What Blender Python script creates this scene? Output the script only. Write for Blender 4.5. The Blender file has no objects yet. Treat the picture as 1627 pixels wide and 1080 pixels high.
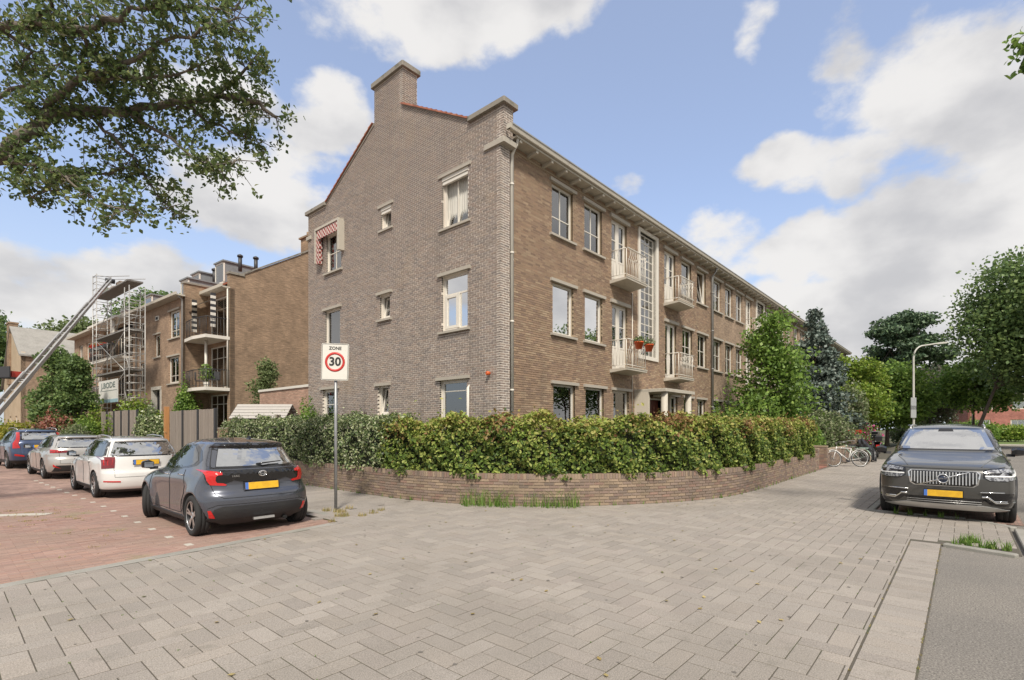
import bpy, bmesh, math, random
import numpy as np
from math import sin, cos, pi, radians, sqrt
from mathutils import Vector, Matrix
from mathutils.bvhtree import BVHTree

random.seed(7)
RNG = np.random.default_rng(11)
SC = bpy.context.scene
COL = SC.collection

# ---------------------------------------------------------------- camera, sky, sun, exposure
CAM = (-9.535, -8.962, 1.63)
cd = bpy.data.cameras.new('camera'); cam = bpy.data.objects.new('camera', cd); COL.objects.link(cam)
cam.location = CAM
cam.rotation_euler = (radians(90), 0, -math.atan2(.7486, .6630))
cd.sensor_width = 36; cd.lens = 36*809/1627; cd.shift_y = 140/1627
cd.clip_start = .1; cd.clip_end = 900
SC.camera = cam
SC.view_settings.view_transform = 'Standard'; SC.view_settings.look = 'None'
SC.view_settings.gamma = 1; SC.view_settings.use_curve_mapping = False
SC.view_settings.exposure = 0.75
SC.cycles.max_bounces = 8; SC.cycles.transparent_max_bounces = 16
SC.cycles.use_adaptive_sampling = True
try: SC.cycles.use_denoising = True
except Exception: pass

SUN = Vector((-.50, -.56, .85)).normalized()
sd = bpy.data.lights.new('sun', 'SUN'); so = bpy.data.objects.new('sun', sd); COL.objects.link(so)
sd.energy = 2.7; sd.angle = radians(8); sd.color = (1, .93, .82)
so.rotation_euler = (-SUN).to_track_quat('-Z', 'Y').to_euler()
so.location = (0, 0, 60)

W = bpy.data.worlds.new('World'); SC.world = W; W.use_nodes = True
def build_world():
    nt = W.node_tree; N = nt.nodes; L = nt.links
    N.clear()
    def nd(t, **k):
        n = N.new(t)
        for a, v in k.items(): setattr(n, a, v)
        return n
    def sock(n, i, v):
        if hasattr(v, 'is_linked') or isinstance(v, bpy.types.NodeSocket): L.new(v, n.inputs[i])
        else: n.inputs[i].default_value = v
    def math_(op, a, b=0.0, c=None, clamp=False):
        n = nd('ShaderNodeMath', operation=op); n.use_clamp = clamp
        sock(n, 0, a); sock(n, 1, b)
        if c is not None: sock(n, 2, c)
        return n.outputs[0]
    def vm(op, a, b):
        n = nd('ShaderNodeVectorMath', operation=op); sock(n, 0, a); sock(n, 1, b)
        return n
    out = nd('ShaderNodeOutputWorld'); bg = nd('ShaderNodeBackground')
    sky = nd('ShaderNodeTexSky', sky_type='NISHITA')
    sky.sun_disc = False; sky.sun_elevation = math.asin(SUN.z); sky.sun_rotation = math.atan2(SUN.x, SUN.y)
    sky.air_density = 1.0; sky.dust_density = 1.2; sky.ozone_density = 2.0
    tc = nd('ShaderNodeTexCoord'); d = tc.outputs['Generated']
    # warp the directions a little so that the cloud edges billow
    nw = nd('ShaderNodeTexNoise'); nw.inputs['Scale'].default_value = 5; nw.inputs['Detail'].default_value = 5
    L.new(d, nw.inputs['Vector'])
    off = vm('SUBTRACT', nw.outputs['Color'], (.5, .5, .5)); off2 = vm('SCALE', off.outputs[0], (0, 0, 0)); off2.inputs['Scale'].default_value = .13
    dw = vm('ADD', d, off2.outputs[0]).outputs[0]
    blobs = [  # direction, horizontal radius, vertical radius, weight
        ((.407,.676,.614),.10,.05,.75),((.505,.592,.628),.14,.065,1),((.599,.484,.637),.11,.055,.95),((.56,.50,.68),.2,.08,.9),
        ((.778,.214,.591),.045,.035,.75),((.86,.10,.46),.06,.10,.72),((.901,.019,.433),.12,.095,1),((.925,-.06,.385),.16,.10,1),
        ((.914,.075,.399),.10,.06,.8),((.884,.207,.42),.075,.035,.9),((.905,.143,.401),.10,.04,.9),
        ((.892,.306,.334),.08,.05,.7),((.936,.191,.30),.12,.045,1),((.945,.12,.285),.14,.06,1),((.955,.02,.27),.16,.065,1),((.965,-.08,.25),.2,.07,1),
        ((.942,.27,.197),.16,.07,1),((.983,.096,.158),.3,.08,1),((.945,.034,.325),.10,.04,.7),
        ((.409,.752,.517),.07,.035,.7),((.427,.766,.481),.10,.05,.85),((.40,.80,.43),.09,.04,.75),((.354,.854,.38),.12,.07,.95),((.311,.893,.326),.10,.045,.8),
        ((.094,.978,.187),.20,.075,.9),((.377,.859,.33),.13,.05,.85),((.799,.435,.416),.045,.03,.6),((.278,.824,.494),.10,.05,.8),((.154,.962,.224),.16,.05,.8),((.25,.94,.2),.2,.06,.8),
        # clouds out of view; the largest are added for pale reflections in the glass
        ((-.55,.75,.35),.3,.12,.9),((-.9,.2,.4),.25,.12,.9),((-.75,-.45,.45),.3,.14,.9),((-.2,-.9,.4),.35,.13,1),((.35,-.85,.35),.3,.12,.9),((.75,-.6,.3),.3,.1,.9),
        ((-.3,.3,.9),.2,.2,.8),((.2,-.4,.88),.22,.22,.8),((-.6,-.1,.75),.2,.15,.8),((-.8,.5,.2),.4,.07,.9),((0,-.98,.2),.5,.07,.9),((-.97,-.1,.2),.4,.07,.9),
        ((.45,-.85,.2),.55,.3,1.2),((.72,-.60,.34),.5,.32,1.2),((.5,.02,.86),.33,.2,1.2),((.80,-.52,.33),.3,.24,1.2),((-.6,.05,.8),.5,.4,1.2),((-.1,-.1,.99),.35,.3,1.1),((-.5,.72,.40),.35,.28,1.15),((-.2,-.9,.45),.5,.3,1.1),((-.75,-.6,.3),.5,.22,1.1),((-.5,-.5,.7),.4,.25,1.0),((.1,-.7,.7),.35,.2,1.0),((-.95,.1,.35),.35,.2,1.0),((-.85,.45,.3),.35,.16,1.0)]
    acc = None
    for c, rh, rv, w in blobs:
        s = vm('SUBTRACT', dw, c).outputs[0]
        s = vm('MULTIPLY', s, (1/rh, 1/rh, 1/rv)).outputs[0]
        q = vm('DOT_PRODUCT', s, s).outputs['Value']
        e = math_('MULTIPLY_ADD', q, -w*.55, w)
        e = math_('MAXIMUM', e, 0.0)
        acc = e if acc is None else math_('SMOOTH_MAX', acc, e, .12)
    mp = nd('ShaderNodeMapping'); mp.inputs['Scale'].default_value = (1, 1, 1.7); L.new(d, mp.inputs['Vector'])
    n1 = nd('ShaderNodeTexNoise'); n1.inputs['Scale'].default_value = 7; n1.inputs['Detail'].default_value = 9; n1.inputs['Roughness'].default_value = .58
    L.new(mp.outputs[0], n1.inputs['Vector'])
    dens = math_('ADD', acc, math_('MULTIPLY', math_('SUBTRACT', n1.outputs['Fac'], .5), 1.5))
    def ss(x, a, b):
        m = nd('ShaderNodeMapRange', interpolation_type='SMOOTHSTEP'); sock(m, 0, x)
        m.inputs[1].default_value = a; m.inputs[2].default_value = b
        return m.outputs[0]
    mask = ss(dens, .36, .70)
    # a second reading of the noise a little higher up tells lit tops from grey bases
    mp2 = nd('ShaderNodeMapping'); mp2.inputs['Scale'].default_value = (1, 1, 1.7); mp2.inputs['Location'].default_value = (0, 0, .055); L.new(d, mp2.inputs['Vector'])
    n2 = nd('ShaderNodeTexNoise'); n2.inputs['Scale'].default_value = 5; n2.inputs['Detail'].default_value = 6
    L.new(mp2.outputs[0], n2.inputs['Vector'])
    shade = ss(n2.outputs['Fac'], .42, .72)
    cr = nd('ShaderNodeMix', data_type='RGBA'); L.new(shade, cr.inputs[0])
    cr.inputs[6].default_value = (3.5, 3.43, 3.36, 1); cr.inputs[7].default_value = (2.35, 2.34, 2.40, 1)
    # haze near the horizon
    sep = nd('ShaderNodeSeparateXYZ'); L.new(d, sep.inputs[0])
    hz = ss(sep.outputs[2], .42, .0)
    sk = nd('ShaderNodeMix', data_type='RGBA', blend_type='MULTIPLY'); sk.inputs[0].default_value = 1; L.new(sky.outputs[0], sk.inputs[6]); sk.inputs[7].default_value = (1.0, .97, 1.0, 1)
    pl = nd('ShaderNodeMix', data_type='RGBA'); pl.inputs[0].default_value = .36; L.new(sk.outputs[2], pl.inputs[6]); pl.inputs[7].default_value = (2.2, 2.4, 2.9, 1)
    hm = nd('ShaderNodeMix', data_type='RGBA'); L.new(math_('MULTIPLY', hz, .72), hm.inputs[0]); L.new(pl.outputs[2], hm.inputs[6]); hm.inputs[7].default_value = (2.35, 2.6, 2.85, 1)
    fin = nd('ShaderNodeMix', data_type='RGBA'); L.new(math_('MULTIPLY', mask, .97), fin.inputs[0])
    L.new(hm.outputs[2], fin.inputs[6]); L.new(cr.outputs[2], fin.inputs[7])
    L.new(fin.outputs[2], bg.inputs[0]); bg.inputs[1].default_value = .15
    L.new(bg.outputs[0], out.inputs[0])
build_world()

# ---------------------------------------------------------------- materials
MATS = {}
def mat(name, col, rough=.8, metal=0., ramp=None, noise=None, bump=None, coat=0., trans=0., spec=.5, rnd=.0, speck=None, emit=None, noise2=None):
    """col: colour; ramp: list of colours picked by each piece's own number; rnd: how far that number lightens or darkens"""
    if name in MATS: return MATS[name]
    m = bpy.data.materials.new(name); m.use_nodes = True; MATS[name] = m
    nt = m.node_tree; N = nt.nodes; L = nt.links
    b = N['Principled BSDF']
    b.inputs['Roughness'].default_value = rough; b.inputs['Metallic'].default_value = metal
    b.inputs['Coat Weight'].default_value = coat; b.inputs['Coat Roughness'].default_value = .04
    b.inputs['Specular IOR Level'].default_value = spec
    def mixc(f, a, c, blend='MIX'):
        n = N.new('ShaderNodeMix'); n.data_type = 'RGBA'; n.blend_type = blend
        if isinstance(f, (int, float)): n.inputs[0].default_value = f
        else: L.new(f, n.inputs[0])
        for i, v in ((6, a), (7, c)):
            if isinstance(v, tuple): n.inputs[i].default_value = (*v[:3], 1)
            else: L.new(v, n.inputs[i])
        return n.outputs[2]
    cur = tuple(col)
    if ramp or rnd:
        at = N.new('ShaderNodeAttribute'); at.attribute_name = 'rnd'
        oi = N.new('ShaderNodeObjectInfo')
        ad = N.new('ShaderNodeMath'); ad.operation = 'ADD'; L.new(at.outputs['Fac'], ad.inputs[0]); L.new(oi.outputs['Random'], ad.inputs[1])
        fr = N.new('ShaderNodeMath'); fr.operation = 'FRACT'; L.new(ad.outputs[0], fr.inputs[0])
        if ramp:
            r = N.new('ShaderNodeValToRGB'); e = r.color_ramp.elements; r.color_ramp.interpolation = 'CONSTANT' if len(ramp) > 3 else 'LINEAR'
            while len(e) < len(ramp): e.new(.5)
            for i, c in enumerate(ramp):
                e[i].position = i/len(ramp) if len(ramp) > 3 else i/(len(ramp)-1); e[i].color = (*c, 1)
            L.new(fr.outputs[0], r.inputs[0]); cur = r.outputs[0]
        if rnd:
            m2 = N.new('ShaderNodeMath'); m2.operation = 'MULTIPLY'; L.new(fr.outputs[0], m2.inputs[0]); m2.inputs[1].default_value = 7.31
            f2 = N.new('ShaderNodeMath'); f2.operation = 'FRACT'; L.new(m2.outputs[0], f2.inputs[0])
            mr = N.new('ShaderNodeMapRange'); L.new(f2.outputs[0], mr.inputs[0]); mr.inputs[3].default_value = 1-rnd; mr.inputs[4].default_value = 1+rnd
            cc = N.new('ShaderNodeCombineColor')
            for i in range(3): L.new(mr.outputs[0], cc.inputs[i])
            cur = mixc(1., cur, cc.outputs[0], 'MULTIPLY')
    geo = None
    def noise_(scale, detail=5, rough_=.6, sc=None):
        nonlocal geo
        if geo is None: geo = N.new('ShaderNodeNewGeometry')
        n = N.new('ShaderNodeTexNoise'); n.inputs['Scale'].default_value = scale; n.inputs['Detail'].default_value = detail; n.inputs['Roughness'].default_value = rough_
        if sc:
            mp = N.new('ShaderNodeMapping'); mp.inputs['Scale'].default_value = sc; L.new(geo.outputs['Position'], mp.inputs[0]); L.new(mp.outputs[0], n.inputs['Vector'])
        else: L.new(geo.outputs['Position'], n.inputs['Vector'])
        return n.outputs['Fac']
    for nn in (noise, noise2):
        if nn:   # (scale, colour, amount, lo, hi[, stretch])
            f = noise_(nn[0], sc=nn[5] if len(nn) > 5 else None)
            mr = N.new('ShaderNodeMapRange'); mr.interpolation_type = 'SMOOTHSTEP'; L.new(f, mr.inputs[0]); mr.inputs[1].default_value = nn[3]; mr.inputs[2].default_value = nn[4]; mr.inputs[4].default_value = nn[2]
            cur = mixc(mr.outputs[0], cur, nn[1])
    if speck:  # (scale, amount)
        f = noise_(speck[0], 2, .8)
        mr = N.new('ShaderNodeMapRange'); L.new(f, mr.inputs[0]); mr.inputs[1].default_value = .25; mr.inputs[2].default_value = .75; mr.inputs[3].default_value = 1-speck[1]; mr.inputs[4].default_value = 1+speck[1]
        cc = N.new('ShaderNodeCombineColor')
        for i in range(3): L.new(mr.outputs[0], cc.inputs[i])
        cur = mixc(1., cur, cc.outputs[0], 'MULTIPLY')
    if isinstance(cur, tuple): b.inputs['Base Color'].default_value = (*cur[:3], 1)
    else: L.new(cur, b.inputs['Base Color'])
    if bump:
        f = noise_(bump[0], 4)
        bp = N.new('ShaderNodeBump'); bp.inputs['Strength'].default_value = bump[1]; bp.inputs['Distance'].default_value = bump[2] if len(bump) > 2 else .01
        L.new(f, bp.inputs['Height']); L.new(bp.outputs[0], b.inputs['Normal'])
    if trans:
        t = N.new('ShaderNodeBsdfTranslucent'); mx = N.new('ShaderNodeMixShader'); mx.inputs[0].default_value = trans
        if isinstance(cur, tuple): t.inputs[0].default_value = (*cur[:3], 1)
        else: L.new(cur, t.inputs[0])
        L.new(b.outputs[0], mx.inputs[1]); L.new(t.outputs[0], mx.inputs[2]); L.new(mx.outputs[0], N['Material Output'].inputs[0])
    if emit: b.inputs['Emission Color'].default_value = (*emit[:3], 1); b.inputs['Emission Strength'].default_value = emit[3]
    return m

def glass(name, tint=(.88, .90, .88), refl=.2, dark=None):
    if name in MATS: return MATS[name]
    m = bpy.data.materials.new(name); m.use_nodes = True; MATS[name] = m
    N = m.node_tree.nodes; L = m.node_tree.links; N.remove(N['Principled BSDF'])
    g = N.new('ShaderNodeBsdfGlossy'); g.inputs['Roughness'].default_value = .01; g.inputs['Color'].default_value = (.95, .95, .95, 1)
    fr = N.new('ShaderNodeFresnel'); fr.inputs[0].default_value = 1.5
    mr = N.new('ShaderNodeMapRange'); L.new(fr.outputs[0], mr.inputs[0]); mr.inputs[3].default_value = refl; mr.inputs[4].default_value = 1
    t = N.new('ShaderNodeBsdfTransparent'); t.inputs[0].default_value = (*tint, 1)
    if dark:
        t = N.new('ShaderNodeBsdfDiffuse'); t.inputs[0].default_value = (*dark, 1)
    mx = N.new('ShaderNodeMixShader'); L.new(mr.outputs[0], mx.inputs[0]); L.new(t.outputs[0], mx.inputs[1]); L.new(g.outputs[0], mx.inputs[2])
    L.new(mx.outputs[0], N['Material Output'].inputs[0])
    # a slight waviness of old float glass
    geo = N.new('ShaderNodeNewGeometry'); n = N.new('ShaderNodeTexNoise'); n.inputs['Scale'].default_value = .9; n.inputs['Detail'].default_value = 1
    L.new(geo.outputs['Position'], n.inputs['Vector']); bp = N.new('ShaderNodeBump'); bp.inputs['Strength'].default_value = .12; bp.inputs['Distance'].default_value = .02
    L.new(n.outputs['Fac'], bp.inputs['Height']); L.new(bp.outputs[0], g.inputs['Normal'])
    return m

def brick_tex(name, cols, mortar, bw=.22, rh=.0625, ms=.011, axis='XZ', noise=None):
    """procedural masonry for walls too far away to tell the bricks apart"""
    if name in MATS: return MATS[name]
    m = bpy.data.materials.new(name); m.use_nodes = True; MATS[name] = m
    N = m.node_tree.nodes; L = m.node_tree.links; b = N['Principled BSDF']; b.inputs['Roughness'].default_value = .9
    tc = N.new('ShaderNodeTexCoord'); sp = N.new('ShaderNodeSeparateXYZ'); L.new(tc.outputs['Object'], sp.inputs[0])
    cb = N.new('ShaderNodeCombineXYZ'); L.new(sp.outputs['XYZ'.index(axis[0])], cb.inputs[0]); L.new(sp.outputs['XYZ'.index(axis[1])], cb.inputs[1])
    br = N.new('ShaderNodeTexBrick'); br.offset = .5; L.new(cb.outputs[0], br.inputs['Vector'])
    br.inputs['Scale'].default_value = 1; br.inputs['Brick Width'].default_value = bw; br.inputs['Row Height'].default_value = rh
    br.inputs['Mortar Size'].default_value = ms; br.inputs['Mortar Smooth'].default_value = .2; br.inputs['Bias'].default_value = 0
    br.inputs['Color1'].default_value = (*cols[0], 1); br.inputs['Color2'].default_value = (*cols[1], 1); br.inputs['Mortar'].default_value = (*mortar, 1)
    n = N.new('ShaderNodeTexNoise'); n.inputs['Scale'].default_value = 1.3; n.inputs['Detail'].default_value = 6; L.new(tc.outputs['Object'], n.inputs['Vector'])
    mr = N.new('ShaderNodeMapRange'); L.new(n.outputs['Fac'], mr.inputs[0]); mr.inputs[1].default_value = .3; mr.inputs[2].default_value = .7; mr.inputs[3].default_value = .8; mr.inputs[4].default_value = 1.2
    mp = N.new('ShaderNodeMapping'); mp.inputs['Scale'].default_value = (3.2, 3.2, 15); L.new(tc.outputs['Object'], mp.inputs[0])
    n3 = N.new('ShaderNodeTexNoise'); n3.inputs['Scale'].default_value = 1; n3.inputs['Detail'].default_value = 3; n3.inputs['Roughness'].default_value = .8; L.new(mp.outputs[0], n3.inputs['Vector'])
    mr3 = N.new('ShaderNodeMapRange'); L.new(n3.outputs['Fac'], mr3.inputs[0]); mr3.inputs[1].default_value = .3; mr3.inputs[2].default_value = .7; mr3.inputs[3].default_value = .66; mr3.inputs[4].default_value = 1.3
    mq = N.new('ShaderNodeMath'); mq.operation = 'MULTIPLY'; L.new(mr.outputs[0], mq.inputs[0]); L.new(mr3.outputs[0], mq.inputs[1]); mr = mq
    cc = N.new('ShaderNodeCombineColor')
    for i in range(3): L.new(mr.outputs[0], cc.inputs[i])
    mx = N.new('ShaderNodeMix'); mx.data_type = 'RGBA'; mx.blend_type = 'MULTIPLY'; mx.inputs[0].default_value = 1; L.new(br.outputs['Color'], mx.inputs[6]); L.new(cc.outputs[0], mx.inputs[7])
    L.new(mx.outputs[2], b.inputs['Base Color'])
    bp = N.new('ShaderNodeBump'); bp.inputs['Strength'].default_value = .5; bp.inputs['Distance'].default_value = .01; bp.invert = True
    L.new(br.outputs['Fac'], bp.inputs['Height']); L.new(bp.outputs[0], b.inputs['Normal'])
    return m

M_GB = mat('gable_brick', (.2,.15,.12), .9, ramp=[(.25,.205,.178),(.272,.222,.19),(.235,.192,.172),(.295,.235,.195),(.265,.205,.175),(.212,.178,.162),(.285,.22,.182),(.258,.21,.183)], rnd=.12, speck=(60,.15), noise=(.45,(.38,.275,.17),.4,.55,.75), noise2=(1.6,(.13,.11,.095),.4,.55,.8,(1,1,.12)))
M_GM = mat('gable_mortar', (.68,.62,.545), .95, speck=(30,.1), noise=(.6,(.58,.52,.44),.5,.4,.7), noise2=(1.6,(.36,.32,.27),.6,.52,.78,(1,1,.12)))
M_FB = mat('facade_brick', (.2,.15,.12), .9, ramp=[(.32,.225,.15),(.29,.20,.14),(.35,.25,.168),(.262,.178,.125),(.33,.222,.148),(.238,.163,.12),(.365,.27,.185),(.298,.202,.138)], rnd=.12, speck=(60,.15), noise=(.8,(.24,.145,.10),.35,.5,.75), noise2=(1.7,(.14,.105,.08),.5,.53,.78,(1,1,.12)))
M_FM = mat('facade_mortar', (.30,.23,.155), .95, speck=(30,.12))
M_FT = brick_tex('facade_masonry', ((.355,.25,.168),(.255,.172,.118)), (.26,.205,.15))
M_WB = mat('garden_wall_brick', (.2,.15,.12), .92, ramp=[(.27,.20,.145),(.30,.225,.16),(.22,.165,.132),(.245,.16,.125),(.195,.15,.122),(.28,.21,.15),(.235,.175,.14),(.21,.15,.122)], rnd=.15, speck=(50,.2), noise=(1.5,(.11,.10,.06),.5,.5,.75))
M_WM = mat('garden_wall_mortar', (.33,.26,.185), .95, speck=(30,.2))
M_STONE = mat('cast_stone', (.39,.355,.30), .85, noise=(3,(.36,.32,.27),.5,.45,.75), speck=(80,.08))
M_CAP = mat('weathered_concrete', (.25,.225,.19), .9, noise=(5,(.10,.10,.07),.75,.5,.7), speck=(60,.2))
M_WHITE = mat('white_paint', (.66,.62,.55), .5, noise=(4,(.55,.51,.44),.4,.5,.8))
M_WDIRTY = mat('aged_white_paint', (.47,.43,.36), .6, noise=(6,(.36,.31,.25),.6,.5,.75))
M_GLASS = glass('window_glass')
M_GLASSM = glass('mirror_window_glass', refl=.8, tint=(.5,.52,.5))
M_DARK = mat('dark_interior', (.03,.03,.032), .9)
M_ROOM = mat('room_wall', (.20,.18,.155), .9)
M_CURT = mat('net_curtain', (.78,.76,.70), .9, trans=.3, noise=(9,(.48,.46,.41),.5,.4,.7,(1,1,.05)))
M_BLIND = mat('blind_slat', (.36,.33,.30), .5)
M_TILE = mat('red_clay_tile', (.38,.14,.085), .8, ramp=[(.40,.15,.09),(.31,.115,.07),(.37,.17,.11)], rnd=.15, speck=(40,.2))
M_ROOF = mat('clay_roof', (.30,.10,.06), .85, noise=(2,(.2,.1,.07),.6,.4,.7), bump=(14,.6))
M_ZINC = mat('zinc', (.33,.33,.32), .5, metal=.3, noise=(3,(.22,.21,.2),.5,.4,.7))
M_PIPE = mat('painted_pipe', (.66,.62,.55), .5, noise=(2,(.58,.54,.47),.6,.4,.7))

# ---------------------------------------------------------------- mesh building
class MB:
    def __init__(s): s.v = []; s.f = []; s.m = []; s.r = []; s.sm = []
    def face(s, idx, m=0, r=0., sm=False): s.f.append(tuple(idx)); s.m.append(m); s.r.append(r); s.sm.append(sm)
    def verts(s, vs):
        o = len(s.v); s.v.extend([tuple(v) for v in vs]); return o
    def quad(s, a, b, c, d, m=0, r=0.):
        o = s.verts((a, b, c, d)); s.face((o, o+1, o+2, o+3), m, r)
    def poly(s, pts, m=0):
        o = s.verts(pts); s.face(range(o, o+len(pts)), m)
    def box(s, x0, x1, y0, y1, z0, z1, m=0, r=0.):
        if x0 > x1: x0, x1 = x1, x0
        if y0 > y1: y0, y1 = y1, y0
        if z0 > z1: z0, z1 = z1, z0
        o = s.verts([(x0,y0,z0),(x1,y0,z0),(x1,y1,z0),(x0,y1,z0),(x0,y0,z1),(x1,y0,z1),(x1,y1,z1),(x0,y1,z1)])
        for q in ((0,3,2,1),(4,5,6,7),(0,1,5,4),(1,2,6,5),(2,3,7,6),(3,0,4,7)): s.face([o+i for i in q], m, r)
        return s
    def bevbox(s, x0, x1, y0, y1, z0, z1, b=.01, m=0):
        """box whose vertical and top edges are chamfered"""
        pts = [(x0+b,y0),(x1-b,y0),(x1,y0+b),(x1,y1-b),(x1-b,y1),(x0+b,y1),(x0,y1-b),(x0,y0+b)]
        cx, cy = (x0+x1)/2, (y0+y1)/2
        ins = [(x+(b if x < cx else -b), y+(b if y < cy else -b)) for x, y in pts]
        o = s.verts([(x,y,z0) for x, y in pts]+[(x,y,z1-b) for x, y in pts]+[(x,y,z1) for x, y in ins])
        for k in range(2):
            for i in range(8): s.face((o+8*k+i, o+8*k+(i+1)%8, o+8*k+8+(i+1)%8, o+8*k+8+i), m)
        s.face([o+16+i for i in range(8)], m); s.face([o+7-i for i in range(8)], m)
        return s
    def prism(s, pts, axis, a, b, m=0, r=0.):
        """extrude a 2D outline along an axis"""
        def P(p, t): return {'x': (t, p[0], p[1]), 'y': (p[0], t, p[1]), 'z': (p[0], p[1], t)}[axis]
        n = len(pts); o = s.verts([P(p, a) for p in pts]+[P(p, b) for p in pts])
        s.face([o+i for i in range(n)], m, r); s.face([o+2*n-1-i for i in range(n)], m, r)
        for i in range(n): s.face((o+i, o+n+i, o+n+(i+1) % n, o+(i+1) % n), m, r)
        return s
    def tube(s, pts, rad, n=8, m=0, cap=True, r=0.):
        pts = [Vector(p) for p in pts]; rs = rad if isinstance(rad, (list, tuple)) else [rad]*len(pts)
        o = len(s.v); up = Vector((0, 0, 1))
        for i, p in enumerate(pts):
            t = (pts[min(i+1, len(pts)-1)]-pts[max(i-1, 0)]).normalized()
            ref = up if abs(t.z) < .95 else Vector((1, 0, 0))
            a = t.cross(ref).normalized(); b = t.cross(a).normalized()
            for k in range(n):
                an = 2*pi*k/n; s.v.append(tuple(p+(a*cos(an)+b*sin(an))*rs[i]))
        for i in range(len(pts)-1):
            for k in range(n):
                s.face((o+i*n+k, o+i*n+(k+1) % n, o+(i+1)*n+(k+1) % n, o+(i+1)*n+k), m, r, True)
        if cap:
            s.face([o+n-1-k for k in range(n)], m, r); s.face([o+(len(pts)-1)*n+k for k in range(n)], m, r)
        return s
    def lathe(s, prof, n=24, axis='z', c=(0, 0, 0), m=0, close=False):
        """prof: (radius, along-axis)"""
        o = len(s.v)
        for rr, h in prof:
            for k in range(n):
                a = 2*pi*k/n; x, y = rr*cos(a), rr*sin(a)
                p = {'z': (x, y, h), 'y': (x, h, y), 'x': (h, x, y)}[axis]
                s.v.append((p[0]+c[0], p[1]+c[1], p[2]+c[2]))
        P = len(prof)
        for i in range(P-1 if not close else P):
            for k in range(n):
                j = (i+1) % P
                s.face((o+i*n+k, o+i*n+(k+1) % n, o+j*n+(k+1) % n, o+j*n+k), m, 0., True)
        if not close:
            s.face([o+k for k in range(n)], m); s.face([o+(P-1)*n+k for k in range(n)], m)
        return s
    def mesh(s, name, mats, fix=True):
        me = bpy.data.meshes.new(name); me.from_pydata(s.v, [], s.f)
        for x in (mats if isinstance(mats, (list, tuple)) else [mats]): me.materials.append(x)
        me.polygons.foreach_set('material_index', s.m); me.polygons.foreach_set('use_smooth', s.sm)
        a = me.attributes.new('rnd', 'FLOAT', 'FACE'); a.data.foreach_set('value', s.r)
        if fix:
            bm = bmesh.new(); bm.from_mesh(me); bmesh.ops.recalc_face_normals(bm, faces=bm.faces); bm.to_mesh(me); bm.free()
        me.update()
        return me
    def obj(s, name, mats, parent=None, **k): return link(name, s.mesh(name, mats), parent, **k)

def link(name, data, parent=None, loc=None, rotz=None, label=None, cat=None, group=None, kind=None, rot=None, scale=None):
    o = bpy.data.objects.new(name, data); COL.objects.link(o)
    if parent is not None: o.parent = parent
    if loc is not None: o.location = loc
    if rotz is not None: o.rotation_euler = (0, 0, rotz)
    if rot is not None: o.rotation_euler = rot
    if scale is not None: o.scale = scale
    for k, v in (('label', label), ('category', cat), ('group', group), ('kind', kind)):
        if v: o[k] = v
    return o
def thing(name, label, cat, loc=(0, 0, 0), rotz=0, group=None, parent=None):
    return link(name, None, parent, loc, rotz, label, cat, group)

def np_mesh(name, V, F, mats, rnd=None, midx=None, smooth=False, nper=4):
    """V (n,3), F (m,nper) numpy arrays"""
    me = bpy.data.meshes.new(name); nf = len(F)
    me.vertices.add(len(V)); me.vertices.foreach_set('co', np.ascontiguousarray(V, dtype=np.float32).ravel())
    me.loops.add(nf*nper); me.loops.foreach_set('vertex_index', np.ascontiguousarray(F, dtype=np.int32).ravel())
    me.polygons.add(nf); me.polygons.foreach_set('loop_start', np.arange(0, nf*nper, nper, dtype=np.int32))
    try: me.polygons.foreach_set('loop_total', np.full(nf, nper, dtype=np.int32))
    except Exception: pass
    for x in (mats if isinstance(mats, (list, tuple)) else [mats]): me.materials.append(x)
    if midx is not None: me.polygons.foreach_set('material_index', np.ascontiguousarray(midx, dtype=np.int32))
    me.polygons.foreach_set('use_smooth', np.full(nf, bool(smooth)))
    a = me.attributes.new('rnd', 'FLOAT', 'FACE')
    a.data.foreach_set('value', np.ascontiguousarray(rnd if rnd is not None else np.zeros(nf), dtype=np.float32))
    me.update(calc_edges=True); me.validate()
    return me

BOXF = np.array([(4,5,6,7),(0,1,5,4),(1,2,6,5),(2,3,7,6),(3,0,4,7),(0,3,2,1)])
def boxes(C, X, Y, Z, nf=6):
    """many boxes: centres and half axes (n,3); returns V, F"""
    C, X, Y, Z = [np.asarray(a, dtype=float) for a in (C, X, Y, Z)]; n = len(C)
    sg = [(-1,-1,-1),(1,-1,-1),(1,1,-1),(-1,1,-1),(-1,-1,1),(1,-1,1),(1,1,1),(-1,1,1)]
    V = np.stack([C+X*a+Y*b+Z*c for a, b, c in sg], axis=1).reshape(-1, 3)
    F = (BOXF[:nf][None]+np.arange(n)[:, None, None]*8).reshape(-1, 4)
    return V, F
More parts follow.
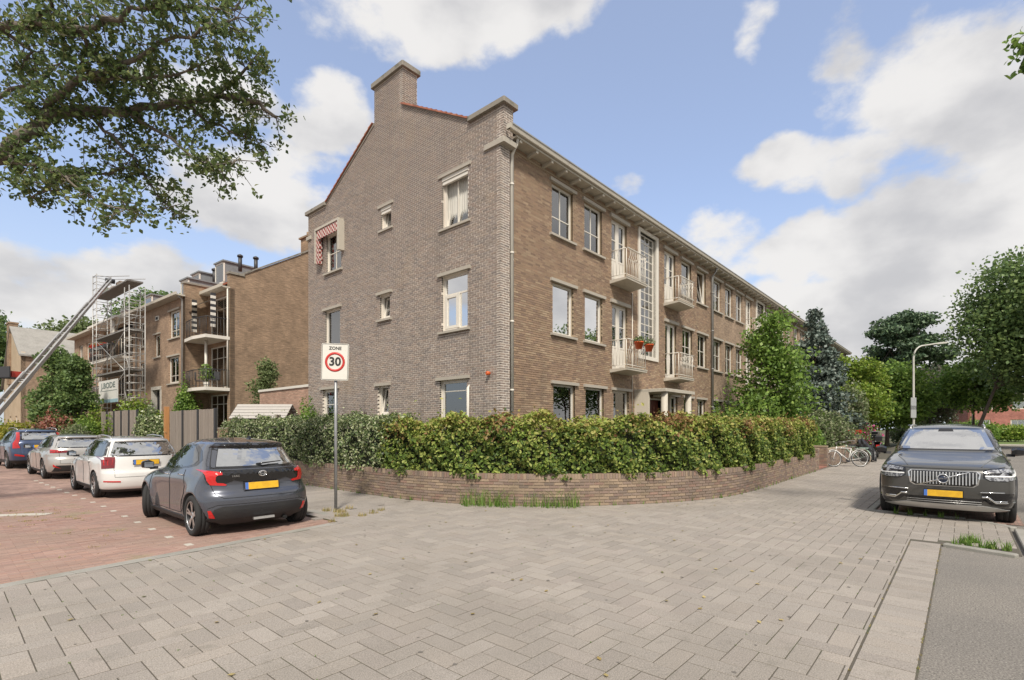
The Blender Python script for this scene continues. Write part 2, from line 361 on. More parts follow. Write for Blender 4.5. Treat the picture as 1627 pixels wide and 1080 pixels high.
# ---------------------------------------------------------------- walls of single bricks
def wall(parent, name, origin, rotz, prof, openings, th, bm_, mm_, z0=0., real=True, keep=0, vis=None, zr=None, stuff_name='bricks', back=True, label=None):
    xs = [p[0] for p in prof]; zs = [p[1] for p in prof]
    def zt(x, side):
        for i in range(len(xs)-1):
            a, b = xs[i], xs[i+1]
            if b-a < 1e-6: continue
            if (side > 0 and a <= x < b) or (side < 0 and a < x <= b): return zs[i]+(zs[i+1]-zs[i])*(x-a)/(b-a)
        return zs[-1]
    cuts = sorted(set([round(x, 4) for x in xs]+[round(v, 4) for o in openings for v in o[:2] if xs[0] < v < xs[-1]]))
    mb = MB(); yf = .005 if real else 0.
    for a, b in zip(cuts[:-1], cuts[1:]):
        za, zb = zt(a, 1), zt(b, -1); z = z0
        for o in sorted([o for o in openings if o[0] < (a+b)/2 < o[1]], key=lambda o: o[2]):
            if o[2] > z: mb.quad((a, yf, z), (b, yf, z), (b, yf, o[2]), (a, yf, o[2]))
            z = o[3]
        mb.quad((a, yf, z), (b, yf, z), (b, yf, zb), (a, yf, za))
        if back: mb.quad((a, yf, za), (b, yf, zb), (b, th, zb), (a, th, za))
        if back and real: mb.quad((b, th, z0), (a, th, z0), (a, th, za), (b, th, zb)) if not any(o[0] < (a+b)/2 < o[1] for o in openings) else None
    for x0, x1, q0, q1 in [o[:4] for o in openings]:
        mb.quad((x0, yf, q0), (x0, yf, q1), (x0, th, q1), (x0, th, q0)); mb.quad((x1, yf, q1), (x1, yf, q0), (x1, th, q0), (x1, th, q1))
        mb.quad((x0, yf, q1), (x1, yf, q1), (x1, th, q1), (x0, th, q1)); mb.quad((x0, yf, q0), (x1, yf, q0), (x1, th, q0), (x0, th, q0))
    for x, sd_ in ((xs[0], 1), (xs[-1], -1)):
        mb.quad((x, yf, z0), (x, th, z0), (x, th, zt(x, sd_)), (x, yf, zt(x, sd_)))
    w = mb.obj(name, mm_, parent, loc=origin, rotz=rotz)
    if label: w['label'] = label
    if not real: return w
    RH, BL, J = .0625, .21, .013
    BH = 1.
    if bm_ is M_GB: J = .018; BH = .90
    rows = []
    zmax = max(zs); k0 = int(math.ceil(z0/RH))
    for k in range(k0, int(zmax/RH)+1):
        zc = (k+.5)*RH
        if zr and not (zr[0] < zc < zr[1]): continue
        ivs = []
        for i in range(len(xs)-1):   # where the wall stands this high
            a, b = xs[i], xs[i+1]
            if b-a < 1e-6: continue
            za, zb = zs[i], zs[i+1]; top = zc+RH*.4
            if za >= top and zb >= top: ivs.append((a, b))
            elif za >= top or zb >= top:
                t = (top-za)/(zb-za); xm = a+t*(b-a); ivs.append((a, xm) if za >= top else (xm, b))
        mer = []
        for iv in ivs:
            if mer and abs(mer[-1][1]-iv[0]) < 1e-4: mer[-1] = (mer[-1][0], iv[1])
            else: mer.append(iv)
        for o in openings:
            if o[2]-.02 < zc < o[3]+.02:
                nx = []
                for a, b in mer:
                    if o[1] <= a or o[0] >= b: nx.append((a, b)); continue
                    if a < o[0]: nx.append((a, o[0]))
                    if b > o[1]: nx.append((o[1], b))
                mer = nx
        off = (k % 2)*BL/2 + (.03 if k % 7 == 3 else 0)
        for a, b in mer:
            j = math.floor((a-off)/BL)
            while off+j*BL < b:
                l = max(a, off+j*BL); r = min(b, off+(j+1)*BL)
                ll = l+(J/2 if l > a+1e-5 else 0); rr = r-(J/2 if r < b-1e-5 else 0)
                if rr-ll > .03: rows.append(((ll+rr)/2, rr-ll, zc))
                j += 1
    R = np.array(rows); n = len(R)
    jit = RNG.normal(0, 1, (n, 3))
    rz = rotz or 0; cx, sx = cos(rz), sin(rz)
    wx = origin[0]+R[:, 0]*cx; wy = origin[1]+R[:, 0]*sx; wz = R[:, 2]+origin[2]
    d = np.sqrt((wx-CAM[0])**2+(wy-CAM[1])**2+(wz-CAM[2])**2)
    if vis is not None: d = d+100*(~vis(wx, wy, wz)) + 100*(R[:, 1] < .15)
    order = np.argsort(d); ind = order[:keep]; rest = order[keep:]
    if keep:
        b0 = MB(); b0.box(-.5, .5, -.03, .03, -.0235, .0235); me = b0.mesh('brick', bm_)
        for i in ind:
            link('brick', me, w, loc=(R[i, 0], .026+jit[i, 0]*.0012, R[i, 2]), scale=(R[i, 1], 1, BH))
    q = R[rest]; jt = jit[rest]; m = len(q); one = np.ones(m); z_ = np.zeros(m)
    V, F = boxes(np.stack([q[:, 0], .026+jt[:, 0]*.0012, q[:, 2]], 1), np.stack([q[:, 1]/2, z_+jt[:, 1]*.0006, jt[:, 2]*.0008], 1), np.stack([z_, one*.03, z_], 1), np.stack([z_, z_, one*.0235*BH], 1), 5)
    me = np_mesh(stuff_name, V, F, bm_, np.repeat(RNG.random(m), 5))
    link(stuff_name, me, w, kind='stuff')
    return w

# ---------------------------------------------------------------- windows (local: x along the wall, y inward, z up; origin at the opening's lower left)
CACHE = {}
def cached(key, fn):
    if key not in CACHE: CACHE[key] = fn()
    return CACHE[key]
def frame_mesh(w, h, nx=1, nz=1, fw=.06, bar=.028, y0=.09, y1=.15, hb=None, vb=None, bottom=True):
    mb = MB(); mb.box(0, fw, y0, y1, 0, h); mb.box(w-fw, w, y0, y1, 0, h); mb.box(fw, w-fw, y0, y1, h-fw, h)
    if bottom: mb.box(fw, w-fw, y0, y1, 0, fw)
    for x in (vb if vb is not None else [w*i/nx for i in range(1, nx)]): mb.box(x-bar/2, x+bar/2, y0+.012, y1-.012, fw, h-fw)
    for z in (hb if hb is not None else [h*i/nz for i in range(1, nz)]): mb.box(fw, w-fw, y0+.01, y1-.014, z-bar/2, z+bar/2)
    return mb
def window(B, fr, x, z, w, h, nx=1, nz=1, curtain=None, sill=True, lintel=True, gl=None, ovh=.11, tilt=False, hb=None, vb=None, fw=.06, bar=.028, label=None, name='window', ydep=0., lin_h=.09):
    """fr = (origin, rotz) of the wall; curtain: None, 'full', 'half', 'blind', 'dark'"""
    o, rz = fr; M = Matrix.Translation(o) @ Matrix.Rotation(rz, 4, 'Z')
    p = M @ Vector((x, ydep, z))
    e = link(name, None, B, loc=p, rotz=rz)
    if label: e['label'] = label
    gl = gl or M_GLASS
    link('frame', cached(('fr', w, h, nx, nz, tuple(hb or ()), tuple(vb or ()), fw, bar), lambda: frame_mesh(w, h, nx, nz, fw=fw, bar=bar, hb=hb, vb=vb).mesh('frame', M_WHITE)), e)
    def pane():
        m = MB(); m.box(fw*.5, w-fw*.5, .118, .124, fw*.5, h-fw*.5); return m.mesh('pane', gl)
    if tilt:
        def sash():
            m = MB(); f2 = .05; ww, hh = w-2*fw, h-2*fw
            for a in ((0, f2, 0, hh), (ww-f2, ww, 0, hh), (f2, ww-f2, 0, f2), (f2, ww-f2, hh-f2, hh)): m.box(a[0], a[1], 0, .05, a[2], a[3])
            if nx > 1: m.box(ww/2-.012, ww/2+.012, .01, .04, f2, hh-f2); m.box(f2, ww-f2, .01, .04, hh*.5-.012, hh*.5+.012)
            return m.mesh('sash', M_WHITE)
        s = link('sash', cached(('sa', w, h, nx), sash), e, loc=(fw, .125, fw), rot=(radians(-8), 0, 0))
        m = MB(); m.box(.045, w-2*fw-.045, .022, .028, .045, h-2*fw-.045); q = link('pane', cached(('pt', w, h, gl.name), lambda: m.mesh('pane', gl)), e, loc=(fw, .125, fw), rot=(radians(-8), 0, 0))
    else: link('pane', cached(('pa', w, h, gl.name, fw), pane), e)
    if sill:
        def sl():
            m = MB(); m.prism([(-.085, -.085), (-.085, -.02), (.12, .012), (.12, -.085)], 'x', -ovh, w+ovh)
            return m.mesh('sill', M_STONE)
        link('sill', cached(('si', w, ovh), sl), e)
    if lintel:
        link('lintel', cached(('li', w, ovh, lin_h), lambda: MB().box(-ovh-.02, w+ovh+.02, -.075, .08, 0, lin_h).mesh('lintel', M_STONE)), e, loc=(0, 0, h+.001))
    if curtain in ('full', 'half', 'part', 'low', 'side'):
        def cu():
            m = MB(); z0_, z1_ = {'full': (.02, h), 'half': (h*.5, h), 'part': (h*.7, h), 'low': (0, h*.45), 'side': (.02, h)}[curtain]; n = 40; x1 = w if curtain != 'side' else w*.28
            ps = [(x1*i/n, .19+.015*sin(i*2.3)) for i in range(n+1)]
            for a, b in zip(ps[:-1], ps[1:]): m.quad((a[0], a[1], z0_), (b[0], b[1], z0_), (b[0], b[1], z1_), (a[0], a[1], z1_))
            if curtain == 'side':
                for a, b in zip(ps[:-1], ps[1:]): m.quad((w-a[0], a[1], z0_), (w-b[0], b[1], z0_), (w-b[0], b[1], z1_), (w-a[0], a[1], z1_))
            return m.mesh('curtain', M_CURT)
        link('curtain', cached(('cu', w, h, curtain), cu), e)
    if curtain == 'blind':
        def bl():
            m = MB(); n = int(h/.045)
            for i in range(n): m.prism([(.17, i*.045), (.20, i*.045+.02), (.203, i*.045+.018), (.173, i*.045-.002)], 'x', .05, w-.05)
            return m.mesh('blind', M_BLIND)
        link('blind', cached(('bl', w, h), bl), e)
    return e
def french(B, fr, x, z, w, h, curtain=None, lintel=True, panel=True):
    o, rz = fr; M = Matrix.Translation(o) @ Matrix.Rotation(rz, 4, 'Z')
    e = link('balcony_door', None, B, loc=M @ Vector((x, 0, z)), rotz=rz)
    def fm():
        m = frame_mesh(w, h, fw=.055, hb=[], vb=[])
        m.box(w/2-.06, w/2+.06, .085, .14, .05, h-.05)
        zb = .75 if panel else .12
        for a, b in ((.055, w/2-.06), (w/2+.06, w-.055)):
            m.box(a, b, .10, .14, .05, zb); m.box(a+.05, b-.05, .093, .1, .12, zb-.07)
            m.box(a, a+.05, .09, .14, zb, h-.05); m.box(b-.05, b, .09, .14, zb, h-.05); m.box(a+.05, b-.05, .09, .14, h-.11, h-.05); m.box(a+.05, b-.05, .09, .14, zb, zb+.06)
            if panel: m.box(a+.05, b-.05, .095, .13, zb+(h-zb)*.5, zb+(h-zb)*.5+.03)
        m.box(w/2-.012, w/2+.012, .06, .085, 1.0, 1.16, 0)
        return m.mesh('frame', M_WHITE)
    link('frame', cached(('fd', w, h, panel), fm), e)
    link('pane', cached(('pd', w, h, panel), lambda: MB().box(.06, w-.06, .115, .12, .75 if panel else .12, h-.06).mesh('pane', M_GLASS)), e)
    if lintel: link('lintel', cached(('li', w, .11, .115), lambda: MB().box(-.13, w+.13, -.075, .08, 0, .115).mesh('lintel', M_STONE)), e, loc=(0, 0, h+.001))
    if curtain: link('curtain', cached(('cd', w, h, curtain), lambda: MB().box(.02, w-.02, .2, .21, h*(.55 if curtain == 'half' else .02), h).mesh('curtain', M_CURT)), e)
    return e

# ---------------------------------------------------------------- the main building
A = thing('apartment_building', 'long brown brick apartment block with pale pointed gable and tall chimney at the corner', 'building')
GF = ((0, 0, 0), -pi/2)      # gable: local x = -v
FF = ((0, 0, 0), 0)          # street front
gv = lambda a, b: (-b, -a)   # v range -> local x range
GW = [  # v0, v1, z0, z1
    (1.08, 2.15, 7.30, 8.74), (1.09, 2.16, 4.38, 5.93), (1.12, 2.24, .95, 2.98),
    (4.60, 5.16, 8.04, 8.74), (4.66, 5.21, 5.15, 5.93), (4.74, 5.32, 2.05, 2.99),
    (7.60, 8.64, 7.34, 8.72), (7.68, 8.72, 4.43, 5.95), (7.84, 8.90, .95, 3.05)]
gop = [(*gv(a, b), c, d) for a, b, c, d in GW]
gprof = [(-10.02, 9.85), (-8.67, 9.85), (-8.67, 9.93), (-5.53, 11.62), (-5.53, 12.78), (-3.98, 12.78), (-3.98, 11.62), (-.95, 9.93), (-.95, 9.87), (.12, 9.87)]
vis_g = lambda x, y, z: (z > 2.0) & (y < 9)
wall(A, 'gable_wall', GF[0], GF[1], gprof, gop, .36, M_GB, M_GM, keep=300, vis=vis_g)
# the gable's end, which stands a little proud of the street front
wall(A, 'gable_end', (0, -.12, 0), 0, [(0, 8.92), (.36, 8.92)], [], .12, M_GB, M_GM, z0=0)
wall(A, 'gable_end', (0, -.235, 0), 0, [(0, 9.87), (.36, 9.87)], [], .23, M_GB, M_GM, z0=9.0)
wall(A, 'gable_corbel', GF[0], GF[1], [(.12, 9.87), (.235, 9.87)], [], .36, M_GB, M_GM, z0=9.0)
mb = MB(); mb.bevbox(-.06, .42, -.30, .42, 8.88, 9.02, .012); mb.obj('corner_stone', M_STONE, A)
mb = MB(); mb.bevbox(-.06, .42, 9.75, 10.1, 8.88, 9.02, .012); mb.obj('corner_stone', M_STONE, A)
mb = MB(); mb.bevbox(-.1, .46, -.34, 1.02, 9.87, 10.01, .02); mb.obj('parapet_cap', M_CAP, A)
mb = MB(); mb.bevbox(-.1, .46, 8.62, 10.13, 9.85, 9.99, .02); mb.obj('parapet_cap', M_CAP, A)
# chimney above the gable
wall(A, 'chimney', (0, 3.98, 0), 0, [(0, 12.78), (.54, 12.78)], [], .2, M_GB, M_GM, z0=11.3)
mb = MB(); mb.box(.05, .54, 4.0, 5.53, 10.8, 12.78); mb.obj('chimney', M_GM, A)
mb = MB(); mb.bevbox(-.09, .63, 3.89, 5.62, 12.78, 12.95, .025); mb.obj('chimney_cap', M_CAP, A)
mb = MB(); mb.tube([(.3, 5.2, 12.95), (.3, 5.2, 13.12)], .07, 10); mb.obj('flue', M_ZINC, A)
# verge of red tiles along both slopes
mbt = MB(); Lt = .26
mbt.prism([(0, 0), (Lt, .0), (Lt, .02), (0, .055)], 'x', -.07, .22)
vt = mbt.mesh('verge_tile', M_TILE)
sl = math.atan2(1.69, 3.03)
for i in range(14):
    t = (i+.5)*(3.03/cos(sl))/14.2
    link('verge_tile', vt, A, loc=(0, .97+t*cos(sl)-.02, 9.94+t*sin(sl)-.01), rot=(sl, 0, 0))
    t2 = i*(3.14/cos(sl))/14.2
    link('verge_tile', vt, A, loc=(0, 8.67-t2*cos(sl)+.0, 9.94+t2*sin(sl)-.01), rot=(-sl+pi, pi, 0) if False else (pi-sl, 0, 0), scale=(1, 1, -1))
mb = MB()
mb.prism([(.95, 9.88), (3.98, 11.58), (3.98, 11.66), (.95, 9.95)], 'x', -.025, .06); mb.prism([(5.53, 11.66), (5.53, 11.58), (8.67, 9.88), (8.67, 9.95)], 'x', -.025, .06)
mb.obj('verge_board', M_CAP, A)
# roof
mb = MB(); mb.prism([(-.38, 9.36), (4.75, 12.05), (10.2, 9.40), (10.2, 9.3), (4.75, 11.95), (-.38, 9.26)], 'x', .3, 52.3); mb.obj('roof', M_ROOF, A)
# front openings
SEC = []
OP = []      # (x0,x1,z0,z1,kind,arg)
def wdw(x0, x1, fl, **k): OP.append((x0, x1, {2: 7.32, 1: 4.42, 0: k.pop('gz', .95)}[fl], {2: 8.81, 1: 5.91, 0: 2.93}[fl], 'w', k))
def dr(x0, x1, fl, **k): OP.append((x0, x1, {2: 6.67, 1: 3.66}[fl], {2: 8.81, 1: 5.91}[fl], 'd', k))
BLU = dict(nx=2, nz=2)
wdw(2.33, 3.40, 2, nx=2, hb=[.55], curtain='half'); wdw(4.03, 5.08, 2, nx=2, hb=[.62], curtain='full'); dr(5.70, 6.75, 2, curtain='half')
dr(9.80, 10.85, 2); wdw(11.45, 12.50, 2, nx=1, curtain='part'); wdw(13.13, 14.20, 2, nx=1, tilt=True)
wdw(2.37, 3.44, 1, gl=M_GLASSM); wdw(4.06, 5.11, 1, gl=M_GLASSM); dr(5.73, 6.80, 1, panel=True)
dr(9.88, 10.93, 1, panel=False); wdw(11.55, 12.60, 1, nx=2, nz=2, curtain='part'); wdw(13.22, 14.28, 1, nx=2, nz=2, curtain='side')
wdw(2.40, 3.52, 0, curtain='blind'); wdw(4.10, 5.20, 0, curtain='blind'); wdw(5.82, 6.90, 0, curtain='blind')
wdw(10.25, 11.05, 0, nx=2, gz=1.1); wdw(11.7, 12.6, 0, nx=2, gz=1.6); wdw(13.2, 14.1, 0, nx=2, gz=1.6, curtain='side')
def section(u0, ws, ds, st, cur=('full', 'part', 'side', 'full')):
    i = 0
    for fl in (2, 1, 0):
        for w_ in ws:
            i += 1; k = dict(nx=2 if fl else 3, nz=2, curtain=cur[i % len(cur)])
            if fl == 0: k['gz'] = 1.3
            wdw(u0+w_, u0+w_+1.07, fl, **k)
    for fl in (2, 1):
        for d_ in ds: dr(u0+d_, u0+d_+1.07, fl, curtain='half' if fl == 2 else None)
    OP.append((u0+st, u0+st+1.3, 4.35, 8.95, 's', {}))
OP.append((7.68, 9.02, 4.35, 8.93, 's', {}))
section(14.85, (.3, 1.95, 3.55, 10.6, 12.3, 13.9), (5.15, 8.95), 7.1)
section(30.55, (.3, 1.95, 3.55, 10.6, 12.3, 13.9), (5.15, 8.95), 7.1)
section(46.2, (.3, 1.95, 3.55), (), 4.5) if False else None
for fl in (2, 1, 0):
    for x in (46.5, 48.2, 49.9): wdw(x, x+1.07, fl, nx=2, nz=2, curtain='full')
OP.append((8.45, 9.45, .45, 2.72, 'e', {}))
ops = [o[:4] for o in OP]
vis_f = lambda x, y, z: (z > 2.3) & (x < 7.3) & (x > .5)
wall(A, 'front_wall', FF[0], 0, [(.36, 9.14), (14.85, 9.14)], [o for o in ops if o[0] < 14.8], .3, M_FB, M_FM, keep=300, vis=vis_f, z0=0)
wall(A, 'front_wall', FF[0], 0, [(14.85, 9.14), (52.3, 9.14)], [o for o in ops if o[0] > 14.8], .3, None, M_FT, real=False)
for x0, x1, z0, z1, kd, k in OP:
    w_, h_ = round(x1-x0, 3), round(z1-z0, 3)
    if kd == 'w': window(A, FF, x0, z0, w_, h_, **k)
    elif kd == 'd': french(A, FF, x0, z0, w_, h_, **k)
    elif kd == 's':
        e = link('stair_window', None, A, loc=(x0, 0, z0))
        def sw():
            m = frame_mesh(w_, h_, fw=.05, bar=.03, vb=[w_*i/4 for i in (1, 2, 3)], hb=[h_*i/15 for i in range(1, 15)], y0=.10, y1=.15); return m.mesh('frame', M_WHITE)
        link('frame', cached(('st', w_, h_), sw), e); link('pane', cached(('sp', w_, h_), lambda: MB().box(.03, w_-.03, .122, .128, .03, h_-.03).mesh('pane', M_GLASS)), e)
        m = MB(); t = .17
        m.box(-t+.05, .0, -.05, .1, -.14, h_+.12); m.box(w_, w_+t, -.05, .1, -.14, h_+.12); m.box(0, w_, -.05, .1, h_, h_+.12); m.box(0, w_, -.05, .1, -.14, 0)
        link('surround', cached(('ss', w_, h_), lambda: m.mesh('surround', M_WHITE)), e)
        if x0 < 10:
            m = MB()
            for i in range(5): m.box(.1, w_-.1, .5, .9, .5+i*.9, .56+i*.9)
            m.obj('stair_flight', M_ROOM, e)
# gable windows
def gwin(i, **k):
    v0, v1, z0, z1 = GW[i]; window(A, GF, -v1, z0, round(v1-v0, 3), round(z1-z0, 3), **k)
gwin(0, nx=2, tilt=True, curtain='full', ydep=.03); gwin(1, hb=[1.02], vb=[], bar=.05, gl=M_GLASSM, fw=.07); gwin(2, hb=[1.72], curtain=None, fw=.09)
gwin(3, tilt=True, curtain='low', ydep=.03); gwin(4, tilt=True, curtain='low'); gwin(5, tilt=True)
gwin(6, nx=2, nz=2, curtain='half', lintel=False); gwin(7, curtain='side'); gwin(8, hb=[1.55], fw=.1)
def gpart(name, mb_, m_): return mb_.obj(name, m_, A, loc=(0, 0, 0), rotz=-pi/2)
# roller shutter boxes in the gable's upper windows
for v0, v1, zt in ((1.08, 2.15, 8.74), (4.60, 5.16, 8.74)):
    mb = MB(); mb.box(-v1+.005, -v0-.005, .0, .09, zt-.10, zt); mb.box(-v1+.005, -v0-.005, .02, .09, zt-.2, zt-.11); gpart('shutter_box', mb, M_WHITE)
# half of the mid window swings inward
mb = MB()
for a in ((-2.09, -2.02, 4.45, 5.38), (-1.64, -1.57, 4.45, 5.38), (-2.02, -1.64, 4.45, 4.52), (-2.02, -1.64, 5.31, 5.38)): mb.box(a[0], a[1], .08, .13, a[2], a[3])
mb.box(-1.58, -1.50, .06, .15, 4.44, 5.4); gpart('casement', mb, M_WHITE)
mb = MB(); mb.lathe([(.035, 0), (.055, .02), (.055, .09), (.03, .13)], 14, 'y', (-.25, -.13, 3.05)); gpart('alarm_lamp', mb, mat('orange_plastic', (.55, .10, .02), .4))
mb = MB(); mb.tube([(-1.02, -.06, .6), (-1.02, -.06, 2.72), (-1.02, .02, 2.78)], .04, 8); gpart('flue_pipe', mb, M_WHITE)
# the awning in its white box at the upper left window
mb = MB(); mb.box(-9.12, -7.42, -.22, 0, 8.95, 9.03); mb.box(-9.12, -9.06, -.22, 0, 7.75, 8.95); mb.box(-7.5, -7.38, -.22, 0, 7.9, 8.95); gpart('awning_box', mb, M_WDIRTY)
M_CHK = mat('checked_cloth', (.5, .3, .28), .9)
nt = M_CHK.node_tree; ck = nt.nodes.new('ShaderNodeTexChecker'); ck.inputs['Scale'].default_value = 11; ck.inputs[1].default_value = (.28, .05, .05, 1); ck.inputs[2].default_value = (.55, .47, .42, 1)
tcn = nt.nodes.new('ShaderNodeTexCoord'); nt.links.new(tcn.outputs['Object'], ck.inputs[0]); nt.links.new(ck.outputs[0], nt.nodes['Principled BSDF'].inputs[0])
mb = MB()
n = 16
for i in range(n):
    a, b = -8.98+i*1.45/n, -8.98+(i+1)*1.45/n
    za, zb = (8.62-.04*abs(sin(i*pi/2)), 8.62-.04*abs(sin((i+1)*pi/2)))
    mb.quad((a, -.06, 8.93), (b, -.06, 8.93), (b, -.2, zb), (a, -.2, za)); mb.quad((a, -.2, za), (b, -.2, zb), (b, -.19, 8.95), (a, -.19, 8.95))
for i in range(7): mb.box(-9.05+.0, -8.86+.02*sin(i*2), -.19, -.05, 7.72+i*.14, 7.85+i*.14)
gpart('awning_cloth', mb, M_CHK)
# eaves: soffit, brackets, gutter
mb = MB(); mb.box(.0+.37, 52.5, -.36, .02, 9.14, 9.19); mb.obj('soffit', M_WDIRTY, A)
br = MB().prism([(-.34, 9.07), (-.34, 9.138), (0, 9.138), (0, 9.03)], 'x', -.045, .045).mesh('eaves_bracket', M_WDIRTY)
x = .56
while x < 52: link('eaves_bracket', br, A, loc=(x, 0, 0)); x += .68
mb = MB(); mb.prism([(-.43, 9.215), (-.45, 9.315), (-.43, 9.315), (-.41, 9.24), (-.32, 9.24), (-.32, 9.2), (-.42, 9.2)], 'x', .02, 52.6)
mb.box(.03, .06, -.45, -.3, 9.2, 9.33); mb.obj('gutter', M_WDIRTY, A)
mb = MB(); mb.box(.1, 52.6, -.465, -.435, 9.316, 9.35); mb.obj('gutter_edge', M_ZINC, A)
mb = MB(); mb.box(.36, 52.3, -.02, .0, 8.98, 9.03); mb.obj('dark_joint', M_FM, A)
for u in (.47, 14.78, 30.5, 46.1):
    mb = MB(); mb.tube([(u, -.30, 9.15), (u, -.26, 9.02), (u, -.10, 8.80), (u, -.10, .1)], .048 if u < 1 else .05, 10)
    for z in (8.0, 6.2, 4.4, 2.6): mb.lathe([(.06, z), (.06, z+.05)], 10, 'z', (u, -.10, 0))
    mb.obj('drainpipe', M_PIPE if u < 1 else M_ZINC, A)
mb = MB(); mb.tube([(7.1, -.03, 6.5), (7.1, -.03, 2.0)], .018, 6); mb.obj('cable_duct', M_PIPE, A)
# balconies with bellied railings
def balcony(u0, u1, z, v1=-.66):
    e = link('balcony', None, A, loc=(u0, 0, z))
    w_ = u1-u0
    def slab():
        m = MB(); m.prism([(0, -.12), (v1, -.06), (v1, .0), (0, .0)], 'x', 0, w_); m.box(-.01, w_+.01, v1-.015, v1+.05, -.0, .035); return m.mesh('slab', M_WDIRTY)
    link('slab', cached(('bs', w_, v1), slab), e)
    def rail():
        m = MB(); R_ = .013
        def bar(px, py, ox, oy):   # bar that bellies outward near the top
            m.tube([(px, py, .1), (px, py, .42), (px+ox*.03, py+oy*.03, .60), (px+ox*.095, py+oy*.095, .76), (px+ox*.085, py+oy*.085, .88), (px+ox*.05, py+oy*.05, .95)], .0095, 5)
        m.tube([(0, 0, .96), (0, v1+.04, .96)], R_*1.3, 6); m.tube([(-.0, v1-.02, .96), (w_, v1-.02, .96)], R_*1.3, 6); m.tube([(w_, v1+.04, .96), (w_, 0, .96)], R_*1.3, 6)
        m.tube([(.03, 0, .12), (.03, v1+.06, .12), (w_-.03, v1+.06, .12), (w_-.03, 0, .12)], R_, 6)
        for px in (.04, w_-.04): m.tube([(px, v1+.05, 0), (px, v1+.05, .95)], .016, 6)
        k = 11
        for i in range(1, k): bar(.04+(w_-.08)*i/k, v1+.06, 0, -1)
        for i in range(1, 5): m.tube([(.03, (v1+.05)*i/5, .1), (.03, (v1+.05)*i/5, .95)], .008, 5); m.tube([(w_-.03, (v1+.05)*i/5, .1), (w_-.03, (v1+.05)*i/5, .95)], .008, 5)
        m.tube([(.12, v1+.04, .62), (w_-.1, v1+.04, .62)], .008, 5)
        return m.mesh('railing', M_WHITE)
    link('railing', cached(('br', w_, v1), rail), e)
    return e
for u0, u1 in ((5.57, 7.0), (9.72, 11.15), (19.9, 21.3), (23.6, 25.0), (35.6, 37.0), (39.3, 40.7)):
    for z in (6.64, 3.63): balcony(u0, u1, z)
# entrance canopy, columns, door
mb = MB(); mb.bevbox(7.3, 9.86, -1.22, 0, 2.92, 3.03, .01); mb.obj('entrance_canopy', M_WDIRTY, A)
for c in ((7.52, -1.06), (9.6, -1.06)):
    mb = MB(); mb.tube([(c[0], c[1], .0), (c[0], c[1], 2.92)], .115, 14); mb.obj('entrance_column', M_WDIRTY, A)
mb = MB(); mb.box(7.3, 7.42, -.55, .0, 0, 2.92); mb.box(9.5, 9.62, -.35, 0, 0, 2.92); mb.box(7.42, 8.45, -.03, 0, 0, 2.92); mb.obj('entrance_side_wall', mat('cream_render', (.56, .50, .41), .9), A)
e = link('front_door', None, A, loc=(8.45, 0, .45))
mb = MB(); mb.box(0, 1.0, .10, .15, 0, 2.27)
for i in range(4): mb.box(.12+i*.2, .24+i*.2, .085, .1, .3, 2.1)
mb.obj('leaf', mat('red_brown_door', (.13, .035, .022), .45), e)
mb = MB(); mb.box(-.07, 0, -.02, .12, 0, 2.33); mb.box(1.0, 1.07, -.02, .12, 0, 2.33); mb.box(0, 1, -.02, .12, 2.27, 2.33); mb.obj('frame', M_WHITE, e)
mb = MB(); mb.box(.9, .94, .02, .085, 1.0, 1.15); mb.obj('handle', M_ZINC, e)
mb = MB(); mb.box(8.6, 9.2, -.3, -.1, 2.83, 2.9); mb.obj('ceiling_lamp', M_WHITE, A)
# rooms behind the windows, back wall
mb = MB(); mb.box(3.2, 51.9, 3.6, 3.7, 0, 9.1); mb.box(3.2, 3.3, 3.7, 9.7, 0, 9.1); mb.box(.4, 51.9, .4, 9.7, 6.45, 6.55); mb.box(.4, 51.9, .4, 9.7, 3.45, 3.55); mb.box(.4, 51.9, .4, 9.7, 9.15, 9.25)
for x in (7.3, 9.35, 14.8, 22, 30.5, 38, 46): mb.box(x, x+.1, .42, 3.6, 0, 9.1)
mb.box(.42, 3.2, 3.3, 3.4, 0, 9.1); mb.box(.42, 3.2, 6.4, 6.5, 0, 9.1)
mb.obj('interior_wall', M_ROOM, A)
mb = MB(); mb.box(.3, 52.3, 9.72, 10.0, 0, 9.3); mb.box(52.05, 52.3, .3, 9.72, 0, 9.3); mb.obj('back_wall', M_FT, A)
# vent stacks on the ridge and a bird-like vent on the eaves line
for u, v, z in ((26.5, 2.0, 10.6), (44, 2.4, 10.8), (9.0, 5.0, 12.0)):
    mb = MB(); mb.tube([(u, v, z-.3), (u, v, z+.45)], .09, 8); mb.lathe([(.14, z+.45), (.02, z+.58)], 8, 'z', (u, v, 0)); mb.obj('roof_vent', M_ZINC, A)
# planters hung on the lower balcony
M_POT = mat('orange_pot', (.62, .10, .025), .5)
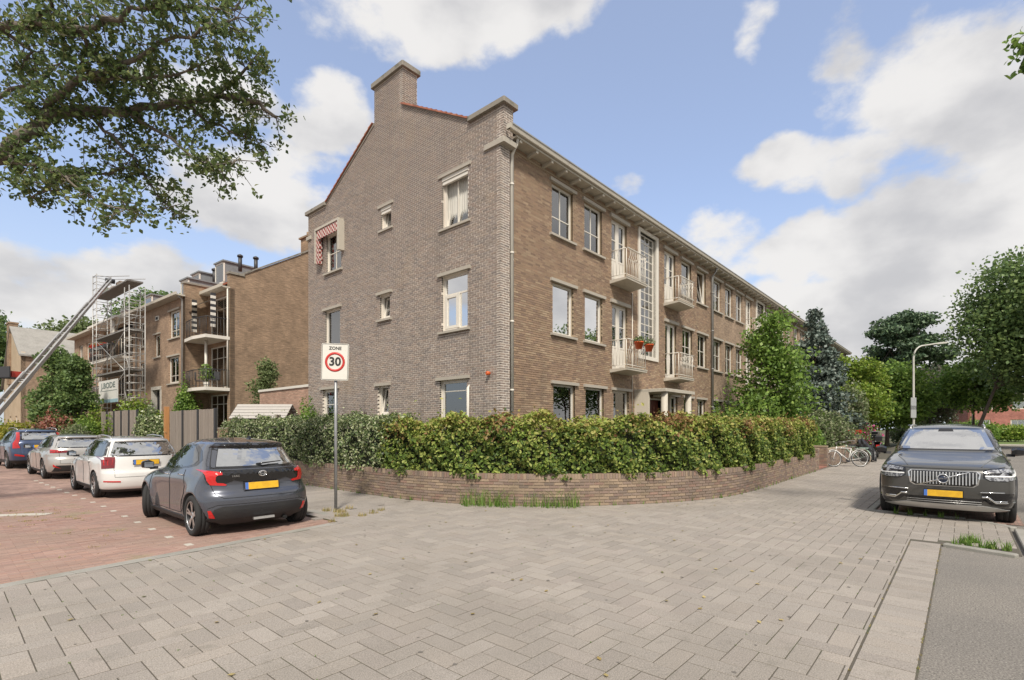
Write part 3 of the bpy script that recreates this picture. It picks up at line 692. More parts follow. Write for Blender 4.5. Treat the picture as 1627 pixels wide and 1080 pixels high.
# ---------------------------------------------------------------- foliage
def leafmat(name, ramp, trans=.36, rough=.5, spec=.35):
    return mat(name, ramp[0], rough, ramp=ramp, rnd=.25, trans=trans, spec=spec)
L_HEDGE = leafmat('hedge_leaf', [(0.114,0.180,0.036),(0.156,0.228,0.048),(0.072,0.120,0.030),(0.228,0.300,0.060),(0.132,0.204,0.036),(0.312,0.372,0.090),(0.084,0.132,0.036),(0.384,0.432,0.120)])
L_BRONZE = leafmat('bronze_young_leaf', [(.34,.22,.09),(.28,.15,.07),(.38,.27,.12),(.24,.12,.06),(.32,.25,.09)])
L_YOUNG = leafmat('young_hedge_leaf', [(0.308,0.363,0.077),(0.374,0.396,0.094),(0.396,0.363,0.110),(0.242,0.319,0.061),(0.440,0.418,0.143),(0.297,0.352,0.077),(0.363,0.308,0.099),(0.209,0.286,0.055)])
L_PALE = leafmat('pale_hedge_leaf', [(0.242,0.286,0.121),(0.330,0.352,0.198),(0.110,0.165,0.050),(0.396,0.418,0.264),(0.088,0.132,0.039),(0.275,0.319,0.143),(0.154,0.209,0.077),(0.055,0.088,0.033)], .15, .4, .5)
L_PLANE = leafmat('street_tree_leaf', [(0.149,0.203,0.074),(0.108,0.162,0.061),(0.203,0.257,0.088),(0.135,0.189,0.068),(0.257,0.284,0.108),(0.121,0.176,0.074),(0.088,0.128,0.054),(0.176,0.230,0.081)], .55)
L_GREEN = leafmat('green_leaf', [(0.149,0.253,0.052),(0.196,0.322,0.063),(0.115,0.196,0.040),(0.241,0.368,0.075),(0.161,0.265,0.057),(0.103,0.172,0.040),(0.207,0.310,0.063),(0.287,0.402,0.092)], .4)
L_LIME = leafmat('lime_leaf', [(.20,.30,.04),(.27,.36,.055),(.13,.21,.03),(.24,.33,.05),(.15,.24,.035),(.30,.36,.075)], .35)
L_DARK = leafmat('dark_leaf', [(0.121,0.196,0.068),(0.162,0.243,0.081),(0.088,0.142,0.051),(0.196,0.277,0.088),(0.135,0.209,0.074),(0.236,0.317,0.108)], .4)
L_BLUE = leafmat('blue_conifer_needle', [(0.110,0.154,0.132),(0.165,0.209,0.182),(0.066,0.094,0.077),(0.220,0.259,0.220),(0.099,0.132,0.110),(0.143,0.176,0.143)], .1)
L_PINE = leafmat('pine_needle', [(0.078,0.130,0.072),(0.111,0.169,0.091),(0.058,0.098,0.052),(0.143,0.208,0.104)], .1)
L_OLIVE = leafmat('grey_green_leaf', [(.16,.21,.085),(.21,.26,.11),(.12,.16,.06),(.25,.30,.13)])
L_GREY = leafmat('greyish_shrub_leaf', [(.18,.23,.10),(.24,.28,.14),(.12,.17,.07),(.29,.32,.18),(.20,.20,.13),(.15,.21,.075)])
L_PINK = leafmat('pink_leaf', [(.36,.12,.09),(.44,.20,.15),(.28,.09,.06),(.20,.16,.07),(.38,.22,.17)])
L_YEL = leafmat('yellow_leaf', [(.32,.30,.04),(.38,.34,.06),(.22,.24,.04),(.14,.19,.03)])
L_PURP = leafmat('bronze_leaf', [(0.143,0.130,0.104),(0.182,0.156,0.117),(0.104,0.104,0.078),(0.143,0.169,0.091)])
L_GRASS = leafmat('grass_blade', [(.12,.24,.035),(.17,.29,.055),(.10,.18,.03),(.22,.30,.08),(.15,.26,.04)], .35)
L_DRY = leafmat('dry_grass_blade', [(.36,.27,.10),(.30,.24,.10),(.22,.22,.07),(.40,.32,.14)], .2)
M_BARK = mat('bark', (.11,.085,.065), .95, noise=(9,(.06,.05,.04),.7,.4,.7,(1,1,.25)), bump=(18,.8,.02))
M_BARKG = mat('grey_bark', (.17,.145,.12), .95, noise=(7,(.09,.075,.06),.7,.4,.7), bump=(16,.8,.02))
M_CORE = mat('hedge_inner_shade', (.018,.022,.010), 1.)

def leaf_geo(P, S, up=.4, kind='quad', out=None, rng=RNG):
    n = len(P); P = np.asarray(P); S = np.broadcast_to(np.asarray(S, dtype=float), (n,))[:, None]
    N = rng.normal(size=(n, 3)); N /= np.linalg.norm(N, axis=1)[:, None]
    N = N + np.array([0, 0, up])
    if out is not None: N = N + out
    N /= np.linalg.norm(N, axis=1)[:, None]
    T = np.cross(N, rng.normal(size=(n, 3))); T /= np.linalg.norm(T, axis=1)[:, None]; B = np.cross(N, T)
    if kind == 'quad':
        V = np.stack([P-T*S*.55, P-B*S*.38, P+T*S*.55, P+B*S*.38], 1).reshape(-1, 3)
        F = np.arange(4*n).reshape(n, 4); k = 1
    else:
        f = .12
        V = np.stack([P-T*S*.5, P-B*S*.36-T*S*.05+N*S*f, P-B*S*.22+T*S*.3+N*S*f, P+T*S*.55, P+B*S*.22+T*S*.3+N*S*f, P+B*S*.36-T*S*.05+N*S*f], 1).reshape(-1, 3)
        F = (np.array([(0, 1, 2, 3), (0, 3, 4, 5)])[None]+np.arange(n)[:, None, None]*6).reshape(-1, 4); k = 2
    return V, F, k
def leaf_obj(name, P, S, mats, parent, up=.4, kind='quad', out=None, midx=None, **kw):
    V, F, k = leaf_geo(P, S, up, kind, out)
    n = len(P); r = np.repeat(RNG.random(n), k)
    me = np_mesh(name, V, F, mats, r, None if midx is None else np.repeat(midx, k))
    return link(name, me, parent, **kw)

def clump_points(clumps, n, shell=.5, lump=.25):
    """points in the outer part of each clump (cx,cy,cz,rx,ry,rz)"""
    c = np.array(clumps); w = (c[:, 3]*c[:, 4]+c[:, 4]*c[:, 5]+c[:, 3]*c[:, 5]); w /= w.sum()
    i = RNG.choice(len(c), n, p=w); d = RNG.normal(size=(n, 3)); d /= np.linalg.norm(d, axis=1)[:, None]
    r = shell+(1-shell)*RNG.random(n)**.7
    ph = c[i, 0]*3.1+c[i, 1]*1.7
    r = r*(1+lump*np.sin(d[:, 0]*5+ph)*np.sin(d[:, 1]*6+ph*2)+lump*.6*np.sin(d[:, 2]*9+ph))+RNG.normal(0, .05, n)
    return c[i, :3]+d*r[:, None]*c[i, 3:], d

def tree(name, label, base, h, cr, crown_z, leafm, n, size, cat='tree', tr=.18, clumps=26, shape='round', seed=1, group=None, bark=None, lean=(0, 0), flat=1., shell=.45, up=.4, cr_frac=.34):
    rr = random.Random(seed); t = thing(name, label, cat, (*base, 0), group=group)
    ch = h-crown_z; cz = crown_z+ch*.5; cl = []
    for k in range(clumps):
        if shape == 'round':
            while True:
                p = Vector((rr.uniform(-1, 1), rr.uniform(-1, 1), rr.uniform(-1, 1)))
                if .25 < p.length < 1: break
            R = cr*cr_frac*rr.uniform(.7, 1.25); q = p*(1-cr_frac*.8)
            cl.append((q.x*cr+lean[0], q.y*cr+lean[1], cz+q.z*ch*.5, R, R, R*.72*flat))
        elif shape == 'cone':
            f = (k+.5)/clumps; z = crown_z+ch*(1-f)**1.0*0+ch*f; rad = cr*(1-f)**.8*rr.uniform(.35, .8); a = rr.uniform(0, 2*pi)
            R = max(.22, cr*.42*(1-f*.75))*rr.uniform(.8, 1.15); cl.append((rad*cos(a), rad*sin(a), z-R*.3, R, R, R*.6))
        elif shape == 'flat':
            a = rr.uniform(0, 2*pi); f = rr.random(); rad = cr*sqrt(rr.random())*.85*(1-.55*f); R = cr*.22*rr.uniform(.7, 1.2)
            cl.append((rad*cos(a), rad*sin(a), crown_z+ch*(.1+.85*f), R, R, R*.55))
        else:   # column
            f = rr.random(); a = rr.uniform(0, 2*pi); rad = cr*.55*sqrt(rr.random())*(1-.5*max(0, f-.5)*2); R = cr*.5*rr.uniform(.7, 1.1)*(1-.4*f)
            cl.append((rad*cos(a), rad*sin(a), crown_z+ch*f*.95, R, R, R*1.0))
    if shape == 'column' or shape == 'cone': cl.append((0, 0, h-.25, cr*.16, cr*.16, .35))
    # trunk and limbs
    m = MB(); top = Vector((lean[0]*.5, lean[1]*.5, crown_z+ch*(.35 if shape == 'round' else .8)))
    m.tube([(0, 0, -.05), (0, 0, .1), (lean[0]*.1+rr.uniform(-.05, .05), lean[1]*.1, crown_z*.6+.2), tuple(top)], [tr*1.35, tr, tr*.8, tr*.3], 9)
    for c in rr.sample(cl, min(len(cl), 16)):
        s = Vector((0, 0, 0)).lerp(top, rr.uniform(.55, .95)) if crown_z > .5 else Vector((0, 0, rr.uniform(0, h*.4)))
        e = Vector(c[:3]); mid = s.lerp(e, .5)+Vector((rr.uniform(-.2, .2), rr.uniform(-.2, .2), rr.uniform(-.1, .3)))
        m.tube([tuple(s), tuple(mid), tuple(e)], [tr*.4, tr*.26, tr*.1], 5)
    m.obj('trunk', bark or M_BARK, t)
    P, d = clump_points(cl, n, shell)
    P = P[P[:, 2] > .05] if crown_z < 1 else P
    leaf_obj('crown', P, size*(.7+.6*RNG.random(len(P))), leafm, t, up=up)
    return t
def bush(name, label, base, r, h, leafm, n, size, cat='bush', seed=3, group=None, mats=None, z0=0.):
    rr = random.Random(seed); t = thing(name, label, cat, (*base, z0), group=group); cl = []
    rx, ry = r if isinstance(r, tuple) else (r, r)
    for k in range(12):
        a = rr.uniform(0, 2*pi); f = sqrt(rr.random())*.65; R = .42*rr.uniform(.7, 1.1)
        hh = h*(1-.5*f*f)*rr.uniform(.75, 1.)
        cl.append((f*rx*cos(a), f*ry*sin(a), hh*.55, rx*R, ry*R, hh*.45))
    m = MB()
    for c in cl[:7]: m.tube([(c[0]*.3, c[1]*.3, 0), (c[0]*.7, c[1]*.7, c[2]*.6), (c[0], c[1], c[2])], [.025, .018, .008], 5)
    m.obj('stems', M_BARK, t)
    P, d = clump_points(cl, n, .55, .2); P = P[P[:, 2] > .03]
    leaf_obj('foliage', P, size*(.7+.6*RNG.random(len(P))), leafm, t)
    return t

# ---------------------------------------------------------------- the ground
M_GROUND = mat('garden_earth', (.10,.085,.055), 1., noise=(.6,(.07,.09,.03),.8,.4,.6), bump=(6,.6,.03))
M_JOINT = mat('sand_joint', (.095,.083,.066), 1., noise=(2.2,(.06,.075,.03),.7,.5,.7), speck=(70,.25))
PAV = [(.290,.258,.226),(.300,.267,.233),(.282,.250,.220),(.296,.260,.229),(.306,.273,.240),(.286,.256,.226),(.280,.249,.218),(.300,.264,.228)]
M_PAVER = mat('concrete_paver', PAV[0], .88, ramp=PAV, rnd=.075, speck=(110,.5), noise=(.42,(.21,.188,.16),.5,.48,.66), noise2=(3.1,(.17,.155,.13),.5,.58,.74), bump=(160,.25,.003))
M_KERB = mat('concrete_kerb', (.30,.285,.255), .9, rnd=.08, speck=(90,.2), noise=(2,(.2,.2,.165),.6,.4,.7), bump=(120,.25,.003))
RB = [(.33,.205,.165),(.30,.185,.15),(.35,.225,.18),(.28,.18,.15),(.32,.205,.17),(.34,.20,.155),(.29,.185,.155),(.325,.22,.18)]
M_RBRICK = mat('road_brick', RB[0], .9, ramp=RB, rnd=.12, speck=(90,.2), noise=(.5,(.27,.20,.155),.6,.4,.65), noise2=(1.1,(.22,.22,.11),.5,.58,.72))
M_RTEX = brick_tex('road_brick_far', ((.335,.21,.17),(.29,.185,.15)), (.24,.185,.145), .208, .055, .006, axis='XY')
M_ASPH = mat('asphalt', (.175,.160,.142), .93, speck=(75,.75), noise=(.7,(.21,.19,.165),.7,.4,.65), noise2=(60,(.34,.32,.28),.8,.62,.70), bump=(130,.5,.006))
M_MARK = mat('white_road_stone', (.48,.45,.39), .85, speck=(60,.15), noise=(4,(.38,.34,.29),.5,.45,.7))
mb = MB(); mb.quad((-600, -600, -.16), (600, -600, -.16), (600, 600, -.16), (-600, 600, -.16)); mb.obj('ground', M_GROUND, kind='structure')

# garden wall line (outer face) round the corner plot
def spline(P, step=.05):
    P = [np.array(p, dtype=float) for p in P]; out = []
    P = [2*P[0]-P[1]]+P+[2*P[-1]-P[-2]]
    for i in range(1, len(P)-2):
        n = max(2, int(np.linalg.norm(P[i+1]-P[i])/step))
        for k in range(n):
            t = k/n; a, b, c, d = P[i-1:i+3]
            out.append(.5*((2*b)+(-a+c)*t+(2*a-5*b+4*c-d)*t*t+(-a+3*b-3*c+d)*t**3))
    out.append(P[-2]); out = np.array(out)
    s = np.concatenate([[0], np.cumsum(np.linalg.norm(np.diff(out, axis=0), axis=1))])
    return out, s
WP, WS = spline([(-2.55, 24), (-2.52, 12), (-2.50, 5), (-2.50, 2.4), (-2.42, .73), (-2.12, -.72), (-1.5, -1.9), (-.72, -2.85), (.3, -3.66), (1.6, -4.36), (3.1, -4.78), (5.2, -4.88), (8, -4.84), (13.0, -4.78)])
def wpt(s, off=0.):
    """point at arc length s, off metres inward; returns x, y, tangent"""
    s = np.asarray(s, dtype=float); x = np.interp(s, WS, WP[:, 0]); y = np.interp(s, WS, WP[:, 1])
    x2 = np.interp(s+.05, WS, WP[:, 0]); y2 = np.interp(s+.05, WS, WP[:, 1]); x1 = np.interp(s-.05, WS, WP[:, 0]); y1 = np.interp(s-.05, WS, WP[:, 1])
    tx, ty = x2-x1, y2-y1; l = np.hypot(tx, ty); tx, ty = tx/l, ty/l
    return x-ty*off*1., y+tx*off*1., tx, ty
SL = WS[-1]
def edge_left(u):   # pavement's edge towards the side street
    return float(np.interp(u, [-16, -10, -8.5, -6.9, -5.1], [-2.15, -1.75, -1.52, -1.32, -.98]))

# pavement slab under the stones
pav = MB()
pts = [(-40, -8.74), (-.2, -8.74), (-.36, -9.53), (2.1, -9.53), (2.6, -9.0), (2.68, -7.5), (90, -7.5), (90, -4.4), (13, -4.5), (3, -4.4), (.4, -3.3), (-.6, -2.5), (-1.3, -1.7), (-2.0, -.6), (-2.3, .8), (-2.4, 4), (-2.4, 60), (-4.9, 60), (-4.9, -.97), (-6.9, -1.27), (-8.5, -1.47), (-10, -1.70), (-40, -4)]
pav.poly([(x, y, -.0028) for x, y in pts])
o = pav.verts([(x, y, -.0028) for x, y in pts]+[(x, y, -.3) for x, y in pts]); n = len(pts)
for i in range(n): pav.face((o+i, o+(i+1) % n, o+n+(i+1) % n, o+n+i))
PAVE = pav.obj('pavement', M_JOINT, kind='structure')

def in_pave(x, y):
    if y < -8.39 and x < -.14: return False
    if y < -8.75 and x < -.14+(-8.75-y)*-.2: return False
    if x > -5.0 and y > .3: return False
    if x < -4.95 and y > edge_left(x)-.01: return False
    # behind the garden wall
    i = np.argmin((WP[:, 0]-x)**2+(WP[:, 1]-y)**2)
    tx, ty = (WP[min(i+1, len(WP)-1)]-WP[max(i-1, 0)]); dx, dy = x-WP[i, 0], y-WP[i, 1]
    if x < 13 and tx*dy-ty*dx > .08: return False
    if y > -4.75 and x >= 13: return False
    if x > 2.62 and y < -7.51: return False
    if y < -9.53: return False
    return True
def lay_pavers():
    W_ = .168; L_ = 2*W_; rows = []
    # herringbone: steps of one stone width
    for i in range(-125, 160):
        for j in range(-60, 24):
            k = (i-j) % 4
            x, y = i*W_-.02, j*W_+.045
            if k == 0: r = (x, x+L_, y, y+W_)
            elif k == 3: r = (x, x+W_, y-W_ + W_, y+L_)
            else: continue
            r = list(r); cx = (r[0]+r[1])/2
            if cx < -.14: r[2] = max(r[2], -8.385)
            if cx < -4.95: r[3] = min(r[3], edge_left(cx)-.015)
            r[2] = max(r[2], -9.515)
            if cx > 2.62: r[2] = max(r[2], -7.51)
            if r[3]-r[2] < .015: continue
            cy = (r[2]+r[3])/2
            if cx > 23: continue
            if not in_pave(cx, cy): continue
            rows.append([r[0], r[1], max(r[2], -8.385) if cx < 0 else r[2], r[3]])
    # border course
    x = -20.0
    while x < -.33: rows.append([x, x+W_, -8.73, -8.395]); x += W_
    # plain stretcher tiles on the side street's pavement
    y = .3; c = 0
    while y < 16:
        x = -4.72+(0 if c % 2 else -.15)
        while x < -2.55:
            rows.append([max(x, -4.72), x+.3, y, y+.3]); x += .3
        y += .3; c += 1
    R = np.array(rows); n = len(R)
    C = np.stack([(R[:, 0]+R[:, 1])/2, (R[:, 2]+R[:, 3])/2, np.zeros(n)], 1); hx = (R[:, 1]-R[:, 0])/2-.0038; hy = (R[:, 3]-R[:, 2])/2-.0038
    ok = (hx > .006) & (hy > .006); R, C, hx, hy = R[ok], C[ok], hx[ok], hy[ok]; n = len(C)
    # which show largest
    dx, dy = C[:, 0]-CAM[0], C[:, 1]-CAM[1]; Z = dx*.7486+dy*.6630; X = dx*.6630-dy*.7486
    px = 813.5+809*X/np.maximum(Z, .1); py = 680+809*1.63/np.maximum(Z, .1)
    see = (Z > 1) & (px > 0) & (px < 1627) & (py < 1085)
    order = np.argsort(np.where(see, Z, 1e3)); near = order[:300]; rest = order[300:]
    tilt = RNG.normal(0, .0018, (n, 2)); dz = RNG.normal(0, .0007, n)
    bar = {}
    for q in near:
        key = (round(hx[q], 3), round(hy[q], 3))
        if key not in bar: bar[key] = MB().bevbox(-key[0], key[0], -key[1], key[1], -.05, 0, .002).mesh('paver', M_PAVER)
        link('paver', bar[key], PAVE, loc=(C[q, 0], C[q, 1], dz[q]+.001), rot=(tilt[q, 0], tilt[q, 1], RNG.normal(0, .004)))
    b = .002; V = []; F = []
    c0 = C[rest]; h1, h2 = hx[rest], hy[rest]; m = len(rest)
    def ring(ix, z): return [np.stack([c0[:, 0]+sx*(h1-ix), c0[:, 1]+sy*(h2-ix), z+dz[rest]+sx*h1*tilt[rest, 1]+sy*h2*tilt[rest, 0]], 1) for sx, sy in ((-1, -1), (1, -1), (1, 1), (-1, 1))]
    Vv = np.stack(ring(0, -.05)+ring(0, -b)+ring(b, 0.), 1).reshape(-1, 3)
    f = [(8, 9, 10, 11)]+[(k+4, (k+1) % 4+4, (k+1) % 4+8, k+8) for k in range(4)]+[(k, (k+1) % 4, (k+1) % 4+4, k+4) for k in range(4)]
    Ff = (np.array(f)[None]+np.arange(m)[:, None, None]*12).reshape(-1, 4)
    link('paving', np_mesh('paving', Vv, Ff, M_PAVER, np.repeat(RNG.random(m), 9)), PAVE, kind='stuff')
lay_pavers()

# side street of red bricks; it dips a little beyond the crossing
def road_z(x, y):
    e_ = np.interp(x, [-16, -10, -8.5, -6.9, -5.1], [-2.15, -1.75, -1.52, -1.32, -.98]); t = np.clip((y-e_-.2)/1.4, 0, 1)
    return -.016-.031*t*t*(3-2*t)
mb = MB(); mb.quad((-40, -4.4, -.06), (-4.9, -.9, -.06), (-4.9, 70, -.056), (-40, 70, -.056)); ROAD = mb.obj('side_street', M_RTEX, kind='structure')
def lay_road():
    rows = []; RW, RL = .055, .208
    y = -2.2; k = 0
    while y < 13:
        x = -14+(k % 2)*RL/2
        while x < -4.9:
            if y > edge_left(max(x, -16))+.24 and not (x > -6.9 and False):
                z = 4.55 if False else 0
                rows.append((x+RL/2, y))
            x += RL
        y += RW; k += 1
    R = np.array(rows)
    dx, dy = R[:, 0]-CAM[0], R[:, 1]-CAM[1]; Z = dx*.7486+dy*.6630; X = dx*.6630-dy*.7486; px = 813.5+809*X/np.maximum(Z, .1)
    see = (Z > .5) & (px > -120); R = R[see]; Z = Z[see]; px = px[see]
    R = R[(Z < 13)]; px = px[Z < 13]; Z = Z[Z < 13]
    order = np.argsort(np.where(px > 0, Z, 1e3)); near = order[:300]; rest = order[300:]
    me = MB().bevbox(-RL/2+.0014, RL/2-.0014, -RW/2+.0022, RW/2-.0022, -.04, 0, .003).mesh('brick', M_RBRICK)
    for q in near: link('brick', me, ROAD, loc=(R[q, 0], R[q, 1], float(road_z(R[q, 0], R[q, 1]))+RNG.normal(0, .001)))
    q = R[rest]; n = len(q); o1 = np.ones(n); z0 = o1*0
    V, F = boxes(np.stack([q[:, 0], q[:, 1], road_z(q[:, 0], q[:, 1])-.02+RNG.normal(0, .001, n)], 1), np.stack([o1*(RL/2-.0014), z0, RNG.normal(0, .0008, n)], 1), np.stack([z0, o1*(RW/2-.0022), z0], 1), np.stack([z0, z0, o1*.02], 1), 5)
    link('bricks', np_mesh('bricks', V, F, M_RBRICK, np.repeat(RNG.random(n), 5)), ROAD, kind='stuff')
lay_road()
# sloping kerb stones of the crossing and upright kerbs
def kerb_run(P, Q, w=.235, z0=-.021, z1=.0, n=None, parent=None, slope=True, gap=.006, name='kerb_stone'):
    P, Q = Vector(P), Vector(Q); L_ = (Q-P).length; n = n or max(1, round(L_/1.0)); d = (Q-P)/n; a = math.atan2(d.y, d.x); l = d.length
    m = MB()
    if slope: m.prism([(0, -.3), (0, z1), (w*.15, z1), (w, z0+.008), (w, -.3)], 'x', gap/2, l-gap/2)
    else: m.prism([(0, -.3), (0, z1-.008), (.012, z1), (w-.02, z1), (w, z1-.02), (w+.01, -.3)], 'x', gap/2, l-gap/2)
    me = m.mesh(name, M_KERB)
    for i in range(n): link(name, me, parent, loc=(*(P+d*i), 0), rotz=a)
kp = [(-16, -2.15), (-10, -1.75), (-8.5, -1.52), (-6.9, -1.30), (-5.0, -.98)]
for a, b in zip(kp[:-1], kp[1:]): kerb_run(a, b, parent=PAVE)
kerb_run((-4.72, 62), (-4.72, -.75), w=.0, parent=PAVE) if False else None
mb = MB()
def upright(P, Q, w=.13, z1=.0, name='kerb_stone', L=1.0):
    P, Q = Vector(P), Vector(Q); n = max(1, round((Q-P).length/L)); d = (Q-P)/n; a = math.atan2(d.y, d.x)
    me = MB().bevbox(.003, d.length-.003, 0, w, -.3, z1, .012).mesh(name, M_KERB)
    for i in range(n): link(name, me, PAVE, loc=(*(P+d*i), 0), rotz=a)
upright((-4.72, 30), (-4.72, -.55), w=-.18 if False else .18)
upright((-4.72, -.55), (-4.86, -.95), L=.4)
# main road
mb = MB(); mb.quad((-60, -60, -.045), (200, -60, -.045), (200, -7.2, -.045), (-60, -7.2, -.045))
AR = mb.obj('asphalt_road', M_ASPH, kind='structure')
mb = MB(); mb.quad((-60, -22, -.012), (-.28, -22, -.012), (-.28, -8.735, -.012), (-60, -8.735, -.012)); mb.obj('asphalt_apron', M_ASPH, kind='structure')
# low kerb between apron and pavement build-out, gravelly gutter
upright((-.42, -9.5), (-.2, -8.78), w=.12, z1=.035, L=.8)
for a, b in (((2.0, -9.58), (-.4, -9.58)), ): upright(a, b, w=.12, z1=.012)
upright((2.66, -9.0), (2.1, -9.55), w=.12, z1=.012, L=.4); upright((2.74, -7.5), (2.74, -9.0), w=.12, z1=.012, L=.75)
upright((90, -7.52), (2.8, -7.52), w=.12, z1=.012, L=1.25)
# parking bay of bricks
mb = MB(); mb.quad((2.74, -9.75, -.035), (40, -9.75, -.035), (40, -7.5, -.035), (2.74, -7.5, -.035)); mb.obj('parking_bay', M_RTEX, kind='structure')
# marking stones of the parking bays
mk = MB().box(-.045, .045, -.08, .08, -.03, .003).mesh('marking_stone', M_MARK)
for i in range(16): link('marking_stone', mk, ROAD, loc=(-7.17-(max(0, i-6)*.03), -.75+i*.93, float(road_z(-7.17, -.75+i*.93))+.001), rotz=.0)
mk = MB().box(-.35, .35, -.12, .12, -.03, .004).mesh('marking_block', M_MARK)
link('marking_block', mk, ROAD, loc=(-8.35, 4.6, -.045), rotz=radians(-38)); link('marking_block', mk, ROAD, loc=(-8.9, 5.0, -.045), rotz=radians(-38))
# far pavement and verge
mb = MB(); mb.box(40, 200, -7.5, -7.2, -.2, .02); mb.obj('far_kerb', M_KERB, kind='structure')
mb = MB(); mb.box(58, 60, -60, -7.3, -.2, .05); mb.obj('far_kerb', M_MARK, kind='structure')
mb = MB(); mb.quad((60, -60, .03), (200, -60, .03), (200, -7.5, .03), (60, -7.5, .03)); mb.obj('far_verge', mat('grass_verge', (.11,.17,.045), 1., noise=(.5,(.16,.2,.06),.8,.4,.6), bump=(8,.8,.05)), kind='structure')

# ---------------------------------------------------------------- garden wall
GWALL = thing('garden_wall', 'low curved brown brick garden wall sweeping round the corner below the hedge', 'wall')
def curved_wall():
    s = np.arange(0, SL, .1); m = MB()
    for a, b in zip(s[:-1], s[1:]):
        for off, z0, z1 in ((.012, 0, .66), (.20, 0, .66)):
            xa, ya, _, _ = wpt(a, off); xb, yb, _, _ = wpt(b, off); m.quad((xa, ya, z0), (xb, yb, z0), (xb, yb, z1), (xa, ya, z1))
        xa, ya, _, _ = wpt(a, .012); xb, yb, _, _ = wpt(b, .012); xc, yc, _, _ = wpt(b, .20); xd, yd, _, _ = wpt(a, .20)
        m.quad((xa, ya, .66), (xb, yb, .66), (xc, yc, .66), (xd, yd, .66))
    m.obj('mortar', M_WM, GWALL)
    C = []; H = []
    for k in range(9):
        z = (k+.5)*.0618; off = (k % 2)*.105
        for j in range(int(SL/.213)):
            c = off+j*.213+.1
            if c < SL-.05: C.append((c, z)); H.append((.10, .024))
    for j in range(int(SL/.0635)): C.append((.03+j*.0635, .612)); H.append((.0265, .055))
    C = np.array(C); H = np.array(H); n = len(C)
    x, y, tx, ty = wpt(C[:, 0], .05); dep = np.where(H[:, 0] < .05, .105, .05); x, y, _, _ = wpt(C[:, 0], dep-.002+RNG.normal(0, .0022, n))
    dx, dy = x-CAM[0], y-CAM[1]; d = np.hypot(dx, dy); Z = dx*.7486+dy*.663; X = dx*.663-dy*.7486; px = 813.5+809*X/Z
    order = np.argsort(d+np.where((px > 500), 0, 100)+np.where(H[:, 0] < .05, .6, 0)); near = order[:300]; rest = order[300:]
    me1 = MB().bevbox(-.5, .5, -.05, .05, -.024, .024, .003).mesh('brick', M_WB)
    me1 = MB().box(-.5, .5, -.05, .05, -.024, .024).mesh('brick', M_WB); me2 = MB().box(-.0265, .0265, -.105, .105, -.055, .055).mesh('coping_brick', M_WB)
    for q in near:
        if H[q, 0] > .05: link('brick', me1, GWALL, loc=(x[q], y[q], C[q, 1]), rotz=math.atan2(ty[q], tx[q]), scale=(.2, 1, 1))
        else: link('coping_brick', me2, GWALL, loc=(x[q], y[q], C[q, 1]+RNG.normal(0, .0015)), rotz=math.atan2(ty[q], tx[q]))
    q = rest; X_ = np.stack([tx[q]*H[q, 0], ty[q]*H[q, 0], RNG.normal(0, .0012, len(q))], 1); Y_ = np.stack([-ty[q]*dep[q], tx[q]*dep[q], 0*q], 1); Z_ = np.stack([0*q, 0*q, H[q, 1]], 1)
    V, F = boxes(np.stack([x[q], y[q], C[q, 1]+RNG.normal(0, .001, len(q))], 1), X_, Y_, Z_, 5)
    link('bricks', np_mesh('bricks', V, F, M_WB, np.repeat(RNG.random(len(q)), 5)), GWALL, kind='stuff')
curved_wall()
def small_wall(label, x0, x1, y0, y1, h, name='brick_pier'):
    t = thing(name, label, 'wall', (x0, y0, 0))
    m = MB(); m.box(.01, x1-x0-.01, .01, y1-y0-.01, 0, h-.02); m.obj('mortar', M_WM, t)
    rows = []; L = .213
    for k in range(int(h/.0618)):
        z = (k+.5)*.0618; off = (k % 2)*L/2
        for side, length in ((0, x1-x0), (1, y1-y0), (2, x1-x0), (3, y1-y0)):
            j = -off
            while j < length:
                a, b = max(0, j)+.005, min(length, j+L)-.005
                if b-a > .03:
                    c = (a+b)/2
                    if side == 0: rows.append((c, .03, z, (b-a)/2, .03))
                    elif side == 2: rows.append((c, y1-y0-.03, z, (b-a)/2, .03))
                    elif side == 1: rows.append((.03, c, z, .03, (b-a)/2))
                    else: rows.append((x1-x0-.03, c, z, .03, (b-a)/2))
                j += L
    R = np.array(rows); n = len(R); z0 = np.zeros(n)
    V, F = boxes(R[:, :3], np.stack([R[:, 3], z0, z0], 1), np.stack([z0, R[:, 4], z0], 1), np.stack([z0, z0, z0+.025], 1), 5)
    link('bricks', np_mesh('bricks', V, F, M_WB, np.repeat(RNG.random(n), 5)), t, kind='stuff')
    MB().box(-.01, x1-x0+.01, -.01, y1-y0+.01, h-.02, h+.03).obj('coping', M_WM, t)
    return t
small_wall('short brick gate pier at the end of the curved wall', 12.98, 13.2, -4.78, -4.3, .82)
small_wall('brick wall beside the red gate step', 15.15, 15.38, -4.7, -3.2, .86)
small_wall('brick garden wall behind the leaning white bicycle', 15.4, 21.5, -4.70, -4.48, .72, 'garden_wall')
small_wall('brick planter behind the black covered scooter', 22.3, 25.5, -4.75, -4.1, 1.05, 'brick_planter')
mb = MB(); mb.box(13.2, 15.15, -4.7, -3.6, 0, .05); mb.obj('gate_step', mat('red_step', (.27, .12, .09), .9, speck=(60, .15)), kind='structure')
t = thing('wooden_gate_post', 'grey weathered wooden post at the garden gate', 'post', (13.7, -4.1, 0))
for i in range(3): MB().bevbox(i*.14, i*.14+.12, 0, .05, .02, 1.25, .01).obj('board', mat('grey_wood', (.25,.22,.19), .9, noise=(6,(.17,.14,.12),.6,.4,.7,(3,3,.3))), t)

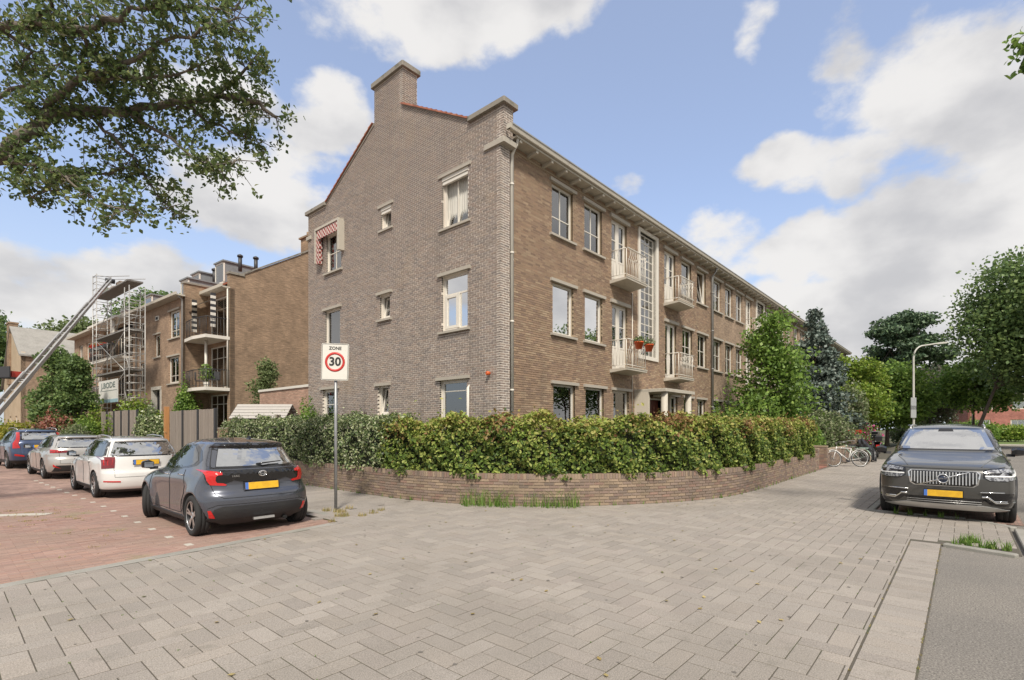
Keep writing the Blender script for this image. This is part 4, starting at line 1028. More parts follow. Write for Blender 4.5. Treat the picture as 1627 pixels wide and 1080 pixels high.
# ---------------------------------------------------------------- hedge
def hedge(label, s0, s1, leafm, youngm, dens, size, top, off0, off1, young, name='hedge', z0=.56, rag=.1):
    t = thing(name, label, 'hedge')
    # near-black sheets inside: the shade behind the leaves put in as colour
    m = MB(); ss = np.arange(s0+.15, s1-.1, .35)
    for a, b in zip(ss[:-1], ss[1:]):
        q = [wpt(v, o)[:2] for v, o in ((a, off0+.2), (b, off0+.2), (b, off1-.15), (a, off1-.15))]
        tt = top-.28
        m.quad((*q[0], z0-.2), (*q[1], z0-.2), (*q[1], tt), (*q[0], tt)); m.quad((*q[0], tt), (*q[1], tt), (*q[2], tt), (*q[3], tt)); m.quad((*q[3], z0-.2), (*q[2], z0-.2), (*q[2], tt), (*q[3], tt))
    m.obj('shade_core', M_CORE, t)
    n = int(dens*(s1-s0)); S = s0+(s1-s0)*RNG.random(n)
    tb = top+rag*.6*np.sin(S*2.1)*np.sin(S*.83+1)+rag*.5*np.sin(S*5.7)
    w = off1-off0; hgt = tb-z0; face = RNG.random(n)*(2*hgt*.62+w)
    u = RNG.random(n); z = np.empty(n); off = np.empty(n); ox = np.empty(n); oz = np.empty(n)
    fr = face < hgt*1.05; tp = (~fr) & (face < hgt*1.05+w*.9); bk = ~(fr | tp)
    wob = .09*np.sin(S*3.3+u*6)+.06*np.sin(S*7.1)*np.sin(u*9)+.05*np.sin(S*13+u*15)
    dpt = np.abs(RNG.normal(0, .12, n))
    z[fr] = (z0+u*hgt)[fr]; off[fr] = (off0+dpt-wob)[fr]; ox[fr] = -1; oz[fr] = .2
    z[tp] = (tb-dpt*.8+wob*.7)[tp]; off[tp] = (off0+u*w)[tp]; ox[tp] = -.2; oz[tp] = 1
    z[bk] = (z0+u*hgt)[bk]; off[bk] = (off1-dpt)[bk]; ox[bk] = 1; oz[bk] = 0
    # rounded front shoulder
    sh = np.clip((z-(tb-.35))/.35, 0, 1); off = np.where(fr, off+.16*sh**2, off)
    stray = RNG.random(n) < .05; z = z+stray*np.abs(RNG.normal(0, .16, n))*(u > .6)
    x, y, tx, ty = wpt(S, off)
    out = np.stack([-ty*ox, tx*ox, oz], 1)*.9
    P = np.stack([x, y, z], 1)
    fz = np.clip((z-(z0+.5))/(top-z0-.5), 0, 1); ny = np.sin(S*1.9)*.2+np.sin(S*4.7+2)*.15
    pr = young*(fz**1.7+ny*fz)+.03
    mi = (RNG.random(n) < pr).astype(int); pb = np.clip(np.sin(S*1.37+1)*np.sin(S*3.1)*1.6-.35+np.sin(z*9+S*2)*.3, 0, .8)*(fz > .35)
    mi = np.where((mi == 1) & (RNG.random(n) < pb+.05), 2, mi)
    leaf_obj('foliage', P, size*(.65+.7*RNG.random(n)), [leafm, youngm, L_BRONZE if youngm is L_YOUNG else youngm], t, kind='leaf', up=.25, out=out, midx=mi)
    return t
sA = float(WS[np.argmin((WP[:, 0]+2.5)**2+(WP[:, 1]-1.6)**2)]); sB = float(WS[np.argmin((WP[:, 0]+2.5)**2+(WP[:, 1]-11.6)**2)])
hedge('clipped pale green evergreen hedge above the wall beside the side street', sB, sA+.3, L_PALE, L_PALE, 2400, .062, 1.90, -.06, 1.25, .0, rag=.12)
hedge('green beech like hedge with yellow and bronze tips round the corner plot', sA, SL-.35, L_HEDGE, L_YOUNG, 2700, .078, 1.82, .02, 1.15, .95, rag=.16)
# ---------------------------------------------------------------- cars (local: x forward, y left, z up, origin under the middle)
M_TYRE = mat('tyre_rubber', (.022,.022,.022), .85, bump=(60,.3))
M_RIMD = mat('dark_rim', (.03,.03,.032), .4, metal=.6)
M_RIMS = mat('silver_rim', (.62,.62,.62), .28, metal=.9)
M_PLAS = mat('black_plastic', (.018,.018,.020), .6, noise=(4,(.03,.029,.027),.5,.4,.7))
M_GBLK = mat('gloss_black', (.008,.008,.009), .12, coat=.5)
M_CGL = glass('car_glass', refl=.22, dark=(.012,.014,.015))
M_CGLR = glass('car_glass_bright', refl=.55, dark=(.05,.055,.055))
M_CHR = mat('chrome', (.75,.75,.74), .12, metal=1.)
M_SILV = mat('satin_silver', (.55,.55,.54), .35, metal=.7)
M_RED = mat('red_lamp', (.50,.012,.012), .15, coat=.8)
M_REDD = mat('dark_red_lamp', (.16,.008,.010), .15, coat=.8)
M_PLATE = mat('yellow_plate', (.72,.42,.02), .5, noise=(9,(.55,.30,.02),.5,.45,.6))
M_BLUE = mat('plate_blue', (.06,.16,.50), .5)
M_LENS = mat('lamp_lens', (.34,.35,.37), .18, coat=.6, noise=(26,(.05,.05,.06),.9,.42,.55))
M_SEAM = mat('panel_gap', (.006,.006,.006), .9)
M_WELL = mat('wheel_well', (.010,.010,.010), 1.)
def paint(name, col, metal=.0, rough=.35, dirt=.25):
    return mat(name, col, rough, metal=metal, coat=1., noise=(2.5, tuple(c*.85+.02 for c in col), dirt, .45, .75))

def interp(tab, z):
    a = np.array(tab); return np.interp(z, a[:, 0], a[:, 1])
def smooth_tab(tab, z):
    """monotone-ish cubic through the table"""
    a = np.array(tab, dtype=float); zz = a[:, 0]; y = a[:, 1]; n = len(zz)
    d = np.diff(y)/np.diff(zz); m = np.zeros(n); m[0] = d[0]; m[-1] = d[-1]
    for i in range(1, n-1): m[i] = 0 if d[i-1]*d[i] <= 0 else 2*d[i-1]*d[i]/(d[i-1]+d[i])
    z = np.clip(z, zz[0], zz[-1]); i = np.clip(np.searchsorted(zz, z)-1, 0, n-2); h = zz[i+1]-zz[i]; t = (z-zz[i])/h
    return (2*t**3-3*t**2+1)*y[i]+(t**3-2*t**2+t)*h*m[i]+(-2*t**3+3*t**2)*y[i+1]+(t**3-t**2)*h*m[i+1]

def car_body(sp):
    zs = sp['levels']; V = []; F = []; NC, NS = 46, 34
    LF = sp.get('lf', [(.2, .62), (.7, .62), (.92, 1.0), (1.0, .9), (1.12, .6), (1.7, .6)]); LR = sp.get('lr', [(.2, .55), (.9, .48), (1.1, .45), (1.7, .5)])
    NF = sp.get('cf', [(.2, 2.7), (.8, 2.7), (1.0, 2.4), (1.7, 2.6)]); NR = sp.get('cr', [(.2, 2.7), (1.0, 2.8), (1.4, 2.9), (1.7, 2.5)])
    for z in zs:
        xf = smooth_tab(sp['front'], z); xr = smooth_tab(sp['rear'], z); w = smooth_tab(sp['w'], z)
        lf, lr = interp(LF, z), interp(LR, z); k_ = min(1, .97*(xf-xr)/(lf+lr)); lf, lr = lf*k_, lr*k_
        nf, nr = interp(NF, z), interp(NR, z); xa, xb = xf-lf, xr+lr; pts = []
        tf, tr_ = sp.get('tf', .965), sp.get('tr', .955)
        for i in range(NC):
            a = -pi/2+pi*(i+.5)/NC; pts.append((xa+lf*abs(cos(a))**(2/nf), w*tf*abs(sin(a))**(2/nf)*(1 if a > 0 else -1)))
        side = []
        for i in range(NS):
            t = (i+.5)/NS; u = 2*t-1; side.append((xa+(xb-xa)*t, w*(1-(1-(tf if u < 0 else tr_))*abs(u)**2.2)))
        pts += side
        for i in range(NC):
            a = pi/2-pi*(i+.5)/NC; pts.append((xb-lr*abs(cos(a))**(2/nr), w*tr_*abs(sin(a))**(2/nr)*(1 if a > 0 else -1)))
        pts += [(x, -y) for x, y in side[::-1]]
        M_ = len(pts)
        for x, y in pts:
            sg = 1 if y > 0 else -1
            for wx in (sp['fa'], sp['ra']):
                r = sqrt((x-wx)**2+(z-sp['wr'])**2); R = sp['wr']+.04
                if abs(y) > w*.6: y += sg*sp.get('flare', .025)*math.exp(-((r-R)/.12)**2)*(1 if z > .2 else .3)
            if sp['ra']+.25 < x < sp['fa']-.25 and .3 < z < .85: y -= sg*.02*sin((z-.3)/.55*pi)*min(1, (x-sp['ra']-.25)/.3, (sp['fa']-.25-x)/.3)
            V.append((x, y, z))
    K = len(zs)
    for i in range(K-1):
        for k in range(M_): F.append((i*M_+k, i*M_+(k+1) % M_, (i+1)*M_+(k+1) % M_, (i+1)*M_+k))
    F.append(tuple(M_-1-k for k in range(M_))); F.append(tuple((K-1)*M_+k for k in range(M_)))
    me = bpy.data.meshes.new('body'); me.from_pydata(V, [], F)
    for m_ in (sp['paint'], M_PLAS, M_WELL): me.materials.append(m_)
    zl = sp.get('trim', .24)
    for p in me.polygons:
        p.use_smooth = True
        if p.center.z < zl or abs(p.normal.z) > .99 and p.center.z < .5: p.material_index = 1
    bm = bmesh.new(); bm.from_mesh(me); bmesh.ops.recalc_face_normals(bm, faces=bm.faces); bvh = BVHTree.FromBMesh(bm); bm.to_mesh(me); bm.free()
    # cut the wheel arches
    tmp = bpy.data.objects.new('tmp', me); COL.objects.link(tmp); cut = []
    for wx in (sp['fa'], sp['ra']):
        for sy in (1, -1):
            c = MB(); w0 = sp['hw']
            c.lathe([(sp['wr']+.045, sy*(w0-.32)), (sp['wr']+.045, sy*(w0+.3))], 40, 'y', (wx, 0, sp['wr']), m=0)
            co = bpy.data.objects.new('c', c.mesh('c', M_WELL)); COL.objects.link(co); cut.append(co)
            m_ = tmp.modifiers.new('b', 'BOOLEAN'); m_.operation = 'DIFFERENCE'; m_.object = co; m_.solver = 'EXACT'; m_.material_mode = 'TRANSFER'
    dg = bpy.context.evaluated_depsgraph_get(); res = bpy.data.meshes.new_from_object(tmp.evaluated_get(dg)); res.name = 'body'
    for o_ in cut+[tmp]: bpy.data.objects.remove(o_)
    return res, bvh

def outline_grid(poly, step=.07):
    bm = bmesh.new(); vs = [bm.verts.new((p[0], p[1], 0)) for p in poly]; bm.faces.new(vs)
    bmesh.ops.triangulate(bm, faces=bm.faces[:])
    for _ in range(6):
        es = [e for e in bm.edges if e.calc_length() > step]
        if not es: break
        bmesh.ops.subdivide_edges(bm, edges=es, cuts=1)
        bmesh.ops.triangulate(bm, faces=[f for f in bm.faces if len(f.verts) > 3])
    return bm
def decal(bvh, poly, view, off, name, m_, parent, depth=.012, sgn=1, step=.07, bulge=0.):
    """a panel of given outline laid on the bodywork; view: 'side' (x,z), 'rear'/'front' (y,z), 'top' (x,y)"""
    bm = outline_grid(poly, step); hit = True
    top = {}
    for v in bm.verts:
        a, b = v.co.x, v.co.y
        o_, d_ = {'side': (Vector((a, 3*sgn, b)), Vector((0, -sgn, 0))), 'rear': (Vector((-5, a, b)), Vector((1, 0, 0))), 'front': (Vector((5, a, b)), Vector((-1, 0, 0))), 'top': (Vector((a, b, 5)), Vector((0, 0, -1)))}[view]
        h = bvh.ray_cast(o_, d_)
        if h[0] is None: h = (bvh.find_nearest(Vector((a, 0, b)) if view == 'side' else Vector((0, a, b)))[0], -d_)
        nn = h[1] if h[1].dot(d_) < 0 else -h[1]
        top[v] = (h[0], nn)
    for v in bm.verts: v.co = top[v][0]+top[v][1]*off
    be = [e for e in bm.edges if len(e.link_faces) == 1]
    r = bmesh.ops.extrude_edge_only(bm, edges=be)
    nv = [g for g in r['geom'] if isinstance(g, bmesh.types.BMVert)]
    ca = {}
    for v in nv:
        for e in v.link_edges:
            o2 = e.other_vert(v)
            if o2 in top: v.co = o2.co-top[o2][1]*(off+depth); break
    bmesh.ops.recalc_face_normals(bm, faces=bm.faces)
    me = bpy.data.meshes.new(name); bm.to_mesh(me); bm.free(); me.materials.append(m_)
    for p in me.polygons: p.use_smooth = False
    return link(name, me, parent)
def seam(bvh, line, view, name, parent, sgn=1, w=.004, m_=None, off=.0015):
    P = []
    for (a, b), (c, d) in zip(line[:-1], line[1:]):
        n = max(1, int(math.hypot(c-a, d-b)/.05))
        for i in range(n): P.append((a+(c-a)*i/n, b+(d-b)*i/n))
    P.append(line[-1]); Q = []
    for a, b in P:
        o_, d_ = {'side': (Vector((a, 3*sgn, b)), Vector((0, -sgn, 0))), 'rear': (Vector((-5, a, b)), Vector((1, 0, 0))), 'front': (Vector((5, a, b)), Vector((-1, 0, 0))), 'top': (Vector((a, b, 5)), Vector((0, 0, -1)))}[view]
        h = bvh.ray_cast(o_, d_)
        if h[0] is not None: Q.append(h[0]+(h[1] if h[1].dot(d_) < 0 else -h[1])*off)
    m = MB()
    if len(Q) > 1: m.tube([tuple(q) for q in Q], w, 6)
    return m.obj(name, m_ or M_SEAM, parent)
def sym(poly): return [(-a, b) for a, b in poly][::-1]

def wheel(parent, x, y, r, w, sgn, style, steer=0.):
    e = link('wheel', None, parent, loc=(x, y*sgn, r), rot=(0, 0, steer+(0 if sgn > 0 else pi)))
    def ty():
        m = MB(); h = w/2
        m.lathe([(r*.70, -h*.8), (r*.74, -h), (r*.90, -h*1.02), (r*.975, -h*.88), (r, -h*.6), (r, -h*.32), (r-.008, -h*.30), (r-.008, -h*.24), (r, -h*.22), (r, h*.22), (r-.008, h*.24), (r-.008, h*.30), (r, h*.32), (r, h*.6), (r*.975, h*.88), (r*.90, h*1.02), (r*.74, h), (r*.70, h*.8)], 36, 'y', close=True)
        return m.mesh('tyre', M_TYRE)
    link('tyre', cached(('ty', r, w), ty), e)
    def rm():
        m = MB(); h = w/2; R = r*.72
        m.lathe([(R, -h*.7), (R, h*.86), (R-.012, h*.88), (R-.02, h*.5), (R-.03, -h*.1), (.02, -h*.1), (.02, -h*.12)], 36, 'y', m=1)
        m.lathe([(R+.002, h*.80), (R+.002, h*.88), (R-.016, h*.90), (R-.018, h*.8)], 36, 'y', m=0, close=True)
        n = {'five': 5, 'ten': 10, 'multi': 7}[style]
        for i in range(n):
            a = 2*pi*i/n+.3
            for dd in ((-.16, .16) if style == 'five' else ((0,) if style == 'ten' else (-.12, .12))):
                a2 = a+dd; p0 = Vector((cos(a+dd*.25)*.05, 0, sin(a+dd*.25)*.05)); p1 = Vector((cos(a2)*R, 0, sin(a2)*R))
                t = (p1-p0).normalized(); s_ = Vector((-t.z, 0, t.x)); w0, w1 = .020, (.016 if style != 'ten' else .02)
                y0, y1 = h*.72, h*.84
                pts = [p0-s_*w0, p1-s_*w1, p1+s_*w1, p0+s_*w0]
                o_ = m.verts([(p.x, h*.3, p.z) for p in pts]+[(p.x, y0 if i_ in (0, 3) else y1, p.z) for i_, p in enumerate(pts)])
                m.face((o_+4, o_+5, o_+6, o_+7), 0)
                for k in range(4): m.face((o_+k, o_+(k+1) % 4, o_+4+(k+1) % 4, o_+4+k), 1)
        m.lathe([(.055, h*.3), (.055, h*.74), (.035, h*.78), (.034, h*.70), (.001, h*.72)], 18, 'y', m=0)
        return m.mesh('rim', [M_RIMS if style != 'dark' else M_RIMD, M_RIMD])
    link('rim', cached(('rm', r, w, style), rm), e)
    return e

def mirror(bvh, parent, x, y, z, sgn, cap):
    m = MB(); m.prism([(x-.02, z-.02), (x+.05, z-.02), (x+.02, z+.03), (x-.02, z+.03)], 'y', y*sgn-.02*sgn, (y+.10)*sgn)
    pr = [(-.04, -.05), (.03, -.06), (.09, -.03), (.09, .05), (.03, .085), (-.045, .08)]
    o_ = m.verts([(x+a, (y+.05)*sgn, z+.05+b*.8) for a, b in pr]+[(x+a*1.05, (y+.12)*sgn, z+.06+b*1.1) for a, b in pr]+[(x+a*.8, (y+.215)*sgn, z+.06+b*.85) for a, b in pr]+[(x+a*.35, (y+.235)*sgn, z+.06+b*.5) for a, b in pr])
    for k in range(3):
        for i in range(6): m.face((o_+6*k+i, o_+6*k+(i+1) % 6, o_+6*k+6+(i+1) % 6, o_+6*k+6+i), 1)
    m.face([o_+i for i in range(6)], 1); m.face([o_+18+i for i in range(6)], 1)
    e = m.obj('wing_mirror', [M_PLAS, cap], parent)
    g = MB(); g.box(x-.052, x-.048, (y+.06)*sgn, (y+.20)*sgn, z+.02, z+.115); g.obj('mirror_glass', M_CGLR, e)
def handle(bvh, parent, x, z, sgn, m_):
    h = bvh.ray_cast(Vector((x, 3*sgn, z)), Vector((0, -sgn, 0)))[0]
    m = MB(); y = h.y; m.tube([(x-.09, y-.01*sgn, z-.003), (x-.08, y+.022*sgn, z), (x+.07, y+.026*sgn, z+.003), (x+.085, y-.01*sgn, z+.003)], [.010, .013, .013, .010], 6); m.obj('door_handle', m_, parent)
def plate(parent, x, z, rear=True, tilt=0.):
    e = link('number_plate', None, parent, loc=(x, 0, z), rot=(0, radians(tilt), 0)); s = -1 if rear else 1
    MB().bevbox(-.006, .006, -.26, .26, -.055, .055, .004).obj('plate', M_PLATE, e)
    yb = .235 if rear else -.235
    # the blue strip is at the reader's left
    MB().box(.0062*s, .008*s, yb-.023, yb+.023, -.053, .053).obj('blue_strip', M_BLUE, e)
    MB().box(-.004*1, .004, -.27, .27, -.062, .062).obj('holder', M_GBLK, e)
    return e
def levels(a, b, z0, z1, ztop):
    L = list(np.arange(z0, z1, .03))+list(np.arange(z1, ztop-.10, .022))+list(ztop-.10+.10*np.sin(np.linspace(0, 1, 14)*pi/2)); return [float(v) for v in L]

# --- dark grey hatchback at the corner -------------------------------------------------------
def hatchback():
    sp = dict(hw=.872, wr=.315, fa=1.17, ra=-1.39, flare=.036, lf=[(.2,.7),(.7,.7),(.95,1.1),(1.1,.7),(1.5,.7)], lr=[(.17,.5),(.6,.46),(.95,.42),(1.1,.5),(1.5,.6)], paint=paint('dark_grey_paint', (.080,.086,.106), .5, .26),
        front=[(.17,1.84),(.3,1.94),(.5,1.965),(.68,1.93),(.78,1.82),(.88,1.55),(.95,1.22),(.99,1.04),(1.1,.84),(1.3,.45),(1.42,.18),(1.47,-.02),(1.5,-.3),(1.51,-.45)],
        rear=[(.17,-1.80),(.3,-1.93),(.42,-1.965),(.56,-1.965),(.64,-1.945),(.70,-1.895),(.80,-1.87),(.90,-1.885),(.97,-1.90),(1.02,-1.86),(1.10,-1.79),(1.28,-1.66),(1.37,-1.61),(1.405,-1.66),(1.43,-1.64),(1.455,-1.45),(1.48,-1.15),(1.5,-.75),(1.51,-.55)],
        w=[(.17,.80),(.28,.845),(.5,.872),(.75,.868),(.88,.845),(.98,.80),(1.05,.762),(1.2,.70),(1.36,.632),(1.43,.585),(1.47,.50),(1.50,.28),(1.51,.12)],
        nf=[(.2,4.2),(.7,4.2),(.95,3.2),(1.1,4),(1.51,3)], nr=[(.17,4.6),(.6,4.4),(.9,3.9),(1.05,4.2),(1.4,4.2),(1.51,3)], mid=[(.2,0),(.9,0),(1.0,-.2),(1.51,-.5)], levels=levels(0,0,.17,.9,1.51), trim=.26)
    T = thing('parked_car', 'dark grey hatchback parked at the corner beside the speed limit sign', 'car', (-6.06, 1.40, -.047), radians(90), group='cars parked along the kerb of the side street')
    me, bvh = car_body(sp); B_ = link('body', me, T)
    D = lambda poly, view, off, name, m_, **k: decal(bvh, poly, view, off, name, m_, T, **k)
    for s in (1, -1):
        D([(1.02,.985),(.78,1.12),(.50,1.27),(.2,1.385),(-.35,1.432),(-.85,1.415),(-1.14,1.31),(-1.33,1.17),(-1.20,1.075),(-.9,1.03),(-.2,.985)], 'side', .002, 'window_surround', M_GBLK, sgn=s)
        D([(.90,1.0),(.52,1.225),(.2,1.345),(-.22,1.39),(-.22,1.005)], 'side', .005, 'front_side_window', M_CGL, sgn=s)
        D([(-.30,1.01),(-.30,1.392),(-.82,1.375),(-1.02,1.28),(-1.17,1.16),(-1.08,1.09),(-.86,1.05)], 'side', .005, 'rear_side_window', M_CGL, sgn=s)
        seam(bvh, [(.86,.98),(.88,.70),(.84,.32)], 'side', 'door_gap', T, s); seam(bvh, [(-.26,.98),(-.26,.32)], 'side', 'door_gap', T, s)
        seam(bvh, [(-.88,1.0),(-1.02,.75),(-.98,.62),(-.86,.5),(-.84,.32)], 'side', 'door_gap', T, s); seam(bvh, [(.84,.31),(-.84,.31)], 'side', 'door_gap', T, s)
        D([(1.02-.2,.20),(.82,.265),(-.98,.265),(-.98,.20)], 'side', .012, 'side_sill', M_PLAS, sgn=s)
        handle(bvh, T, -.05, .90, s, M_CHR); handle(bvh, T, -.80, .925, s, M_CHR)
        mirror(bvh, T, .72, .80, .95, s, M_GBLK)
        # rear lamp: a red bracket open towards the middle, in a dark housing
        q = (lambda P: P) if s > 0 else sym
        e = D(q([(.40,.985),(.75,1.01),(.76,.90),(.73,.81),(.60,.795),(.42,.855)]), 'rear', .008, 'tail_lamp_housing', M_GBLK)
        D(q([(.56,.985),(.755,1.02),(.745,.95),(.735,.87),(.70,.80),(.52,.785),(.50,.80),(.54,.825),(.62,.835),(.64,.87),(.635,.935),(.61,.95),(.56,.955)]), 'rear', .016, 'tail_lamp', M_RED, step=.05)
        D(q([(.66,.30),(.73,.31),(.755,.42),(.72,.42)]), 'rear', .012, 'reflector', M_RED)
    D([(-.60,1.075),(-.50,1.345),(.50,1.345),(.60,1.075)], 'rear', .006, 'rear_window', M_CGLR)
    D([(-.68,1.04),(-.56,1.37),(.56,1.37),(.68,1.04)], 'rear', .002, 'window_surround', M_GBLK)
    D([(-.58,1.365),(-.52,1.43),(.52,1.43),(.58,1.365)], 'rear', .01, 'roof_spoiler', M_GBLK)
    D([(-.58,1.02),(.58,1.02),(.56,.90),(.40,.865),(.30,.84),(-.30,.84),(-.40,.865),(-.56,.90)], 'rear', .010, 'lamp_bar', M_GBLK)
    D([(-.76,.245),(-.68,.435),(-.58,.475),(.58,.475),(.68,.435),(.76,.245),(.5,.22),(-.5,.22)], 'rear', .006, 'bumper_insert', M_PLAS)
    seam(bvh, [(-.70,.80),(-.66,.66),(-.56,.60),(.56,.60),(.66,.66),(.70,.80)], 'rear', 'tailgate_gap', T)
    seam(bvh, [(-.76,.45),(-.64,.50),(.64,.50),(.76,.45)], 'rear', 'bumper_crease', T)
    m = MB(); m.box(-1.99, -1.95, -.16, .16, .235, .27); m.obj('tow_cover', M_SILV, T)
    plate(T, -1.905, .765, True, 6)
    m = MB()
    for sx, sz in ((.062,.042),(.034,.040)):
        ps = [(-1.925, sx*cos(a)*(1), .955+sz*sin(a)*(1 if sx > .05 else .95)) for a in np.linspace(0, 2*pi, 25)]; m.tube(ps, .006, 6, cap=False)
    ps = [(-1.925, .048*cos(a), .968+.018*sin(a)) for a in np.linspace(0, 2*pi, 21)]; m.tube(ps, .005, 6, cap=False); m.obj('emblem', M_CHR, T)
    m = MB(); m.tube([(-1.80, .05, 1.10), (-1.835, -.06, 1.115), (-1.80, -.34, 1.135)], [.016, .013, .008], 6); m.obj('rear_wiper', M_GBLK, T)
    m = MB(); m.prism([(-1.30,1.49),(-1.36,1.545),(-1.40,1.55),(-1.42,1.485)], 'y', -.018, .018); m.obj('aerial_fin', M_GBLK, T)
    text('YARIS', .045, (-1.905, .40, .93), (radians(90), 0, radians(-90)), M_CHR, T, 'badge_lettering')
    for s in (1, -1):
        D([(.35*s,.62),(.6*s,.72),(.78*s,.80),(.80*s,.70),(.70*s,.62)], 'front', .01, 'headlamp', M_LENS)
    D([(-.65,1.0),(-.54,1.38),(.54,1.38),(.65,1.0)], 'front', .004, 'windscreen', M_CGLR)
    D([(-.4,.28),(-.5,.5),(.5,.5),(.4,.28)], 'front', .006, 'grille', M_GBLK); plate(T, 1.985, .45, False)
    wheel(T, sp['fa'], .765, .315, .20, 1, 'five', radians(-24)); wheel(T, sp['fa'], .765, .315, .20, -1, 'five', radians(-24))
    wheel(T, sp['ra'], .775, .315, .20, 1, 'five'); wheel(T, sp['ra'], .775, .315, .20, -1, 'five')
    m = MB(); m.box(-1.2, 1.0, -.55, .55, .14, .2); m.tube([(-1.2, -.35, .2), (-1.9, -.38, .2)], .03, 8); m.tube([(-1.45, -.7, .30), (-1.45, .7, .30)], .035, 8); m.obj('underbody', M_WELL, T)
    return T

def text(s, size, loc, rot, m_, parent, name, ext=.002, bold=0., align='CENTER', sx=1.):
    cu = bpy.data.curves.new('t', 'FONT'); cu.body = s; cu.size = size; cu.align_x = align; cu.align_y = 'CENTER'; cu.extrude = ext; cu.offset = bold; cu.resolution_u = 3
    o_ = bpy.data.objects.new('t', cu); COL.objects.link(o_)
    me = bpy.data.meshes.new_from_object(o_.evaluated_get(bpy.context.evaluated_depsgraph_get())); bpy.data.objects.remove(o_)
    me.materials.clear(); me.materials.append(m_)
    return link(name, me, parent, loc=loc, rot=rot, scale=(sx, 1, 1))

# --- estates and SUV further up the side street -----------------------------------------------
def generic(label, loc, rz, sp, kind):
    T = thing('parked_car', label, 'car', loc, rz, group='cars parked along the kerb of the side street')
    me, bvh = car_body(sp); link('body', me, T)
    D = lambda poly, view, off, name, m_, **k: decal(bvh, poly, view, off, name, m_, T, step=.09, **k)
    h = sp['h']; bl = sp['belt']; xf, xr, L2 = sp['fa'], sp['ra'], sp['L']/2
    for s in (1, -1):
        q = (lambda P: P) if s > 0 else sym
        D(sp['sidewin'], 'side', .002, 'window_surround', M_GBLK, sgn=s)
        for P in sp['panes']: D(P, 'side', .005, 'side_window', M_CGL, sgn=s)
        for gx in (sp['panes'][0][-1][0]-.04,): seam(bvh, [(gx, bl), (gx, .3)], 'side', 'door_gap', T, s)
        seam(bvh, [(xf-.35, bl), (xf-.38, .32)], 'side', 'door_gap', T, s); seam(bvh, [(xr+.62, bl), (xr+.42, .6), (xr+.45, .32)], 'side', 'door_gap', T, s)
        D([(xf-.4, .2), (xf-.4, .27), (xr+.4, .27), (xr+.4, .2)], 'side', .01, 'side_sill', M_PLAS, sgn=s)
        handle(bvh, T, sp['panes'][0][-1][0]+.15, bl-.10, s, sp['paint'] if kind != 'chrome' else M_CHR); handle(bvh, T, sp['panes'][0][-1][0]-.75, bl-.09, s, sp['paint'])
        mirror(bvh, T, xf-.42, sp['hw']-.06, bl-.02, s, sp.get('mirror', M_PLAS))
        for P, m_ in sp['lamps']: D(q(P), 'rear', .014, 'tail_lamp', m_)
        for P, m_ in sp.get('low', []): D(q(P), 'rear', .010, 'reflector', m_)
        D(q([(.4,.66),(.62,.80),(.84,.84),(.80,.68)]), 'front', .01, 'headlamp', M_LENS)
        for yw, n in (((xf), 1), ((xr), 1)): wheel(T, yw, sp['hw']-.11, sp['wr'], .215, s, sp['rim'])
        if sp.get('rails'):
            m = MB(); yr = sp['rails']; m.tube([(xf-1.15, yr*s, h-.07), (xf-1.25, yr*s, h+.012), (-.5, yr*s, h+.035), (xr-.05, yr*s, h+.0), (xr-.2, yr*s, h-.07)], .016, 6); m.obj('roof_rail', M_SILV, T)
    w0, w1, z0, z1 = sp['rw']
    D([(-w0-.05,z0-.03),(-w1-.05,z1+.025),(w1+.05,z1+.025),(w0+.05,z0-.03)], 'rear', .002, 'window_surround', M_GBLK)
    D([(-w0,z0),(-w1,z1),(w1,z1),(w0,z0)], 'rear', .006, 'rear_window', M_CGLR)
    D([(-w0,sp['fz'][0]),(-w1,sp['fz'][1]),(w1,sp['fz'][1]),(w0,sp['fz'][0])], 'front', .004, 'windscreen', M_CGLR)
    D([(-.45,.45),(-.5,.70),(.5,.70),(.45,.45)], 'front', .006, 'grille', M_GBLK)
    seam(bvh, [(-.62,bl-.12),(-.60,.52),(.60,.52),(.62,bl-.12)], 'rear', 'tailgate_gap', T)
    if 'bump' in sp: D(sp['bump'], 'rear', .006, 'bumper_insert', M_PLAS)
    plate(T, sp['px'][0], sp['px'][1], True, 3)
    m = MB(); m.tube([(sp['ra']+.25, 0, h-.02), (sp['ra']+.1, 0, h+.16)], [.012, .004], 6); m.obj('aerial', M_GBLK, T)
    m = MB(); m.box(xr+.1, xf-.1, -.55, .55, .15, .22); m.tube([(xr, -.75, .32), (xr, .75, .32)], .04, 8); m.obj('underbody', M_WELL, T)
    return T
